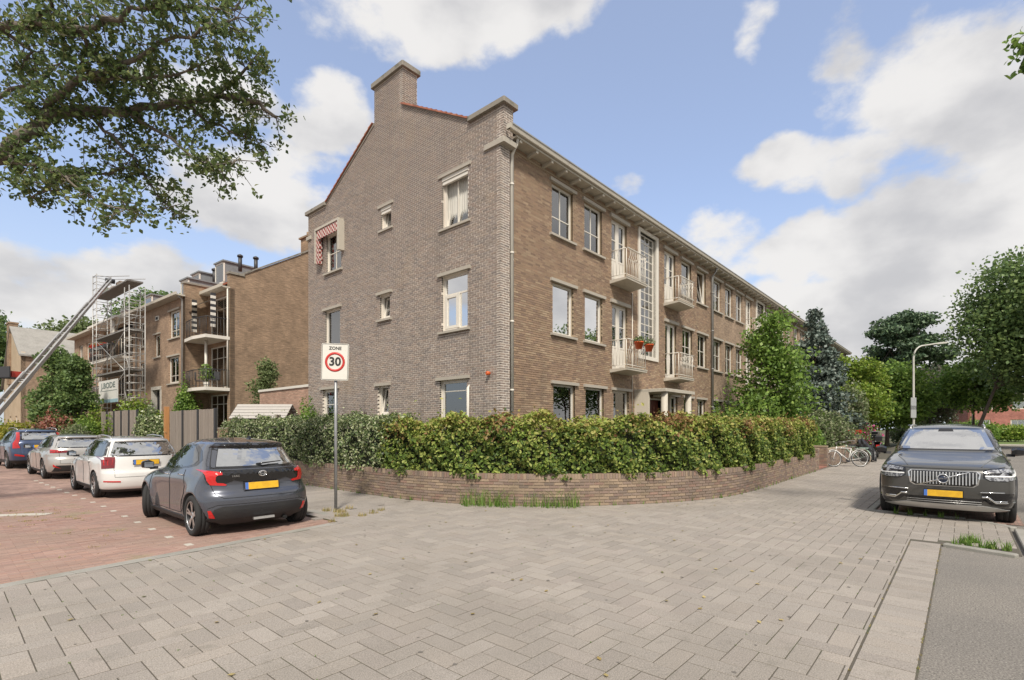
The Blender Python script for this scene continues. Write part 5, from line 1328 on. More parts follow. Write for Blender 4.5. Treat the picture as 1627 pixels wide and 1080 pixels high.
def estates():
    base = dict(nf=[(.2,4.4),(.7,4.4),(.95,3.2),(1.1,4),(1.7,3)], nr=[(.17,4.8),(.7,4.8),(1.0,4.6),(1.4,4.4),(1.7,3)])
    # white small estate
    h = 1.47; sp = dict(base, L=4.26, h=h, hw=.866, wr=.315, fa=1.26, ra=-1.21, belt=.96, flare=.015, rim='ten', rails=.54, paint=paint('white_car_paint', (.66,.66,.64), 0, .3, .1),
        front=[(.17,1.95),(.3,2.08),(.5,2.12),(.68,2.09),(.78,1.98),(.88,1.65),(.95,1.30),(.99,1.10),(1.1,.90),(1.3,.52),(1.4,.28),(1.44,.08),(1.465,-.2),(1.475,-.4)],
        rear=[(.17,-2.0),(.3,-2.10),(.45,-2.13),(.62,-2.12),(.66,-2.09),(.9,-2.05),(1.0,-2.03),(1.2,-1.93),(1.34,-1.84),(1.38,-1.86),(1.41,-1.80),(1.445,-1.5),(1.465,-1.1),(1.475,-.9)],
        w=[(.17,.80),(.28,.84),(.5,.866),(.8,.862),(.93,.84),(1.0,.80),(1.2,.725),(1.36,.645),(1.42,.58),(1.45,.48),(1.475,.2)], mid=[(.2,0),(.9,0),(1.0,-.4),(1.7,-.6)], levels=levels(0,0,.17,.9,1.475),
        sidewin=[(1.12,.965),(.85,1.12),(.55,1.28),(.30,1.37),(-.3,1.405),(-1.3,1.385),(-1.62,1.33),(-1.78,1.03),(-1.6,.99)],
        panes=[[(1.0,.985),(.55,1.235),(.3,1.335),(.0,1.365),(.0,.985)],[(-.08,.985),(-.08,1.368),(-.85,1.36),(-.88,1.0)],[(-.96,1.0),(-.93,1.358),(-1.3,1.345),(-1.55,1.30),(-1.68,1.05),(-1.58,1.015)]],
        lamps=[([(.58,.99),(.795,.99),(.80,.72),(.60,.74)], M_REDD),([(.62,.93),(.77,.93),(.77,.80),(.64,.81)], M_RED)], low=[([(.50,.40),(.78,.41),(.78,.44),(.50,.43)], M_RED)],
        rw=(.66,.55,1.03,1.33), fz=(1.0,1.38), px=(-2.10,.86))
    generic('white estate car behind the dark grey hatchback', (-6.2, 7.98, -.047), radians(91), sp, '')
    # silver estate
    h = 1.46; sp = dict(base, L=4.64, h=h, hw=.92, wr=.33, fa=1.42, ra=-1.31, belt=.98, flare=.03, rim='five', paint=paint('silver_car_paint', (.46,.445,.42), .45, .3, .15),
        front=[(.17,2.15),(.3,2.28),(.5,2.32),(.68,2.28),(.78,2.15),(.88,1.75),(.95,1.4),(.99,1.2),(1.1,.98),(1.3,.55),(1.4,.28),(1.44,.05),(1.465,-.3),(1.475,-.5)],
        rear=[(.17,-2.1),(.3,-2.26),(.5,-2.32),(.66,-2.30),(.74,-2.26),(.9,-2.25),(1.0,-2.22),(1.2,-2.05),(1.33,-1.93),(1.37,-1.98),(1.40,-1.95),(1.435,-1.6),(1.46,-1.1),(1.475,-.9)],
        w=[(.17,.84),(.28,.88),(.5,.915),(.8,.92),(.93,.885),(1.0,.83),(1.2,.74),(1.36,.65),(1.42,.58),(1.45,.45),(1.475,.2)], mid=[(.2,0),(.9,0),(1.0,-.4),(1.7,-.6)], levels=levels(0,0,.17,.9,1.475),
        sidewin=[(1.2,.985),(.9,1.14),(.6,1.28),(.30,1.37),(-.3,1.40),(-1.2,1.37),(-1.62,1.28),(-1.85,1.10),(-1.6,1.03)],
        panes=[[(1.05,1.0),(.6,1.235),(.3,1.33),(.0,1.355),(.0,1.0)],[(-.08,1.0),(-.08,1.358),(-.85,1.345),(-.92,1.02)],[(-1.0,1.03),(-.93,1.34),(-1.3,1.31),(-1.6,1.23),(-1.70,1.11),(-1.55,1.06)]],
        lamps=[([(.34,.93),(.81,.97),(.82,.86),(.34,.87)], M_REDD),([(.60,.94),(.80,.965),(.81,.88),(.60,.89)], M_RED)], low=[([(.58,.36),(.76,.42),(.77,.50),(.68,.42)], M_RED)],
        bump=[(-.78,.25),(-.7,.46),(.7,.46),(.78,.25)], rw=(.66,.53,1.05,1.31), fz=(1.0,1.38), px=(-2.32,.62), mirror=M_GBLK)
    generic('silver grey estate car with black lamp strip parked ahead of the white one', (-6.35, 15.3, -.047), radians(92), sp, 'chrome')
    # blue SUV with tall tail lamps
    h = 1.66; sp = dict(base, L=4.69, h=h, hw=.94, wr=.36, fa=1.46, ra=-1.40, belt=1.1, flare=.03, rim='five', rails=.62, trim=.36, paint=paint('blue_car_paint', (.045,.07,.14), .4, .3),
        front=[(.2,2.15),(.35,2.30),(.6,2.34),(.85,2.30),(.95,2.15),(1.03,1.75),(1.1,1.35),(1.14,1.15),(1.3,.9),(1.5,.5),(1.58,.3),(1.62,.08),(1.65,-.3),(1.665,-.5)],
        rear=[(.2,-2.1),(.35,-2.28),(.6,-2.34),(.85,-2.30),(1.05,-2.27),(1.15,-2.22),(1.35,-2.08),(1.5,-1.95),(1.545,-2.0),(1.58,-1.92),(1.62,-1.6),(1.65,-1.1),(1.665,-.9)],
        w=[(.2,.84),(.35,.90),(.6,.935),(.9,.94),(1.05,.91),(1.15,.86),(1.35,.78),(1.52,.69),(1.6,.60),(1.64,.45),(1.665,.2)], mid=[(.2,0),(1.0,0),(1.15,-.4),(1.7,-.6)], levels=levels(0,0,.2,1.05,1.665),
        sidewin=[(1.15,1.12),(.9,1.25),(.6,1.4),(.30,1.52),(-.3,1.57),(-1.2,1.55),(-1.62,1.45),(-1.75,1.28),(-1.6,1.2)],
        panes=[[(1.05,1.14),(.6,1.37),(.3,1.48),(.0,1.52),(.0,1.14)],[(-.08,1.14),(-.08,1.52),(-.85,1.51),(-.92,1.17)],[(-1.0,1.18),(-.93,1.5),(-1.3,1.48),(-1.55,1.40),(-1.62,1.28),(-1.5,1.22)]],
        lamps=[([(.58,1.50),(.66,1.50),(.72,1.22),(.82,1.05),(.83,.84),(.62,.86),(.68,1.02),(.62,1.2)], M_RED)], low=[([(.50,.50),(.78,.54),(.78,.62),(.52,.56)], M_RED)],
        rw=(.56,.52,1.20,1.48), fz=(1.16,1.56), px=(-2.29,.92), mirror=M_GBLK)
    generic('dark blue SUV with tall red tail lamps farthest up the row', (-6.8, 22.3, -.047), radians(94), sp, '')

# --- big dark SUV facing the camera ------------------------------------------------------------
def suv():
    sp = dict(hw=.955, wr=.375, fa=1.52, ra=-1.46, flare=.022, lf=[(.2,.5),(.6,.45),(.9,.5),(1.0,.8),(1.15,1.3),(1.22,.9),(1.3,.5),(1.77,.5)], cf=[(.2,2.8),(.9,2.8),(1.1,3.2),(1.25,3.2),(1.5,3),(1.77,2.6)], paint=paint('graphite_paint', (.075,.074,.070), .45, .33),
        front=[(.22,2.27),(.32,2.38),(.45,2.43),(.60,2.455),(.80,2.46),(.92,2.44),(.98,2.38),(1.04,2.20),(1.10,1.85),(1.16,1.48),(1.20,1.30),(1.24,1.20),(1.40,.94),(1.60,.58),(1.68,.38),(1.715,.20),(1.745,-.1),(1.77,-.5)],
        rear=[(.22,-2.2),(.32,-2.38),(.5,-2.46),(.8,-2.46),(1.1,-2.42),(1.3,-2.36),(1.5,-2.25),(1.62,-2.16),(1.67,-2.16),(1.71,-1.95),(1.745,-1.4),(1.77,-.9)],
        w=[(.22,.86),(.35,.925),(.5,.95),(.75,.955),(.95,.945),(1.06,.925),(1.16,.885),(1.24,.845),(1.42,.78),(1.58,.71),(1.66,.66),(1.71,.57),(1.745,.42),(1.77,.2)],
        nf=[(.22,4.4),(.6,4.8),(.95,4.6),(1.05,4.6),(1.2,5.2),(1.5,4.6),(1.77,3)], nr=[(.2,5),(1.0,5),(1.77,3.5)], mid=[(.2,0),(1.1,0),(1.25,-.4),(1.77,-.7)],
        levels=[float(v) for v in list(np.arange(.22, .95, .03))+list(np.arange(.95, 1.26, .012))+list(np.arange(1.26, 1.66, .025))+list(1.66+.11*np.sin(np.linspace(0, 1, 14)*pi/2))], trim=.30)
    T = thing('parked_car', 'graphite SUV with chrome slatted grille facing the camera beside the pavement', 'car', (4.62, -8.70, -.04), radians(180))
    me, bvh = car_body(sp); link('body', me, T)
    D = lambda poly, view, off, name, m_, **k: decal(bvh, poly, view, off, name, m_, T, **k)
    for s in (1, -1):
        q = (lambda P: P) if s > 0 else sym
        D([(1.16,1.215),(.9,1.33),(.62,1.49),(.35,1.62),(-.3,1.685),(-1.5,1.66),(-2.0,1.56),(-2.1,1.30),(-1.8,1.235)], 'side', .003, 'window_surround', M_GBLK, sgn=s)
        for P in ([(1.05,1.225),(.6,1.455),(.3,1.59),(.0,1.635),(.0,1.235)], [(-.08,1.235),(-.08,1.64),(-1.0,1.625),(-1.05,1.25)], [(-1.13,1.25),(-1.08,1.62),(-1.5,1.61),(-1.9,1.52),(-1.98,1.32),(-1.8,1.27)]): D(P, 'side', .006, 'side_window', M_CGL, sgn=s)
        seam(bvh, [(1.08,1.18),(1.06,.8),(.98,.4)], 'side', 'door_gap', T, s); seam(bvh, [(-.04,1.2),(-.04,.4)], 'side', 'door_gap', T, s)
        handle(bvh, T, .15, 1.04, s, sp['paint']); handle(bvh, T, -.85, 1.06, s, sp['paint'])
        mirror(bvh, T, .98, .88, 1.16, s, M_GBLK)
        # wheel arch trims
        m = MB(); R = sp['wr']+.055
        for wx in (sp['fa'], sp['ra']):
            ps = []
            for a in np.linspace(-.15, pi+.15, 24):
                x, z = wx+R*cos(a), sp['wr']+R*sin(a); h_ = bvh.ray_cast(Vector((x, 3*s, max(z, .24))), Vector((0, -s, 0)))[0]
                if h_ is not None: ps.append((x, h_.y, z))
            m.tube(ps, .022, 6)
        m.obj('arch_trim', M_PLAS, T)
        D(q([(.52,.945),(.60,.975),(.80,.985),(.935,.965),(.95,.90),(.93,.80),(.80,.765),(.60,.775),(.52,.82)]), 'front', .006, 'headlamp', M_GBLK, step=.05)
        D(q([(.56,.945),(.80,.97),(.93,.95),(.93,.915),(.56,.905)]), 'front', .014, 'headlamp_lens', M_LENS, step=.05)
        D(q([(.545,.875),(.72,.875),(.76,.91),(.80,.91),(.84,.86),(.93,.85),(.92,.80),(.80,.775),(.60,.785),(.545,.82)]), 'front', .014, 'headlamp_lens', M_LENS, step=.05)
        D(q([(.54,.862),(.88,.862),(.93,.93),(.945,.86),(.93,.845),(.54,.845)]), 'front', .018, 'running_light', mat('running_light', (.9,.9,.88), .3), step=.05)
        # chrome framed side intakes
        D(q([(.50,.565),(.90,.57),(.93,.40),(.84,.33),(.62,.36),(.50,.47)]), 'front', .006, 'side_intake', M_GBLK)
        m = MB()
        def L(P, r=.011):
            Q = []
            for a, b in P:
                h_ = bvh.ray_cast(Vector((5, a*s, b)), Vector((-1, 0, 0)))
                if h_[0] is not None: Q.append(tuple(h_[0]+Vector((.014, 0, 0))))
            m.tube(Q, r, 6)
        L([(.48,.575),(.6,.58),(.75,.58),(.91,.575)], .009); L([(.50,.50),(.58,.50),(.62,.46),(.68,.405),(.80,.405),(.92,.41)], .016); L([(.66,.43),(.80,.43),(.92,.435)], .010)
        m.obj('chrome_trim', M_CHR, T)
        m = MB(); rp = []
        for rx, dz_ in ((.22, -.01), (.12, .035), (-.6, .045), (-1.5, .04), (-1.7, -.01)):
            h_ = bvh.ray_cast(Vector((rx, .585*s, 3)), Vector((0, 0, -1)))[0]; rp.append((rx, .585*s, h_.z+dz_))
        m.tube(rp, .018, 6); m.obj('roof_rail', M_SILV, T)
        wheel(T, sp['fa'], .83, .375, .25, s, 'five'); wheel(T, sp['ra'], .83, .375, .25, s, 'five')
        D(q([(.62,1.55),(.7,1.5),(.88,1.05),(.90,.8),(.72,.85)]), 'rear', .012, 'tail_lamp', M_RED)
    D([(-.75,1.245),(-.60,1.665),(.60,1.665),(.75,1.245)], 'front', .003, 'screen_surround', M_GBLK, step=.06)
    D([(-.71,1.262),(-.575,1.635),(.575,1.635),(.71,1.262)], 'front', .006, 'windscreen', glass('bright_windscreen', refl=.62, dark=(.10,.10,.095)), step=.06)
    D([(-.12,1.60),(-.10,1.66),(.10,1.66),(.12,1.60)], 'front', .010, 'sensor_housing', M_PLAS)
    seam(bvh, [(-.80,1.0),(-.62,.965),(-.45,.955),(.45,.955),(.62,.965),(.80,1.0)], 'front', 'bonnet_gap', T, w=.005)
    for s in (1, -1): seam(bvh, [(2.30,.50*s),(1.9,.60*s),(1.45,.70*s)], 'top', 'bonnet_crease', T, w=.006, m_=sp['paint'])
    # grille
    G = [(-.49,.885),(-.45,.925),(.45,.925),(.49,.885),(.46,.70),(.40,.655),(-.40,.655),(-.46,.70)]
    D(G, 'front', .004, 'grille_surround', M_CHR, step=.06)
    D([(a*.955, .79+(b-.79)*.93) for a, b in G], 'front', .010, 'grille', M_GBLK, step=.06)
    m = MB()
    for i in range(-10, 11):
        y = i*.0435; h0 = bvh.ray_cast(Vector((5, y, .68)), Vector((-1, 0, 0)))[0]; h1 = bvh.ray_cast(Vector((5, y, .90)), Vector((-1, 0, 0)))[0]
        zt = .905; zb = .675 if abs(y) < .38 else .70
        m.prism([(h0.x+.004, zb), (h0.x+.036, zb+.015), (h1.x+.034, zt-.02), (h1.x+.004, zt)], 'y', y-.0085, y+.0085)
    m.obj('grille_slat', M_SILV, T)
    x0 = bvh.ray_cast(Vector((5, 0, .79)), Vector((-1, 0, 0)))[0].x+.05
    m = MB(); m.tube([(x0-.008, .345, .915), (x0, .0, .79), (x0-.008, -.345, .665)][::-1], .011, 6); m.obj('grille_bar', M_CHR, T)
    m = MB(); m.lathe([(.085, x0-.02), (.085, x0+.012), (.075, x0+.02), (.063, x0+.014), (.063, x0-.02)], 28, 'x', (0, 0, .79), close=True); m.obj('emblem', M_CHR, T)
    m = MB(); m.lathe([(.063, x0-.01), (.063, x0+.006), (.001, x0+.007)], 24, 'x', (0, 0, .79)); m.box(x0+.006, x0+.014, -.068, .068, .772, .808); m.obj('emblem_centre', mat('emblem_blue', (.02,.03,.06), .3), T)
    text('VOLVO', .034, (x0+.016, 0, .79), (radians(90), 0, radians(90)), M_CHR, T, 'emblem_lettering', ext=.001)
    # lower intake, silver skid, plate
    D([(-.56,.46),(.56,.46),(.44,.345),(-.44,.345)], 'front', .006, 'lower_intake', M_GBLK)
    m = MB()
    for z in (.375,.41): m.tube([(2.452, -.5, z), (2.465, 0, z), (2.452, .5, z)], .006, 5)
    m.obj('intake_slat', M_SILV, T)
    D([(-.62,.495),(.62,.495),(.56,.465),(-.56,.465)], 'front', .010, 'bumper_bar', sp['paint'])
    D([(-.86,.265),(-.70,.315),(-.52,.345),(.52,.345),(.70,.315),(.86,.265),(.6,.25),(-.6,.25)], 'front', .016, 'skid_plate', M_SILV)
    plate(T, 2.495, .53, False)
    D([(-.6,1.25),(-.52,1.58),(.52,1.58),(.6,1.25)], 'rear', .005, 'rear_window', M_CGL); plate(T, -2.49, .9, True)
    m = MB(); m.box(-1.4, 1.4, -.6, .6, .2, .3); m.tube([(1.52, -.8, .37), (1.52, .8, .37)], .05, 8); m.obj('underbody', M_WELL, T)
hatchback(); estates(); suv()
# ---------------------------------------------------------------- neighbouring block across the gap
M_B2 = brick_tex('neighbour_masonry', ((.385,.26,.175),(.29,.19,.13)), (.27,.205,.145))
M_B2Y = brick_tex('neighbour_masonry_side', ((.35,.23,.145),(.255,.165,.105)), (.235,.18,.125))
M_RAIL = mat('dark_railing', (.035,.035,.038), .5)
M_LEAD = mat('lead_cladding', (.20,.215,.225), .6, noise=(3,(.14,.15,.155),.5,.4,.7))
B = thing('apartment_building', 'brown brick block with rounded corner balconies and dormers beyond the garden fence', 'building', (.94, 20.68, 0), radians(3.7))
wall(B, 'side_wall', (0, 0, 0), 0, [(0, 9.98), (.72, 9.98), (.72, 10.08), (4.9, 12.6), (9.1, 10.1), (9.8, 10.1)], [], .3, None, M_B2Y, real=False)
MB().bevbox(-.06, .78, -.06, .36, 9.98, 10.1, .01).obj('parapet_cap', M_CAP, B)
m = MB(); m.prism([(.72, 10.1), (4.9, 12.62), (9.1, 10.12), (9.1, 10.2), (4.9, 12.72), (.72, 10.18)], 'y', -.06, .3); m.obj('verge', M_CAP, B)
m = MB(); m.prism([(-.4, 9.35), (4.9, 12.5), (10, 9.4), (10, 9.2), (4.9, 12.3), (-.4, 9.25)], 'y', .3, 26.5); m.obj('roof', M_ROOF, B)
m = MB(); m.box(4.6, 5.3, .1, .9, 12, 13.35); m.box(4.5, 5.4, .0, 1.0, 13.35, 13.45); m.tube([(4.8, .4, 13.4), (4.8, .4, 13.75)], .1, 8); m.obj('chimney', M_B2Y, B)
fB = lambda x: ((x, 0, 0), -pi/2)
W2 = [(3.6, 5.1, 6.83, 8.38), (3.7, 5.25, 4.23, 5.76), (6.6, 7.5, 5.95, 7.3), (9.1, 10.1, 6.8, 8.38), (9.1, 10.1, 4.2, 5.76), (18.5, 19.7, 6.84, 8.38), (18.5, 19.7, 4.2, 5.76), (21.5, 22.6, 6.84, 8.38), (23.6, 24.7, 6.84, 8.38), (6.4, 7.9, .3, 4.0)]
LOG = [(11.5, 18.0, 6.45, 8.75), (11.5, 18.0, 3.7, 6.2), (11.5, 18.0, .8, 3.4)]
wall(B, 'front_wall', (-1.16, 0, 0), -pi/2, [(-26.2, 8.98), (-2.8, 8.98)], [(-b, -a, c, d) for a, b, c, d in W2+LOG], .25, None, M_B2, real=False)
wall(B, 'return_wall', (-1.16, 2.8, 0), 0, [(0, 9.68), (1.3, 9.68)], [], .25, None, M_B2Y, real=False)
wall(B, 'front_wall', (.02, 0, 0), -pi/2, [(-2.8, 9.2), (0, 9.2)], [(-2.6, -.25, 6.62, 8.9), (-2.6, -.25, 3.85, 6.2), (-2.6, -.25, 1.6, 3.5)], .25, None, M_B2, real=False)
MB().bevbox(-1.22, .2, 2.74, 3.1, 9.68, 9.78, .01).obj('parapet_cap', M_CAP, B)
for i, (a, b, c, d) in enumerate(W2[:9]): window(B, fB(-1.16), -b, c, round(b-a, 3), round(d-c, 3), nx=2 if b-a > .95 else 1, hb=[(d-c)*.28] if b-a > 1.3 else None, curtain=('side', 'part', 'full')[i % 3], lintel=i < 3, fw=.08)
m = MB(); m.box(-7.95, -7.8, -.05, .3, .3, 4.1); m.box(-6.5, -6.35, -.05, .3, .3, 4.1); m.box(-7.95, -6.35, -.06, .3, 3.95, 4.15); m.box(-7.7, -6.5, .2, .25, .3, 3.9, 1); m.obj('porch', [M_WHITE, M_DARK], B, loc=(-1.16, 0, 0), rotz=-pi/2)
for z0, z1 in ((6.62, 8.9), (3.85, 6.2), (1.6, 3.5)): window(B, fB(.02), -2.6, z0, 2.35, round(z1-z0, 3), vb=[.75, 1.55], hb=[(z1-z0)*.72], fw=.07, sill=False, lintel=False, curtain='side', name='window')
for a, b, c, d in LOG:
    window(B, fB(-.2), -b, c, b-a, round(d-c, 3), nx=6, hb=[(d-c)*.7], fw=.08, sill=False, lintel=False, curtain='side')
MB().box(-1.0, -.2, 11.3, 11.5, .5, 8.98).obj('loggia_side', M_B2Y, B); MB().box(-1.0, -.2, 18.0, 18.2, .5, 8.98).obj('loggia_side', M_B2Y, B)
def railing(e, pts, h=.95, m_=M_RAIL, z=0.):
    m = MB(); P = [Vector((*p, 0)) for p in pts]
    m.tube([(p.x, p.y, z+h) for p in P], .022, 6); m.tube([(p.x, p.y, z+.12) for p in P], .014, 5)
    for a, b in zip(P[:-1], P[1:]):
        n = max(1, int((b-a).length/.13))
        for i in range(n+1):
            q = a.lerp(b, i/n); m.tube([(q.x, q.y, z+.0), (q.x, q.y, z+h)], .009 if i % 5 else .016, 4)
    return m.obj('railing', m_, e)
def slab(z, y0, y1, x1=-1.22, name='balcony'):
    e = link(name, None, B, loc=(0, 0, z)); m = MB(); m.prism([(.0, y0), (x1+.02, y0+.02), (x1-.12, (y0+y1)/2), (x1+.02, y1), (.0, y1)], 'z', -.17, 0); m.obj('slab', M_WHITE, e)
    railing(e, [(-.02, y0+.04), (x1+.08, y0+.08), (x1-.06, (y0+y1)/2), (x1+.08, y1-.06)]); return e
slab(6.56, -.02, 2.78); slab(3.80, -.02, 2.78)
def slab2(z, y0, y1, x0=-1.2, x1=-2.0):
    e = link('balcony', None, B, loc=(0, 0, z)); m = MB(); m.box(x1, x0+.8, y0, y1, -.17, 0); m.obj('slab', M_WHITE, e); railing(e, [(x0, y0+.05), (x1+.05, y0+.05), (x1+.05, y1-.05), (x0, y1-.05)])
slab2(6.38, 11.6, 18.0); slab2(3.6, 11.6, 18.0)
m = MB(); m.box(-2.1, -1.16, 11.4, 18.1, 8.8, 8.95); m.obj('loggia_canopy', M_WHITE, B)
m = MB(); m.tube([(-.75, 1.1, 3.8), (-.75, 1.1, 6.4)], .07, 10); m.tube([(-1.9, 12.6, 6.4), (-1.9, 12.6, 8.8)], .09, 10); m.obj('balcony_column', M_WHITE, B)
m = MB()
for i in range(9): m.quad((-.05, .35+i*.26, 8.85), (-.05, .35+i*.26+.13, 8.85), (-1.1, .35+i*.26+.13, 8.3), (-1.1, .35+i*.26, 8.3), 0); m.quad((-.05, .35+i*.26+.13, 8.85), (-.05, .35+i*.26+.26, 8.85), (-1.1, .35+i*.26+.26, 8.3), (-1.1, .35+i*.26+.13, 8.3), 1)
for i in range(12):
    for y in (.12, 2.55): m.box(-.9, -.65, y, y+.04, 7.0+i*.15, 7.0+i*.15+.15, i % 2)
m.obj('striped_awning', [M_WHITE, M_RAIL], B)
m = MB(); m.box(-.4, .02, -.02, 2.8, 9.18, 9.26); m.box(-.45, -.38, -.05, 2.8, 9.2, 9.36); m.box(-1.62, -1.16, 2.8, 26.3, 8.96, 9.03); m.box(-1.66, -1.58, 2.75, 26.3, 8.97, 9.12); m.obj('gutter', M_WDIRTY, B)
for y in (3.0, 10.6): MB().tube([(-1.5, y, 9.0), (-1.24, y, 8.8), (-1.24, y, .2)], .045, 8).obj('drainpipe', M_ZINC, B)
MB().tube([(-.1, .03, 9.2), (-.1, .03, 3.8)], .04, 8).obj('drainpipe', M_PIPE, B)
m = MB(); m.box(-1.2, -1.15, 6.75, 7.3, 8.15, 8.42); m.box(-1.21, -1.2, 6.85, 7.2, 8.2, 8.36, 1); m.obj('vent_brick', [M_WHITE, M_DARK], B)
def dormer(x, y, w, z0, z1, d=3.0):
    e = link('dormer', None, B, loc=(x, y, 0)); MB().box(0.03, d, .03, w-.03, z0, z1-.04).obj('cladding', M_LEAD, e)
    MB().box(-.1, d, -.06, w+.06, z1-.04, z1+.05).obj('flat_roof', M_LEAD, e); m = MB(); m.box(-.02, .05, 0, .1, z0, z1-.04); m.box(-.02, .05, w-.1, w, z0, z1-.04); m.box(-.02, .05, 0, w, z1-.16, z1-.04); m.box(-.02, .05, 0, w, z0, z0+.3); m.obj('window_frame', M_WHITE, e)
    MB().box(.0, .028, .1, w-.1, z0+.3, z1-.16).obj('pane', M_GLASS, e)
dormer(2.0, 5.45, 1.3, 10.7, 12.3); dormer(2.0, 9.2, 1.3, 10.7, 12.3); dormer(.2, 6.1, 1.2, 9.5, 10.9, 2.5); dormer(.2, 12.4, 1.4, 9.4, 10.9, 2.5); dormer(.2, 17.9, 1.2, 9.4, 10.6, 2.5); dormer(.2, 20.4, 1.2, 9.4, 10.5, 2.5)
for i, (x, y) in enumerate(((2.6, 4.6), (3.4, 4.2), (3.2, 8.4), (2.8, 8.9))): MB().tube([(x, y, 11.6), (x, y, 12.55)], .12, 8).lathe([(.18, 12.5), (.18, 12.6), (.05, 12.68)], 8, 'z', (x, y, 0)).obj('roof_cowl', M_RAIL, B)
MB().box(.3, 9.5, 2.9, 3.0, 0, 8.8).box(-.9, 9.4, 25.9, 26.2, 0, 8.9).box(9.5, 9.8, .3, 26.2, 0, 9.2).box(1.0, 1.1, .3, 26, 0, 9.0).obj('interior_wall', M_ROOM, B)
# things on the balconies
def flowerbox(label, loc, L_, col, rotz=0, n=240, group=None, w=.2):
    t = thing('flower_box', label, 'flower box', loc, rotz, group=group); MB().bevbox(0, L_, 0, w, 0, .18, .01).obj('box', M_RAIL, t)
    P = np.stack([RNG.random(n)*L_, RNG.random(n)*w*1.6-.06, .18+RNG.random(n)*.28], 1); f_ = leaf_obj('flowers', P, .09, [L_GREEN, col], t, midx=(RNG.random(n) < .6).astype(int)); f_['kind'] = 'stuff'; return t
M_FLR = mat('red_petal', (.50,.02,.02), .6, rnd=.2, trans=.2)
M_FLP = mat('pink_petal', (.45,.05,.18), .6, rnd=.2, trans=.2)
def Bw(x, y, z): return tuple(B.matrix_basis @ Vector((x, y, z)))
flowerbox('long box of red geraniums on the scaffolded balcony rail', Bw(-2.05, 12.0, 7.05), 4.8, M_FLR, radians(93.7), 700)
flowerbox('small box of red geraniums under the window beside the scaffold', Bw(-1.4, 18.4, 6.75), 1.3, M_FLR, radians(93.7), 200)
def chair(label, loc, rz, group=None):
    t = thing('balcony_chair', label, 'chair', loc, rz, group=group); MB().bevbox(-.22, .22, -.22, .22, .42, .46).obj('seat', M_RAIL, t); MB().bevbox(-.22, .22, .2, .24, .46, .9).obj('backrest', M_RAIL, t)
    for x, y in ((-.2, -.2), (.2, -.2), (-.2, .2), (.2, .2)): MB().tube([(x, y, 0), (x, y, .44)], .015, 5).obj('leg', M_RAIL, t)
chair('dark chair on the lower balcony nearest the brick pier', Bw(-.7, 2.0, 3.8), 1.2); chair('dark chair on the lower balcony near the drainpipe', Bw(-.55, .6, 3.8), -.6)
t = thing('potted_plant', 'leafy green potted plant on the lower balcony', 'plant', Bw(-.8, .9, 3.8)); MB().lathe([(.12, 0), (.17, .3)], 12).obj('pot', M_WHITE, t); P, _ = clump_points([(0, 0, .8, .35, .35, .45)], 260); leaf_obj('foliage', P, .13, L_GREEN, t)
t = thing('garage_annex', 'low brick annex wall with white capping between the two blocks', 'building', (.3, 10.05, 0))
wall(t, 'front_wall', (0, 0, 0), -pi/2, [(-5.2, 3.28), (0, 3.28)], [], .25, None, brick_tex('annex_masonry', ((.42,.25,.18),(.35,.20,.145)), (.36,.27,.20)), real=False)
MB().box(-.05, 3.4, 0, 5.25, 3.28, 3.38).obj('capping', M_WHITE, t); MB().box(.25, 3.3, .02, 5.2, 0, 3.28).obj('side_wall', M_B2, t)
for y in (1.6, 3.9): MB().tube([(0, y, 2.35), (-.12, y, 2.4)], .03, 6).lathe([(.03, 2.32), (.09, 2.3), (.10, 2.42), (.02, 2.5)], 10, 'z', (-.15, y, 0)).obj('wall_lamp', M_RAIL, t)

# far house with a grey slate roof, at the left
C_ = thing('house', 'tan house with steep grey slate roof at the far end of the side street', 'house', (-4.3, 57.2, 0), radians(3.7))
Gp = [(-5.5, 5.6), (-3.6, 8.8), (0, 8.8)]
wall(C_, 'gable_wall', (0, 0, 0), -pi/2, [(-9.2, 6.0), (-4.6, 11.6), (0, 8.75)], [(-3.4, -2.4, 4.6, 5.9), (-6.5, -5.5, 4.6, 5.9), (-3.0, -2.0, 1.6, 2.8), (-6.0, -5.0, 1.6, 2.8)], .3, None, mat('tan_render_brick', (.48,.38,.27), .9, noise=(1,(.40,.31,.21),.6,.4,.6), speck=(30,.1)), real=False)
for a in ((-3.4, 4.6, 1.3), (-6.5, 4.6, 1.3), (-3.0, 1.6, 1.2), (-6.0, 1.6, 1.2)): window(C_, ((0, 0, 0), -pi/2), a[0], a[1], 1.0, a[2], nx=2, fw=.1, sill=False, lintel=False, curtain='full')
wall(C_, 'side_wall', (0, 0, 0), 0, [(0, 8.7), (14, 8.7)], [], .3, None, M_B2, real=False)
m = MB(); m.prism([(-.3, 8.55), (4.6, 11.75), (4.6, 11.6), (-.3, 8.4)], 'x', -.2, 14); m.prism([(4.6, 11.75), (9.6, 5.8), (9.6, 5.65), (4.6, 11.6)], 'x', -.2, 14); m.obj('roof', mat('slate_roof', (.30,.285,.26), .9, noise=(1.5,(.22,.21,.19),.6,.4,.7), speck=(9,.15)), C_)
MB().box(-.15, .5, 5.0, 6.4, 6, 12.1).box(-.2, .55, 4.95, 6.45, 12.1, 12.25).obj('chimney', M_B2Y, C_)
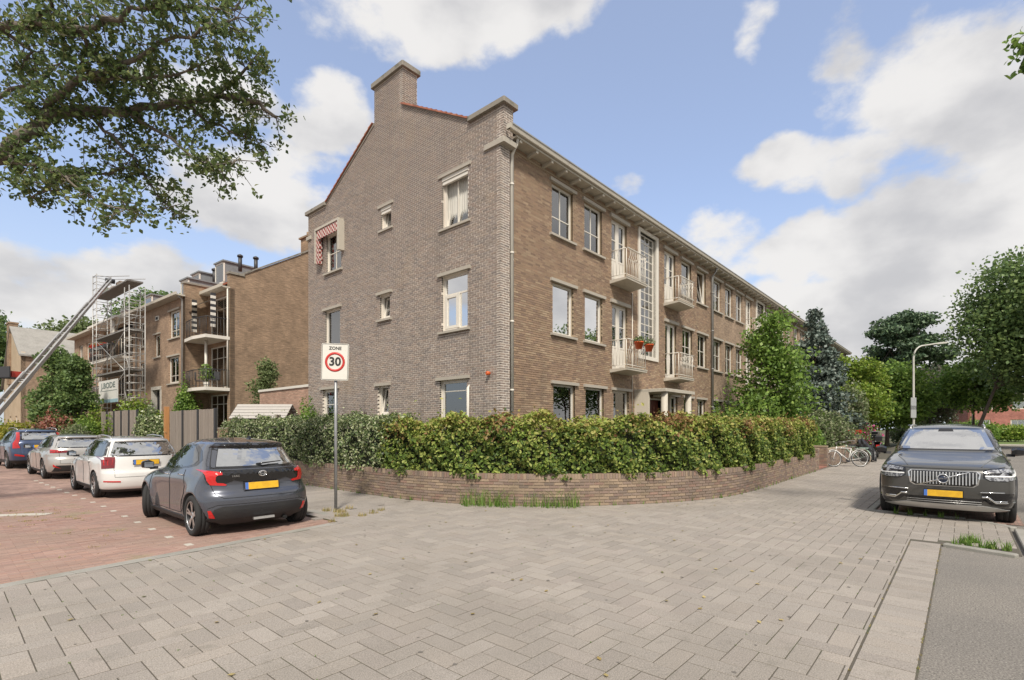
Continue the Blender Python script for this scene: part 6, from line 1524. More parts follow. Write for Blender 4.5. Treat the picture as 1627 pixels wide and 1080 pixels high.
# ---------------------------------------------------------------- scaffold, banner, furniture lift
SCF = thing('scaffold', 'aluminium scaffold tower bridge standing before the balconies of the neighbouring block', 'scaffold', (.94, 20.68, 0), radians(3.7))
M_ALU = mat('aluminium_tube', (.42,.41,.39), .4, metal=.4)
x0, x1 = -3.05, -2.3
ya, yb, yc, yd = 5.3, 6.1, 11.6, 12.4
for y0_, y1_, top in ((ya, yb, 9.6), (yc, yd, 11.4)):
    for x in (x0, x1):
        for y in (y0_, y1_): MB().tube([(x, y, 0), (x, y, top)], .026, 6).obj('standard', M_ALU, SCF)
    m = MB(); z = .4
    while z < top:
        m.tube([(x0, y0_, z), (x0, y1_, z)], .02, 5); m.tube([(x1, y0_, z), (x1, y1_, z)], .02, 5); m.tube([(x0, y0_, z), (x1, y0_, z)], .02, 5); m.tube([(x0, y1_, z), (x1, y1_, z)], .02, 5); z += .42
    m.obj('rungs', M_ALU, SCF)
m = MB()
for z in (2.6, 4.9, 7.2, 9.0):
    for x in (x0, x1): m.tube([(x, yb, z), (x, yc, z)], .022, 5); m.tube([(x, yb, z+.95), (x, yc, z+.95)], .02, 5)
for x in (x0, x1):
    m.tube([(x, ya, 10.1), (x, yd, 11.35)], .02, 5); m.tube([(x, yb, 9.0), (x, yb+1.5, 7.2)], .02, 5); m.tube([(x, yc, 7.3), (x, yc-2.6, 8.9)], .02, 5)
for z0 in (.3, 2.6, 4.9): m.tube([(x0, yb, z0), (x0, yc, z0+2.2)], .02, 5); m.tube([(x0, yc, z0), (x0, yb, z0+2.2)], .02, 5); m.tube([(x0, ya, z0), (x0, yb, z0+1.2)], .02, 5)
m.tube([(x0-.9, yd+1.2, 0), (x0, yd, 4.0)], .025, 5)
m.obj('braces', M_ALU, SCF)
for z in (4.9, 7.2, 9.9): MB().box(x0, x1, ya+.3, yd-.3, z, z+.09).obj('platform', mat('scaffold_deck', (.16,.15,.14), .8), SCF)
rr = random.Random(4)
for i, (y, w_, h_) in enumerate(((7.6, .7, .3), (8.8, 1.0, .22), (10.2, .8, .35))): thing_ = tag_ = MB().bevbox(0, .4, 0, w_, 0, h_, .02).obj('building_material', mat('pallet_material_%d' % i, [(.25,.2,.16), (.35,.3,.25), (.2,.22,.18)][i], .8), loc=(SCF.matrix_basis @ Vector((-2.9, y, 9.99)))[:], rotz=radians(3.7), label=['low brown stack on the scaffold top nearest its right tower', 'flat pale stack in the middle of the scaffold top', 'grey green bundle on the scaffold top nearest the lift head'][i], cat='building material', group='materials stacked on the scaffold top')
bn = thing('banner', 'white advertising banner with dark lettering hung on the scaffold', 'banner', (SCF.matrix_basis @ Vector((-3.12, 10.7, 3.15)))[:], radians(3.7-90))
MB().box(0, 3.7, -.01, .01, 0, 1.35).obj('cloth', mat('banner_cloth', (.70,.69,.65), .7), bn)
MB().box(0, 3.7, -.016, -.011, .0, .2).obj('stripe', mat('banner_blue', (.30,.45,.52), .7), bn)
text('J.BODE', .46, (1.85, -.016, 1.02), (radians(90), 0, 0), mat('banner_ink', (.16,.20,.19), .7), bn, 'lettering', bold=.012, sx=1.9)
MB().box(.2, 3.5, -.016, -.011, .70, .73).obj('rule', MATS['banner_ink'], bn)
LF = thing('furniture_lift', 'long aluminium furniture lift ladder leaning up to the scaffold top', 'lift')
H_, P_ = Vector((-2.78, 28.65, 10.3)), Vector((-7.9, 19.4, 2.35)); D_ = (H_-P_).normalized(); E_ = P_-D_*3.4; side = D_.cross(Vector((0, 0, 1))).normalized(); nrm = side.cross(D_).normalized()
def rail_sec(a, b, w, hgt, name):
    m = MB(); A0, B0 = E_.lerp(H_, a), E_.lerp(H_, b)
    for s in (-1, 1):
        o_ = m.verts([tuple(q+side*s*w+side*s2*.03+nrm*n2) for q in (A0, B0) for s2, n2 in ((-1, 0), (1, 0), (1, hgt), (-1, hgt))])
        for k in range(4): m.face((o_+k, o_+(k+1) % 4, o_+4+(k+1) % 4, o_+4+k))
        m.face((o_, o_+1, o_+2, o_+3)); m.face((o_+4, o_+5, o_+6, o_+7))
    n = int((B0-A0).length/.6)
    for i in range(n+1): q = A0.lerp(B0, i/n); m.tube([tuple(q-side*w+nrm*hgt*.5), tuple(q+side*w+nrm*hgt*.5)], .022, 5)
    return m.obj(name, M_ALU, LF)
rail_sec(0, .36, .14, .20, 'base_section'); rail_sec(.33, .58, .12, .17, 'ladder_section'); rail_sec(.55, .80, .10, .14, 'ladder_section'); rail_sec(.77, 1., .085, .11, 'ladder_section')
MB().lathe([(.14, -.22), (.14, .22)], 12, 'x', tuple(H_)).obj('head_pulley', M_RAIL, LF)
MB().tube([tuple(E_), (E_.x, E_.y, -.08)], .12, 8).obj('support', M_RAIL, LF)
q = P_+D_*2.0+nrm*.3
m = MB(); m.box(-.4, .4, -.3, .3, 0, .05); m.box(-.4, -.36, -.3, .3, 0, .5); m.obj('carriage', M_RAIL, LF, loc=(-7.3, 21.7, 3.75), rotz=.5)
MB().box(-.25, .2, -.2, .2, .05, .32).obj('load_box', mat('red_crate', (.5, .06, .04), .6), LF, loc=(-7.3, 21.7, 3.75), rotz=.5)

# ---------------------------------------------------------------- fences, shed, posts
M_PLANK = mat('grey_fence_plank', (.26,.22,.185), .9, rnd=.12, noise=(3,(.17,.14,.115),.6,.4,.7,(6,6,.3)), bump=(25,.4))
def fence(label, P, Q, h, npan, z0=.0, orange=False):
    P, Q = Vector(P), Vector(Q); L_ = (Q-P).length; a = math.atan2((Q-P).y, (Q-P).x); t = thing('garden_fence', label, 'fence', (*P, z0), a)
    pw = L_/npan; pk = MB().bevbox(-.062, .062, -.012, .012, 0, h, .004).mesh('plank', M_PLANK)
    for i in range(npan):
        n = int((pw-.14)/.145)
        for k in range(n): link('plank', pk, t, loc=(i*pw+.07+(k+.5)*(pw-.14)/n, RNG.normal(0, .002), .0), scale=(1, 1, 1+RNG.normal(0, .004)))
        MB().box(i*pw+.05, (i+1)*pw-.05, -.06, -.013, .3, .38).box(i*pw+.05, (i+1)*pw-.05, -.06, -.013, h-.4, h-.32).obj('rail', M_PLANK, t)
        MB().box(i*pw-.06, i*pw+.06, -.04, .05, -.1, h+.02).obj('post', M_RAIL, t)
    return t
fence('grey plank fence with dark posts beside the pale hedge', (-2.65, 11.9), (-2.75, 17.2), 1.78, 3, .58)
fence('grey plank fence farther up the side street beyond the leafy creeper', (-3.05, 21.2), (-3.45, 27.2), 1.95, 5, .58)
MB().bevbox(-.09, .09, -.09, .09, 0, 2.58, .01).obj('timber_post', mat('orange_timber', (.42,.20,.07), .7, noise=(5,(.3,.14,.05),.5,.4,.7,(4,4,.4))), loc=(-2.78, 17.5, 0), label='orange brown timber post at the end of the grey plank fence', cat='post')
for i, (x, y, lb) in enumerate(((-1.35, 9.6, 'weathered notched wooden post behind the pale hedge, near the shed door'), (-1.2, 8.5, 'weathered notched wooden post behind the pale hedge, before the shed roof end'), (-1.15, 4.3, 'weathered notched wooden post standing between the two hedges'))):
    t = thing('wooden_post', lb, 'post', (x, y, 0), radians(40), group='notched posts behind the hedge')
    MB().bevbox(-.15, -.045, -.03, .03, 0, 2.12, .005).bevbox(.045, .15, -.03, .03, 0, 2.12, .005).obj('board', M_PLANK, t); MB().box(-.045, .045, -.025, .025, 0, 1.88).box(-.045, .045, -.025, .025, 2.05, 2.1).obj('filler', M_PLANK, t)
t = thing('garden_shed', 'small garden shed with pale shingled roof behind the hedge', 'shed', (-.77, 12.06, 0), math.atan2(-1.52, 1.34))
m = MB(); m.prism([(-.55, 0), (.55, 0), (.55, 2.05), (0, 2.55), (-.55, 2.05)], 'x', -.98, .98); m.obj('walls', mat('dark_shed_wall', (.10,.095,.095), .8), t)
for sgn in (-1, 1):
    for r_ in range(5):
        MB().box(-1.1, 1.1, 0, .16, 0, .018).obj('shingle_course', mat('pale_shingle', (.40,.375,.345), .9, speck=(20,.1)), t, loc=(0, sgn*(.68-.136*r_)-(0 if sgn < 0 else .0), 2.0+.118*r_), rot=(radians(41)*(-1 if sgn > 0 else 1)+(0 if sgn < 0 else pi), 0, 0))
# ---------------------------------------------------------------- the speed limit sign
t = thing('road_sign', 'white zone 30 speed limit sign on a grey steel pole at the kerb', 'sign', (-4.27, .39, 0), -math.atan2(.7486, .6630))
MB().tube([(0, 0, -.05), (0, 0, 3.2)], .030, 14).obj('pole', mat('galvanised_pole', (.34,.345,.35), .45, metal=.5, noise=(6,(.24,.24,.24),.6,.4,.7), noise2=(2,(.5,.5,.48),.5,.55,.7)), t)
p_ = link('sign_plate', None, t, loc=(.005, -.05, 2.94), rot=(0, radians(1.5), radians(3)))
def rrect(w, h, r, n=6):
    P = []
    for cx, cy, a0 in ((w-r, h-r, 0), (-w+r, h-r, pi/2), (-w+r, -h+r, pi), (w-r, -h+r, 3*pi/2)):
        for i in range(n+1): a = a0+pi/2*i/n; P.append((cx+r*cos(a), cy+r*sin(a)))
    return P
MB().prism(rrect(.265, .365, .03), 'y', -.012, .012).obj('panel', mat('sign_white', (.66,.64,.58), .4, noise=(4,(.55,.53,.46),.5,.45,.8)), p_)
def ringq(w, h, r, t_, y, name, m_):
    A_ = rrect(w, h, r); B_ = rrect(w-t_, h-t_, max(.004, r-t_)); m = MB(); n = len(A_)
    for i in range(n): j = (i+1) % n; m.quad((A_[i][0], y, A_[i][1]), (A_[j][0], y, A_[j][1]), (B_[j][0], y, B_[j][1]), (B_[i][0], y, B_[i][1]))
    m.obj(name, m_, p_)
M_INK = mat('sign_black', (.02,.02,.02), .5)
ringq(.255, .355, .026, .008, -.0145, 'black_border', M_INK)
m = MB(); m.lathe([(.195, -.0135), (.195, -.0155), (.148, -.0155), (.148, -.0135)], 48, 'y', (0, 0, -.0), close=True); m.obj('red_ring', mat('sign_red', (.50,.035,.03), .45), p_)
text('30', .235, (0, -.0145, .0), (radians(90), 0, 0), M_INK, p_, 'number', bold=.007)
text('ZONE', .088, (0, -.0145, .268), (radians(90), 0, 0), M_INK, p_, 'wording', bold=.002)
for z in (2.72, 3.14): MB().box(-.06, .06, -.045, .035, z-.015, z+.015).obj('clamp', M_ZINC, t)

# ---------------------------------------------------------------- hanging flower pots, bicycles, scooter
for i, (x, lb) in enumerate(((6.05, 'orange flower pot on the lower balcony rail, the fuller one nearer the corner'), (6.78, 'orange flower pot on the lower balcony rail, the one nearer the stair window'))):
    t = thing('flower_pot', lb, 'flower pot', (x, -.84, 4.28), group='orange pots on the balcony rail')
    MB().lathe([(.10, 0), (.155, .2), (.165, .2), (.165, .24), (.14, .24)], 16).obj('pot', M_POT, t); MB().tube([(0, .1, .2), (0, .13, .33)], .01, 5).obj('hook', M_RAIL, t)
    P, _ = clump_points([(0, 0, .30, .24, .2, .13)], 220); leaf_obj('plant', P, .06, [L_DARK, L_PURP], t, midx=(RNG.random(220) < .3).astype(int))
def bicycle(label, loc, rz, lean, fr, tyre=M_TYRE, rim=M_SILV, basket=False):
    t = thing('bicycle', label, 'bicycle', loc); t.rotation_euler = (radians(lean), 0, rz); R = .34
    for x in (-.54, .54):
        w = link('wheel', None, t, loc=(x, 0, R)); MB().lathe([(R, -.014), (R+.006, 0), (R, .014), (R-.022, .014), (R-.022, -.014)], 36, 'y', close=True).obj('tyre', tyre, w)
        MB().lathe([(R-.02, -.011), (R-.02, .011), (R-.04, .008), (R-.04, -.008)], 36, 'y', close=True).obj('rim', rim, w); m = MB()
        for i in range(16): a = 2*pi*i/16; m.tube([(0, 0, 0), (cos(a)*(R-.03), 0, sin(a)*(R-.03))], .0025, 3)
        m.tube([(0, -.05, 0), (0, .05, 0)], .02, 8); m.obj('spokes', M_ZINC, w)
    m = MB(); bb = (-.08, 0, .28); st = (-.24, 0, .78); hd = (.36, 0, .86); hl = (.40, 0, .70)
    for a, b, r in ((bb, st, .017), (bb, hl, .021), (st, (.38, 0, .80), .014), ((-.54, 0, R), bb, .011), ((-.54, 0, R), (-.23, 0, .72), .010), (hd, hl, .02), (hl, (.54, 0, R), .014)): m.tube([a, b], r, 7)
    m.obj('frame', fr, t)
    MB().tube([(.36, 0, .86), (.34, 0, 1.02), (.33, .12, 1.04), (.24, .28, 1.02), (.16, .29, 1.0)], .012, 6).tube([(.34, 0, 1.02), (.33, -.12, 1.04), (.24, -.28, 1.02), (.16, -.29, 1.0)], .012, 6).obj('handlebar', M_ZINC, t)
    MB().tube([st, (-.27, 0, .88)], .012, 6).prism([(-.38, -.09), (-.16, -.02), (-.12, 0), (-.16, .02), (-.38, .09)], 'z', .88, .94).obj('saddle', M_GBLK, t)
    m = MB()
    for x, a0, a1 in ((-.54, .2, 2.9), (.54, .6, 3.0)):
        m.tube([(x+(R+.03)*cos(a), 0, R+(R+.03)*sin(a)) for a in np.linspace(a0, a1, 12)], .016, 5)
    m.box(-.78, -.34, -.06, .06, .74, .755); m.obj('mudguard', fr, t)
    m = MB(); m.lathe([(.09, -.03), (.09, -.02)], 16, 'y', (-.08, 0, .28)); m.tube([(-.08, -.05, .28), (.02, -.07, .14)], .01, 5); m.tube([(-.08, .05, .28), (-.18, .07, .42)], .01, 5); m.tube([(-.54, -.03, R+.04), (-.08, -.03, .36)], .008, 4); m.tube([(-.54, -.03, R-.04), (-.08, -.03, .20)], .008, 4); m.obj('drivetrain', M_GBLK, t)
    if basket:
        MB().prism([(.44, .74), (.46, 1.0), (.76, 1.0), (.70, .74)], 'y', -.18, .18).obj('crate', M_GBLK, t)
bicycle('white step through bicycle leaning on the brick wall nearest the gate', (15.95, -5.3, 0), radians(128), 9, mat('white_bicycle_paint', (.68,.67,.64), .35, coat=.5))
bicycle('mint green bicycle with pale tyres standing beyond the white one', (18.4, -5.25, 0), radians(52), -8, mat('mint_paint', (.42,.58,.48), .35, coat=.5), tyre=mat('cream_tyre', (.50,.42,.32), .8), basket=False)
M_COV = mat('black_cover', (.018,.018,.02), .38, bump=(5,1.,.06))
t = thing('covered_scooter', 'scooter hidden under a creased black cover beside the bicycles', 'scooter', (21.0, -5.35, 0), radians(25))
prof = [(-.85, .10, .16), (-.7, .62, .24), (-.35, .82, .30), (0, .80, .30), (.3, .98, .32), (.55, 1.12, .30), (.72, .75, .22), (.88, .15, .14)]
m = MB(); o_ = 0; n = 14
for i, (x, hh, w_) in enumerate(prof):
    for k in range(n): a = pi*k/(n-1); m.v.append((x+.03*sin(k*2.1+i), w_*cos(a)*(1+.12*sin(k*3+i*2)), max(.02, hh*max(0., sin(a))**.6*(1+.04*sin(k*4+i)))))
for i in range(len(prof)-1):
    for k in range(n-1): m.face((i*n+k, i*n+k+1, (i+1)*n+k+1, (i+1)*n+k), 0, 0, False)
m.obj('cover', M_COV, t)
for x in (-.55, .62): MB().lathe([(.2, -.05), (.215, 0), (.2, .05), (.1, .05), (.1, -.05)], 20, 'y', (x, 0, .215), close=True).obj('wheel', M_TYRE, t)
t = thing('motor_scooter', 'black motor scooter parked past the planter seen from behind', 'scooter', (25.6, -5.3, 0), radians(10))
for x in (-.62, .62):
    w = link('wheel', None, t, loc=(x, 0, .24)); MB().lathe([(.23, -.05), (.24, 0), (.23, .05), (.14, .05), (.14, -.05)], 24, 'y', close=True).obj('tyre', M_TYRE, w); MB().lathe([(.14, -.03), (.14, .03), (.02, .04)], 16, 'y').obj('rim', M_RIMD, w)
MB().prism([(-.85, .42), (-.90, .62), (-.5, .80), (-.1, .78), (-.05, .35), (.35, .28), (.5, .7), (.62, .95), (.70, .5), (.45, .2), (-.2, .18), (-.6, .3)], 'y', -.16, .16).obj('body', mat('scooter_paint', (.012,.012,.014), .2, coat=1.), t)
MB().prism([(-.82, .80), (-.15, .78), (-.2, .86), (-.75, .89)], 'y', -.13, .13).obj('seat', M_PLAS, t); MB().bevbox(-1.08, -.72, -.2, .2, .92, 1.22, .06).obj('top_case', M_GBLK, t)
MB().tube([(.55, 0, .9), (.5, 0, 1.08), (.4, .3, 1.1)], .015, 6).tube([(.5, 0, 1.08), (.4, -.3, 1.1)], .015, 6).obj('handlebar', M_GBLK, t); MB().tube([(.62, 0, .24), (.55, 0, .9)], .03, 6).obj('fork', M_ZINC, t)
MB().prism([(.5, 1.0), (.62, 1.05), (.48, 1.45), (.44, 1.42)], 'y', -.2, .2).obj('windshield', M_CGL, t); MB().box(-.93, -.9, -.08, .08, .6, .72).obj('tail_lamp', M_RED, t)
flowerbox('planter of red and pink flowers on the brick wall beyond the bicycles', (22.4, -4.65, 1.08), 3.0, M_FLR, 0, 500, w=.5)
t = thing('flowering_plant', 'bush of magenta blossom behind the motor scooter', 'plant', (28.5, -4.7, 0)); P, _ = clump_points([(0, 0, 1.1, .8, .6, .7)], 700); leaf_obj('foliage', P, .12, [L_GREEN, M_FLP], t, midx=(RNG.random(700) < .4).astype(int)); MB().tube([(0, 0, 0), (0, 0, 1.0)], .03, 5).obj('stem', M_BARK, t)

# ---------------------------------------------------------------- street lamps
def lamp(label, base, h, arm, ang, box=False, group=None):
    t = thing('street_lamp', label, 'street lamp', (*base, 0), ang, group=group); M_ = mat('lamp_post_grey', (.50,.49,.44), .5, noise=(2,(.4,.39,.35),.5,.4,.7))
    P = [(0, 0, 0), (0, 0, 1.2), (0, 0, h-1.0)]+[(.8-.8*cos(a), 0, h-1.0+.9*sin(a)) for a in np.linspace(.15, pi/2, 7)]+[(arm*.8, 0, h+.08)]
    MB().tube(P, [.11, .085, .065]+[.055]*8, 10).obj('pole', M_, t)
    MB().prism([(arm*.72, h+.0), (arm*.78, h+.14), (arm, h+.17), (arm*1.02, h+.12), (arm*.95, h+.05)], 'y', -.12, .12).obj('lamp_head', M_, t)
    if box:
        for z in (2.4, 3.0): MB().box(-.35, .05, -.2, -.12, z, z+.9).obj('back_of_sign', M_SILV, t)
lamp('curved arm street lamp with sign backs, rising behind the graphite SUV', (38.8, -6.2), 7.9, 2.5, radians(-48), True)
t = thing('street_lamp', 'straight pale lamp post near the red brick house', 'street lamp', (60.5, -9.7, 0)); MB().tube([(0, 0, 0), (0, 0, 5.6)], [.09, .06], 8).obj('pole', MATS['lamp_post_grey'], t); MB().lathe([(.1, 5.6), (.16, 5.75), (.02, 5.95)], 10).obj('lamp_head', M_SILV, t)

# ---------------------------------------------------------------- distant red house
M_RH = brick_tex('red_house_masonry', ((.42,.15,.125),(.36,.125,.105)), (.33,.19,.16))
R_ = thing('house', 'red brick house with grey hipped roof across the far end of the road', 'house', (94, -9.5, 0), radians(-78))
WN = [(1.4, 2.9, 4.4, 5.6), (5.0, 6.6, 4.4, 5.6), (9.5, 11, 4.4, 5.6), (1.0, 2.6, 1.3, 2.9), (4.8, 7.2, 1.3, 2.9), (9.5, 11.4, 1.3, 2.9)]
wall(R_, 'front_wall', (0, 0, 0), 0, [(0, 5.9), (16, 5.9)], WN, .3, None, M_RH, real=False); wall(R_, 'side_wall', (0, 9, 0), -pi/2, [(0, 5.9), (9, 5.9)], [], .3, None, M_RH, real=False)
for a, b, c, d in WN: window(R_, ((0, 0, 0), 0), a, c, b-a, d-c, nx=3, fw=.14, sill=False, lintel=False, curtain='side')
m = MB(); o_ = m.verts([(-.5, -.5, 5.9), (16.5, -.5, 5.9), (16.5, 9.5, 5.9), (-.5, 9.5, 5.9), (4, 4.5, 9.4), (12.5, 4.5, 9.4)])
for f in ((0, 1, 5, 4), (1, 2, 5), (2, 3, 4, 5), (3, 0, 4), (3, 2, 1, 0)): m.face([o_+i for i in f])
m.obj('roof', mat('grey_tile_roof', (.25,.21,.19), .9, speck=(8,.15)), R_); MB().box(-.55, 16.55, -.6, -.45, 5.75, 5.95).obj('gutter', M_WHITE, R_)
MB().box(3.6, 5.6, 1.0, 3.4, 6.9, 8.1).obj('dormer', M_WHITE, R_)

# ---------------------------------------------------------------- trees and shrubs
tree('front_garden_tree', 'bright green young tree in the front garden before the second stairwell', (15.6, -2.3), 6.8, 2.5, .9, L_GREEN, 15000, .15, shape='column', seed=5, clumps=40, tr=.07, shell=.25)
tree('blue_conifer', 'dark blue grey conifer beside the bright green garden tree', (27.4, -1.9), 9.1, 2.9, .6, L_BLUE, 26000, .19, shape='cone', seed=8, clumps=90, tr=.16, up=-.2, shell=.5)
bush('spreading_shrub', 'big pale green spreading shrub behind the bicycles', (22.0, -3.4), (2.3, 1.6), 2.9, L_GREY, 14000, .12, seed=4)
bush('spreading_shrub', 'dense green shrub at the gate between hedge and bicycles', (18.0, -3.2), (1.8, 1.2), 2.3, L_GREEN, 9000, .11, seed=14)
bush('spreading_shrub', 'silvery twiggy shrub under the blue conifer', (29.5, -3.3), (1.6, 1.4), 5.0, L_GREY, 8000, .15, seed=24)
bush('spreading_shrub', 'low green shrub at the drainpipe behind the corner hedge', (14.6, -.9), (.9, .7), 2.1, L_OLIVE, 2500, .09, seed=34)
tree('garden_tree', 'yellowish green round tree standing beyond the bicycles', (41, -2.0), 8.3, 3.4, 1.0, L_LIME, 20000, .2, seed=21, clumps=40, tr=.16)
tree('garden_tree', 'broad mid green tree behind the curved street lamp', (50, -3.6), 8.4, 4.2, 1.0, [L_GREEN, L_LIME], 20000, .24, seed=22, clumps=44, tr=.2)
tree('garden_tree', 'bronze dark tree between street lamp and big street tree', (60, -6.4), 9.0, 4.0, 1.5, L_PURP, 14000, .28, seed=23, clumps=36, tr=.2)
tree('pine_tree', 'tall flat topped pine rising above the trees at the road bend', (72, -3.2), 16.2, 6.2, 8.0, L_PINE, 20000, .34, shape='flat', seed=31, clumps=60, tr=.3, up=.6)
tree('street_tree', 'tall leafy street tree standing before the red house', (47.0, -9.6), 17.0, 6.2, 3.0, [L_DARK, L_GREEN, L_GREEN], 44000, .25, seed=41, clumps=80, tr=.17, bark=M_BARK, lean=(0, -4.4), shell=.35)
tree('street_tree', 'low leaning street tree beside the straight lamp post', (54, -9.7), 8.5, 3.6, 2.6, L_GREEN, 12000, .25, seed=42, clumps=30, tr=.13)
for i, (x, y, r, h, lm, lb) in enumerate(((66, -9.4, 3.0, 2.8, L_GREEN, 'green roadside shrub left of the straight lamp post'), (74, -13.5, 3.4, 2.6, L_LIME, 'yellow green roadside shrub before the red house'), (70, -17.5, 3.2, 4.6, L_OLIVE, 'tall grey green shrub at the right end of the roadside planting'), (84, -10, 4.0, 2.6, L_LIME, 'low lime shrub under the red house windows'), (57, -5.2, 2.5, 2.4, L_GREY, 'pinkish grey shrub at the bend of the pavement'))):
    bush('roadside_shrub', lb, (x, y), r, h, lm, 5000, .22, seed=50+i, group='shrubs along the far road')
for i, (x, y, h, r, lb) in enumerate(((33, 9, 9, 3, ''), (36, -1.2, 5.0, 2.2, 'dark green shrub tree close behind the silvery shrub'), (80, 6, 14, 6, 'dark tree behind the end of the long apartment block'), (104, -4, 13, 7, 'distant dark tree left of the red house'), (120, -16, 12, 7, 'distant dark tree behind the red house'), (112, -28, 13, 8, 'distant dark tree at the right behind the roadside planting'))):
    if not lb: continue
    tree('background_tree', lb, (x, y), h, r, 1.0, L_DARK, 9000, .16 if x < 50 else .42, seed=60+i, clumps=26, group='trees closing the far end of the road')
# left: trees and shrubs of the side street
tree('background_tree', 'dark oak like tree above the slate roofed house', (-7.5, 78), 18.5, 7.5, 4, L_DARK, 16000, .42, seed=71, clumps=36, group='trees behind the side street')
tree('background_tree', 'olive green tree behind the roof ridge of the slate roofed house', (2.0, 72), 16.0, 6.0, 4, L_OLIVE, 14000, .40, seed=72, clumps=34, group='trees behind the side street', shell=.3)
tree('background_tree', 'broad tree rising behind the scaffold top', (9.5, 66), 20.2, 6.8, 7, L_DARK, 20000, .38, seed=73, clumps=44, group='trees behind the side street', shell=.3)
tree('background_tree', 'tree showing between the scaffold and the neighbouring roof', (17, 62), 18.2, 5, 7, L_OLIVE, 9000, .38, seed=74, clumps=28, group='trees behind the side street', shell=.3)
tree('background_tree', 'dark tree at the far left end of the side street', (-14, 62), 17, 6.0, 2, L_DARK, 14000, .36, seed=75, clumps=36, group='trees behind the side street')
tree('yew_tree', 'dense dark green yew, the nearer of the pair beside the scaffold', (-4.35, 28.6), 5.7, 1.45, .3, L_DARK, 16000, .15, shape='column', seed=81, clumps=40, tr=.1, group='pair of dark yews', shell=.5)
tree('yew_tree', 'dense dark green yew, the farther of the pair with brighter top', (-4.9, 31.6), 6.5, 1.6, .3, [L_DARK, L_GREEN][0], 16000, .15, shape='column', seed=82, clumps=40, tr=.1, group='pair of dark yews', shell=.5)
bush('garden_shrub', 'lime green shrub spilling over the far fence end', (-3.7, 20.9+7.5), (1.5, 1.3), 3.2, L_LIME, 7000, .11, seed=83)
bush('garden_shrub', 'glossy green shrub in front of the lime one', (-4.2, 27.0), (1.0, 1.1), 2.5, L_GREEN, 5000, .10, seed=84)
bush('garden_shrub', 'lime green shrub mounded before the scaffold foot', (-2.2, 25.4), (1.6, 1.3), 3.6, L_LIME, 7000, .12, seed=89)
bush('garden_shrub', 'pink leaved shrub behind the silver estate', (-5.2, 27.9), (1.3, 1.2), 2.8, L_PINK, 5000, .10, seed=85)
bush('garden_shrub', 'grey green shrub between pink shrub and lime shrub', (-4.8, 25.6), (1.0, 1.0), 2.1, L_GREY, 4000, .10, seed=86)
bush('garden_shrub', 'yellow green shrub behind the dark blue SUV', (-6.6, 31.5), (1.8, 1.4), 2.4, L_YEL, 6000, .12, seed=87)
bush('garden_shrub', 'deep green shrub at the left end of the row of parked cars', (-8.2, 36), (2.2, 1.6), 2.6, L_GREEN, 6000, .14, seed=88)
bush('creeper', 'leafy creeper bulging over the fence between its two parts', (-3.0, 19.2), (.75, 1.75), 2.75, L_PALE, 8000, .10, seed=90)
bush('creeper', 'dark leafy climber against the neighbouring block by the lower balcony', (-.4, 22.9), (.8, .8), 4.6, L_GREEN, 5000, .11, seed=91)
tree('garden_tree', 'slim feathery olive green tree before the blank side wall', (1.4, 17.2), 5.0, 1.05, 2.2, L_OLIVE, 5200, .09, shape='column', seed=92, clumps=26, tr=.06, shell=.3)
bush('climbing_plant', 'climbing plant against the gable beside the grey door', (-.35, 9.6), (.5, .75), 3.1, L_GREEN, 2600, .09, seed=93)
bush('garden_shrub', 'rounded glossy shrub under the small gable windows', (-1.0, 3.9), (.8, 1.1), 2.15, L_HEDGE, 4200, .07, seed=94)
bush('climbing_plant', 'climber on the wall beside the second drainpipe', (14.9, -.25), (.35, .2), 3.6, L_GREEN, 900, .10, seed=95)
bush('climbing_plant', 'climber on the entrance canopy column', (10.1, -.5), (.35, .3), 2.7, L_DARK, 900, .08, seed=96)

# ---------------------------------------------------------------- the overhanging street tree at the left
def overhang(name, label, base, trunk, branches, leafm, per, lsize, spread, seed, tr0, cat='tree'):
    rr = np.random.default_rng(seed); t = thing(name, label, cat, (*base, -.08)); b = Vector((*base, -.08))
    m = MB(); m.tube([tuple(Vector(p)-b) for p in trunk], [tr0*(1-.6*i/(len(trunk)-1)) for i in range(len(trunk))], 12); m.obj('trunk', M_BARKG, t)
    tips = []; mb_ = MB()
    for P, r0 in branches:
        P = [Vector(p) for p in P]; n = len(P)
        mm = []   # wobble
        for i in range(n-1):
            for k in range(3): mm.append(P[i].lerp(P[i+1], k/3)+Vector(rr.normal(0, .025, 3)))
        mm.append(P[-1]); R = [r0*(1-.78*i/(len(mm)-1)) for i in range(len(mm))]
        mb_.tube([tuple(p-b) for p in mm], R, 7)
        # twigs
        for i, p in enumerate(mm):
            for k in range(per):
                d = Vector(rr.normal(0, 1, 3)); d.z = d.z*.6-.12; d.normalize(); L_ = spread*(.35+.65*rr.random())
                q = p+d*L_*.5+Vector(rr.normal(0, .05, 3)); e = p+d*L_+Vector(rr.normal(0, .08, 3))
                mb_.tube([tuple(p-b), tuple(q-b), tuple(e-b)], [.010, .007, .003], 3, cap=False); tips.append((p, q, e))
    mb_.obj('branches', M_BARKG, t)
    pts = []
    for p, q, e in tips:
        n = int(8+rr.random()*15)
        for k in range(n):
            f = .25+.8*rr.random(); f = .45+.6*rr.random()**.6; c = p.lerp(q, min(1, f*2)) if f < .5 else q.lerp(e, (f-.5)*2)
            pts.append(tuple(c+Vector(rr.normal(0, .06, 3))-b))
    pts = np.array(pts); leaf_obj('crown', pts, lsize*(.6+.7*rr.random(len(pts))), leafm, t, kind='leaf', up=.5)
    return t
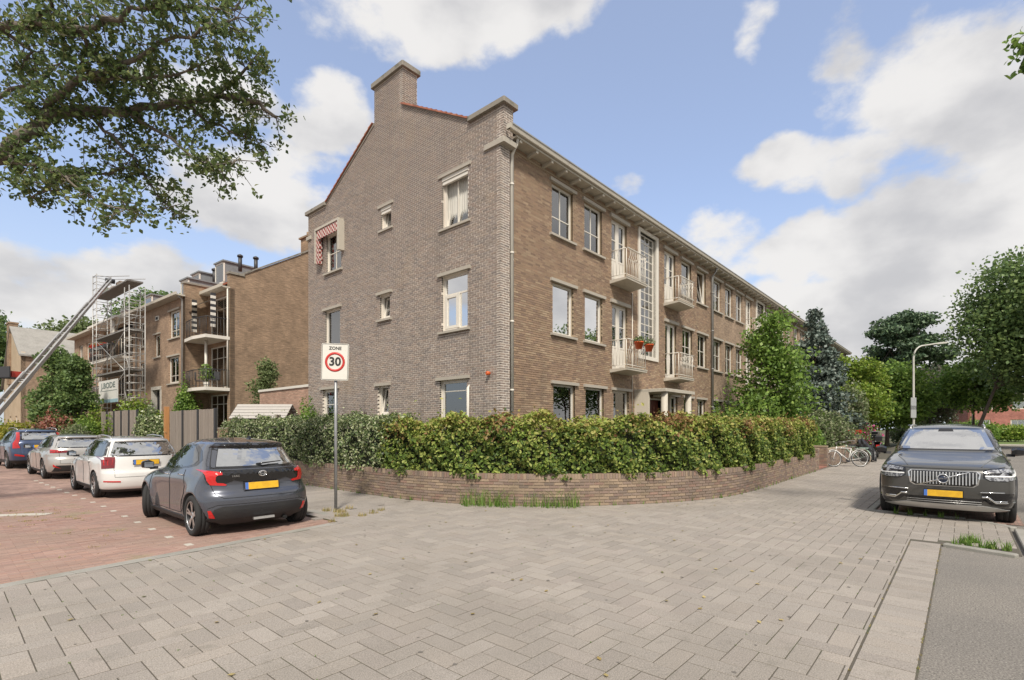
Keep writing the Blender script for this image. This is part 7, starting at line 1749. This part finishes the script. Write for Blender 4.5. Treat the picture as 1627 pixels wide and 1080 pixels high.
BR = {0:[(-10.24,4.81,5.67),(-8.81,3.5,6.36),(-8.42,3.05,6.8),(-8.26,3.02,7.13),(-7.84,2.7,7.21),(-7.3,2.24,7.31),(-6.67,1.68,7.49),(-6.11,1.19,7.72),(-5.6,.75,7.6),(-5.4,.5,7.35)],
1:[(-8.26,3.02,7.13),(-8.06,2.34,7.48),(-7.81,1.76,7.44),(-7.36,1.1,7.68),(-6.98,.52,7.91),(-6.61,-.04,8.04),(-6.4,-.4,8.1)],
2:[(-9.88,3.94,8.3),(-8.86,2.79,8.18),(-8.46,2.19,8.14),(-8.01,1.53,7.98),(-7.77,1.11,8.06),(-7.4,.54,8.12),(-7.04,-.01,8.28)],
3:[(-8.81,3.5,6.36),(-8.68,3.19,6.2),(-8.27,2.58,6.04),(-8.07,2.21,5.73),(-7.75,1.69,5.37),(-7.35,1.1,5.12)],
4:[(-7.84,2.7,7.21),(-7.42,2.53,6.92),(-7.07,2.43,6.51),(-6.81,2.29,5.97),(-6.55,2.1,5.68)],
5:[(-7.3,2.24,7.31),(-6.88,1.61,6.8),(-6.58,.97,6.31),(-6.36,.6,6.1),(-6.15,.3,6.2)],
6:[(-6.67,1.68,7.49),(-6.15,1.7,7.44),(-5.64,1.57,7.32),(-5.4,1.4,7.3)],
7:[(-6.11,1.19,7.72),(-5.84,.74,8.11),(-5.75,.4,8.3)],
8:[(-9.23,4.72,7.26),(-8.77,4.35,7.79),(-8.3,3.82,8.02),(-7.98,3.61,8.44)],
9:[(-8.01,1.53,7.98),(-7.81,1.76,7.76),(-7.47,1.83,7.65),(-7.03,1.78,7.64)],
10:[(-8.46,2.19,8.14),(-8.29,1.7,8.35),(-7.96,1.33,8.65)],
11:[(-7.81,1.76,7.44),(-7.14,1.3,7.53),(-6.68,.94,7.76),(-6.3,.6,8.0)],
12:[(-8.27,2.58,6.04),(-8.15,2.9,5.81),(-8.43,3.36,5.72)],
13:[(-8.86,2.79,8.18),(-8.48,2.82,8.01),(-8.6,3.25,7.72)],
14:[(-7.07,2.43,6.51),(-7.43,2.99,6.4),(-7.82,3.43,6.33)],
15:[(-7.4,.54,8.12),(-6.78,.3,8.42),(-6.22,.27,8.7),(-5.93,.24,9.24)]}
RR = {0:.13,1:.06,2:.085,8:.05}
overhang('street_tree', 'large street tree reaching over the side street from beyond the frame', (-11.8, 6.2),
    [(-11.8,6.2,-.1),(-11.7,6.1,2.2),(-11.3,5.8,4.0),(-10.9,5.4,5.0),(-10.24,4.81,5.67)], [(P, RR.get(k, .035)) for k, P in BR.items()]+[([(-11.3,5.8,4.0),(-10.9,5.0,6.6),(-9.88,3.94,8.3)], .12), ([(-11.3,5.8,4.2),(-10.4,5.6,6.2),(-9.23,4.72,7.26)], .08), ([(-11.3,5.8,4.2),(-12.4,7.4,7),(-12.8,9,9)], .12), ([(-11.3,5.8,4.2),(-13.4,5.4,7),(-14.8,5.2,8.6)], .12)],
    L_PLANE, 5, .084, .60, 5, .24)
overhang('street_tree', 'street tree of which only leafy twigs reach in over the graphite SUV', (3.0, -13.0),
    [(3.0,-13.0,-.1),(2.9,-12.9,3),(2.4,-12.0,5.2),(1.7,-11.2,6.4),(1.13,-10.6,6.95)], [([(1.13,-10.6,6.95),(.75,-10.1,6.99),(.52,-9.88,7.05),(.42,-9.76,7.05)], .03), ([(.75,-10.1,6.99),(.55,-9.88,6.8),(.46,-9.80,6.75)], .02), ([(2.4,-12,5.2),(3.6,-12.8,8),(4.4,-13.4,9.5)], .08), ([(2.9,-12.9,4),(2.0,-14.4,7),(1.2,-15.6,8.6)], .08), ([(2.4,-12,5.2),(3.2,-11.2,7.6),(4.0,-10.9,8.8)], .06)], L_GREEN, 6, .09, .36, 6, .2)
# trees across the main road, mirrored in the window panes
for i, (x, y, h, r) in enumerate(((41, -27, 15.5, 6), (50, -27.5, 16.5, 6.5), (14, -29, 11, 5), (62, -25, 13, 5))):
    tree('street_tree', ['broad tree across the main road seen mirrored in the first window', 'tallest tree across the main road seen mirrored in the second window', 'smaller tree across the main road behind the viewer', 'farther tree across the main road past the parked SUV'][i], (x, y), h, r, 1.6, L_DARK, 9000, .3, seed=101+i, clumps=30, group='trees across the main road')

# ---------------------------------------------------------------- weeds and litter
def tufts(name, spots, m_, h, n, spread=.12, w=.006):
    P = []
    for x, y, z, k in spots:
        q = int(n*k); a = RNG.random(q)*2*pi; r = spread*np.sqrt(RNG.random(q))*k**.5
        P.append(np.stack([x+r*np.cos(a), y+r*np.sin(a), z+0*a], 1))
    P = np.concatenate(P); q = len(P); hh = h*(.2+.8*RNG.random(q)**1.5)[:, None]; a = RNG.random(q)*2*pi
    D = np.stack([np.cos(a), np.sin(a), 0*a], 1); S = np.stack([-np.sin(a), np.cos(a), 0*a], 1)*w; U = np.array([0, 0, 1.])
    le = (.1+.9*RNG.random(q)**1.6)[:, None]
    V = np.stack([P-S, P+S, P+U*hh*.6+D*hh*le*.35+S*.7, P+U*hh*.6+D*hh*le*.35-S*.7, P+U*hh*.6+D*hh*le*.35-S*.7, P+U*hh*.6+D*hh*le*.35+S*.7, P+U*hh+D*hh*le+S*.1, P+U*hh*.98+D*hh*le-S*.1], 1).reshape(-1, 3)
    return link(name, np_mesh(name, V, np.arange(q*8).reshape(-1, 4), m_, np.repeat(RNG.random(q), 2)), kind='stuff')
foot = []
for s in np.arange(.5, SL-.5, .33):
    x, y, _, _ = wpt(s, -.04); k = .25*RNG.random()**3
    foot.append((float(x), float(y), 0, max(.02, k*.5)))
def foot_at(x, y): i = np.argmin((WP[:, 0]-x)**2+(WP[:, 1]-y)**2); q = wpt(WS[i], -.10); return float(q[0]), float(q[1])
big = [(*foot_at(-1.93, -1.15), 0, 1.6), (*foot_at(-1.7, -1.45), 0, 1.6), (*foot_at(-1.5, -1.75), 0, 1.5), (*foot_at(-1.2, -2.15), 0, .6), (*foot_at(-.98, -2.45), 0, 1.5), (*foot_at(-.75, -2.75), 0, 1.7)]
tufts('tall_grass', big, L_GRASS, .40, 75, .2)
tufts('weeds', foot, L_GRASS, .13, 150, .15)
tufts('dry_grass', [(-4.35, .1, 0, .8), (-4.55, -.35, 0, 1.1), (-4.45, .4, 0, .5), (-4.3, -.6, 0, .4), (-4.0, -.5, 0, .5), (-3.7, -.35, 0, .4), (-5.0, -.75, 0, .3), (-4.0, .35, 0, .3)], L_DRY, .09, 160, .14, .004)
jt = [(-.22+RNG.normal(0, .03), -8.9-.12*i, 0, .5) for i in range(3)]+[(.1, -8.98, 0, .9), (.25, -9.08, 0, .9), (-.05, -9.25, 0, 1.0), (-.1, -9.4, 0, .6)]+[(2.62, -8.0-.22*i, 0, .3*RNG.random()+.05) for i in range(5)]
tufts('kerb_weeds', jt, L_GRASS, .15, 90, .07)
sp_ = [(-10+6*RNG.random(), -1.8+5.5*RNG.random(), -.047, .15*RNG.random()**2+.01) for i in range(110)]+[(-8.6+RNG.normal(0, .5), 3.0+2.5*RNG.random(), -.047, .2*RNG.random()) for i in range(60)]+[(-x_, edge_left(-x_)+.24, -.047, .12*RNG.random()) for x_ in np.arange(5.2, 11, .12)]
tufts('road_moss_and_grass', sp_, L_DRY, .035, 130, .17, .004)
jn = [(-11+10.8*RNG.random(), -8.735+RNG.normal(0, .006), 0, .02) for i in range(80)]+[(-11+10.8*RNG.random(), -8.39+RNG.normal(0, .004), 0, .015) for i in range(60)]
tufts('joint_moss', jn, L_DRY, .02, 260, .05, .003)
# fallen leaves
P = np.stack([-9+11*RNG.random(70), -8.2+7*RNG.random(70), np.full(70, .012)], 1); P = P[[in_pave(p[0], p[1]) for p in P]]
V, F, k = leaf_geo(P, .05, 6.); link('fallen_leaves', np_mesh('fallen_leaves', V, F, L_DRY, RNG.random(len(P))), kind='stuff')

# chewing gum and oil spots trodden into the pavers
V = []; F = []; spots = MB()
rs = random.Random(9)
for i in range(150):
    x, y = rs.uniform(-10, 3), rs.uniform(-8.3, -1.4)
    if not in_pave(x, y): continue
    r = rs.uniform(.008, .02); n = 9; ph = [rs.uniform(.7, 1.2) for _ in range(n)]
    spots.poly([(x+r*ph[k]*cos(2*pi*k/n), y+r*ph[k]*sin(2*pi*k/n), .0045) for k in range(n)])
spots.obj('gum_spots', mat('trodden_gum', (.15,.135,.118), .9), kind='stuff')
jn = []
for i in range(260):
    x, y = -10.5+13*RNG.random(), -8.3+7*RNG.random()
    x = round((x+.02)/.168)*.168-.02 if RNG.random() < .5 else x; y = round((y-.045)/.168)*.168+.045
    if in_pave(x, y): jn.append((x, y, 0, .012+.02*RNG.random()**3))
tufts('joint_moss', jn, L_GRASS, .012, 300, .06, .003)

# cracks in the asphalt
m = MB(); rs = random.Random(21)
for i in range(9):
    x, y = rs.uniform(-7, -1), rs.uniform(-12, -9); a = rs.uniform(0, 6.28); pr = None
    for k in range(rs.randint(8, 22)):
        a += rs.uniform(-.5, .5); x2, y2 = x+.09*cos(a), y+.09*sin(a); w = rs.uniform(.0015, .004)
        if y2 > -8.8 or x2 > -.5: break
        nx, ny = -sin(a)*w, cos(a)*w; c = [(x-nx, y-ny, -.0095), (x2-nx, y2-ny, -.0095), (x2+nx, y2+ny, -.0095), (x+nx, y+ny, -.0095)]; m.quad(*c); x, y = x2, y2
m.obj('asphalt_cracks', mat('crack', (.05,.045,.04), 1.), kind='stuff')
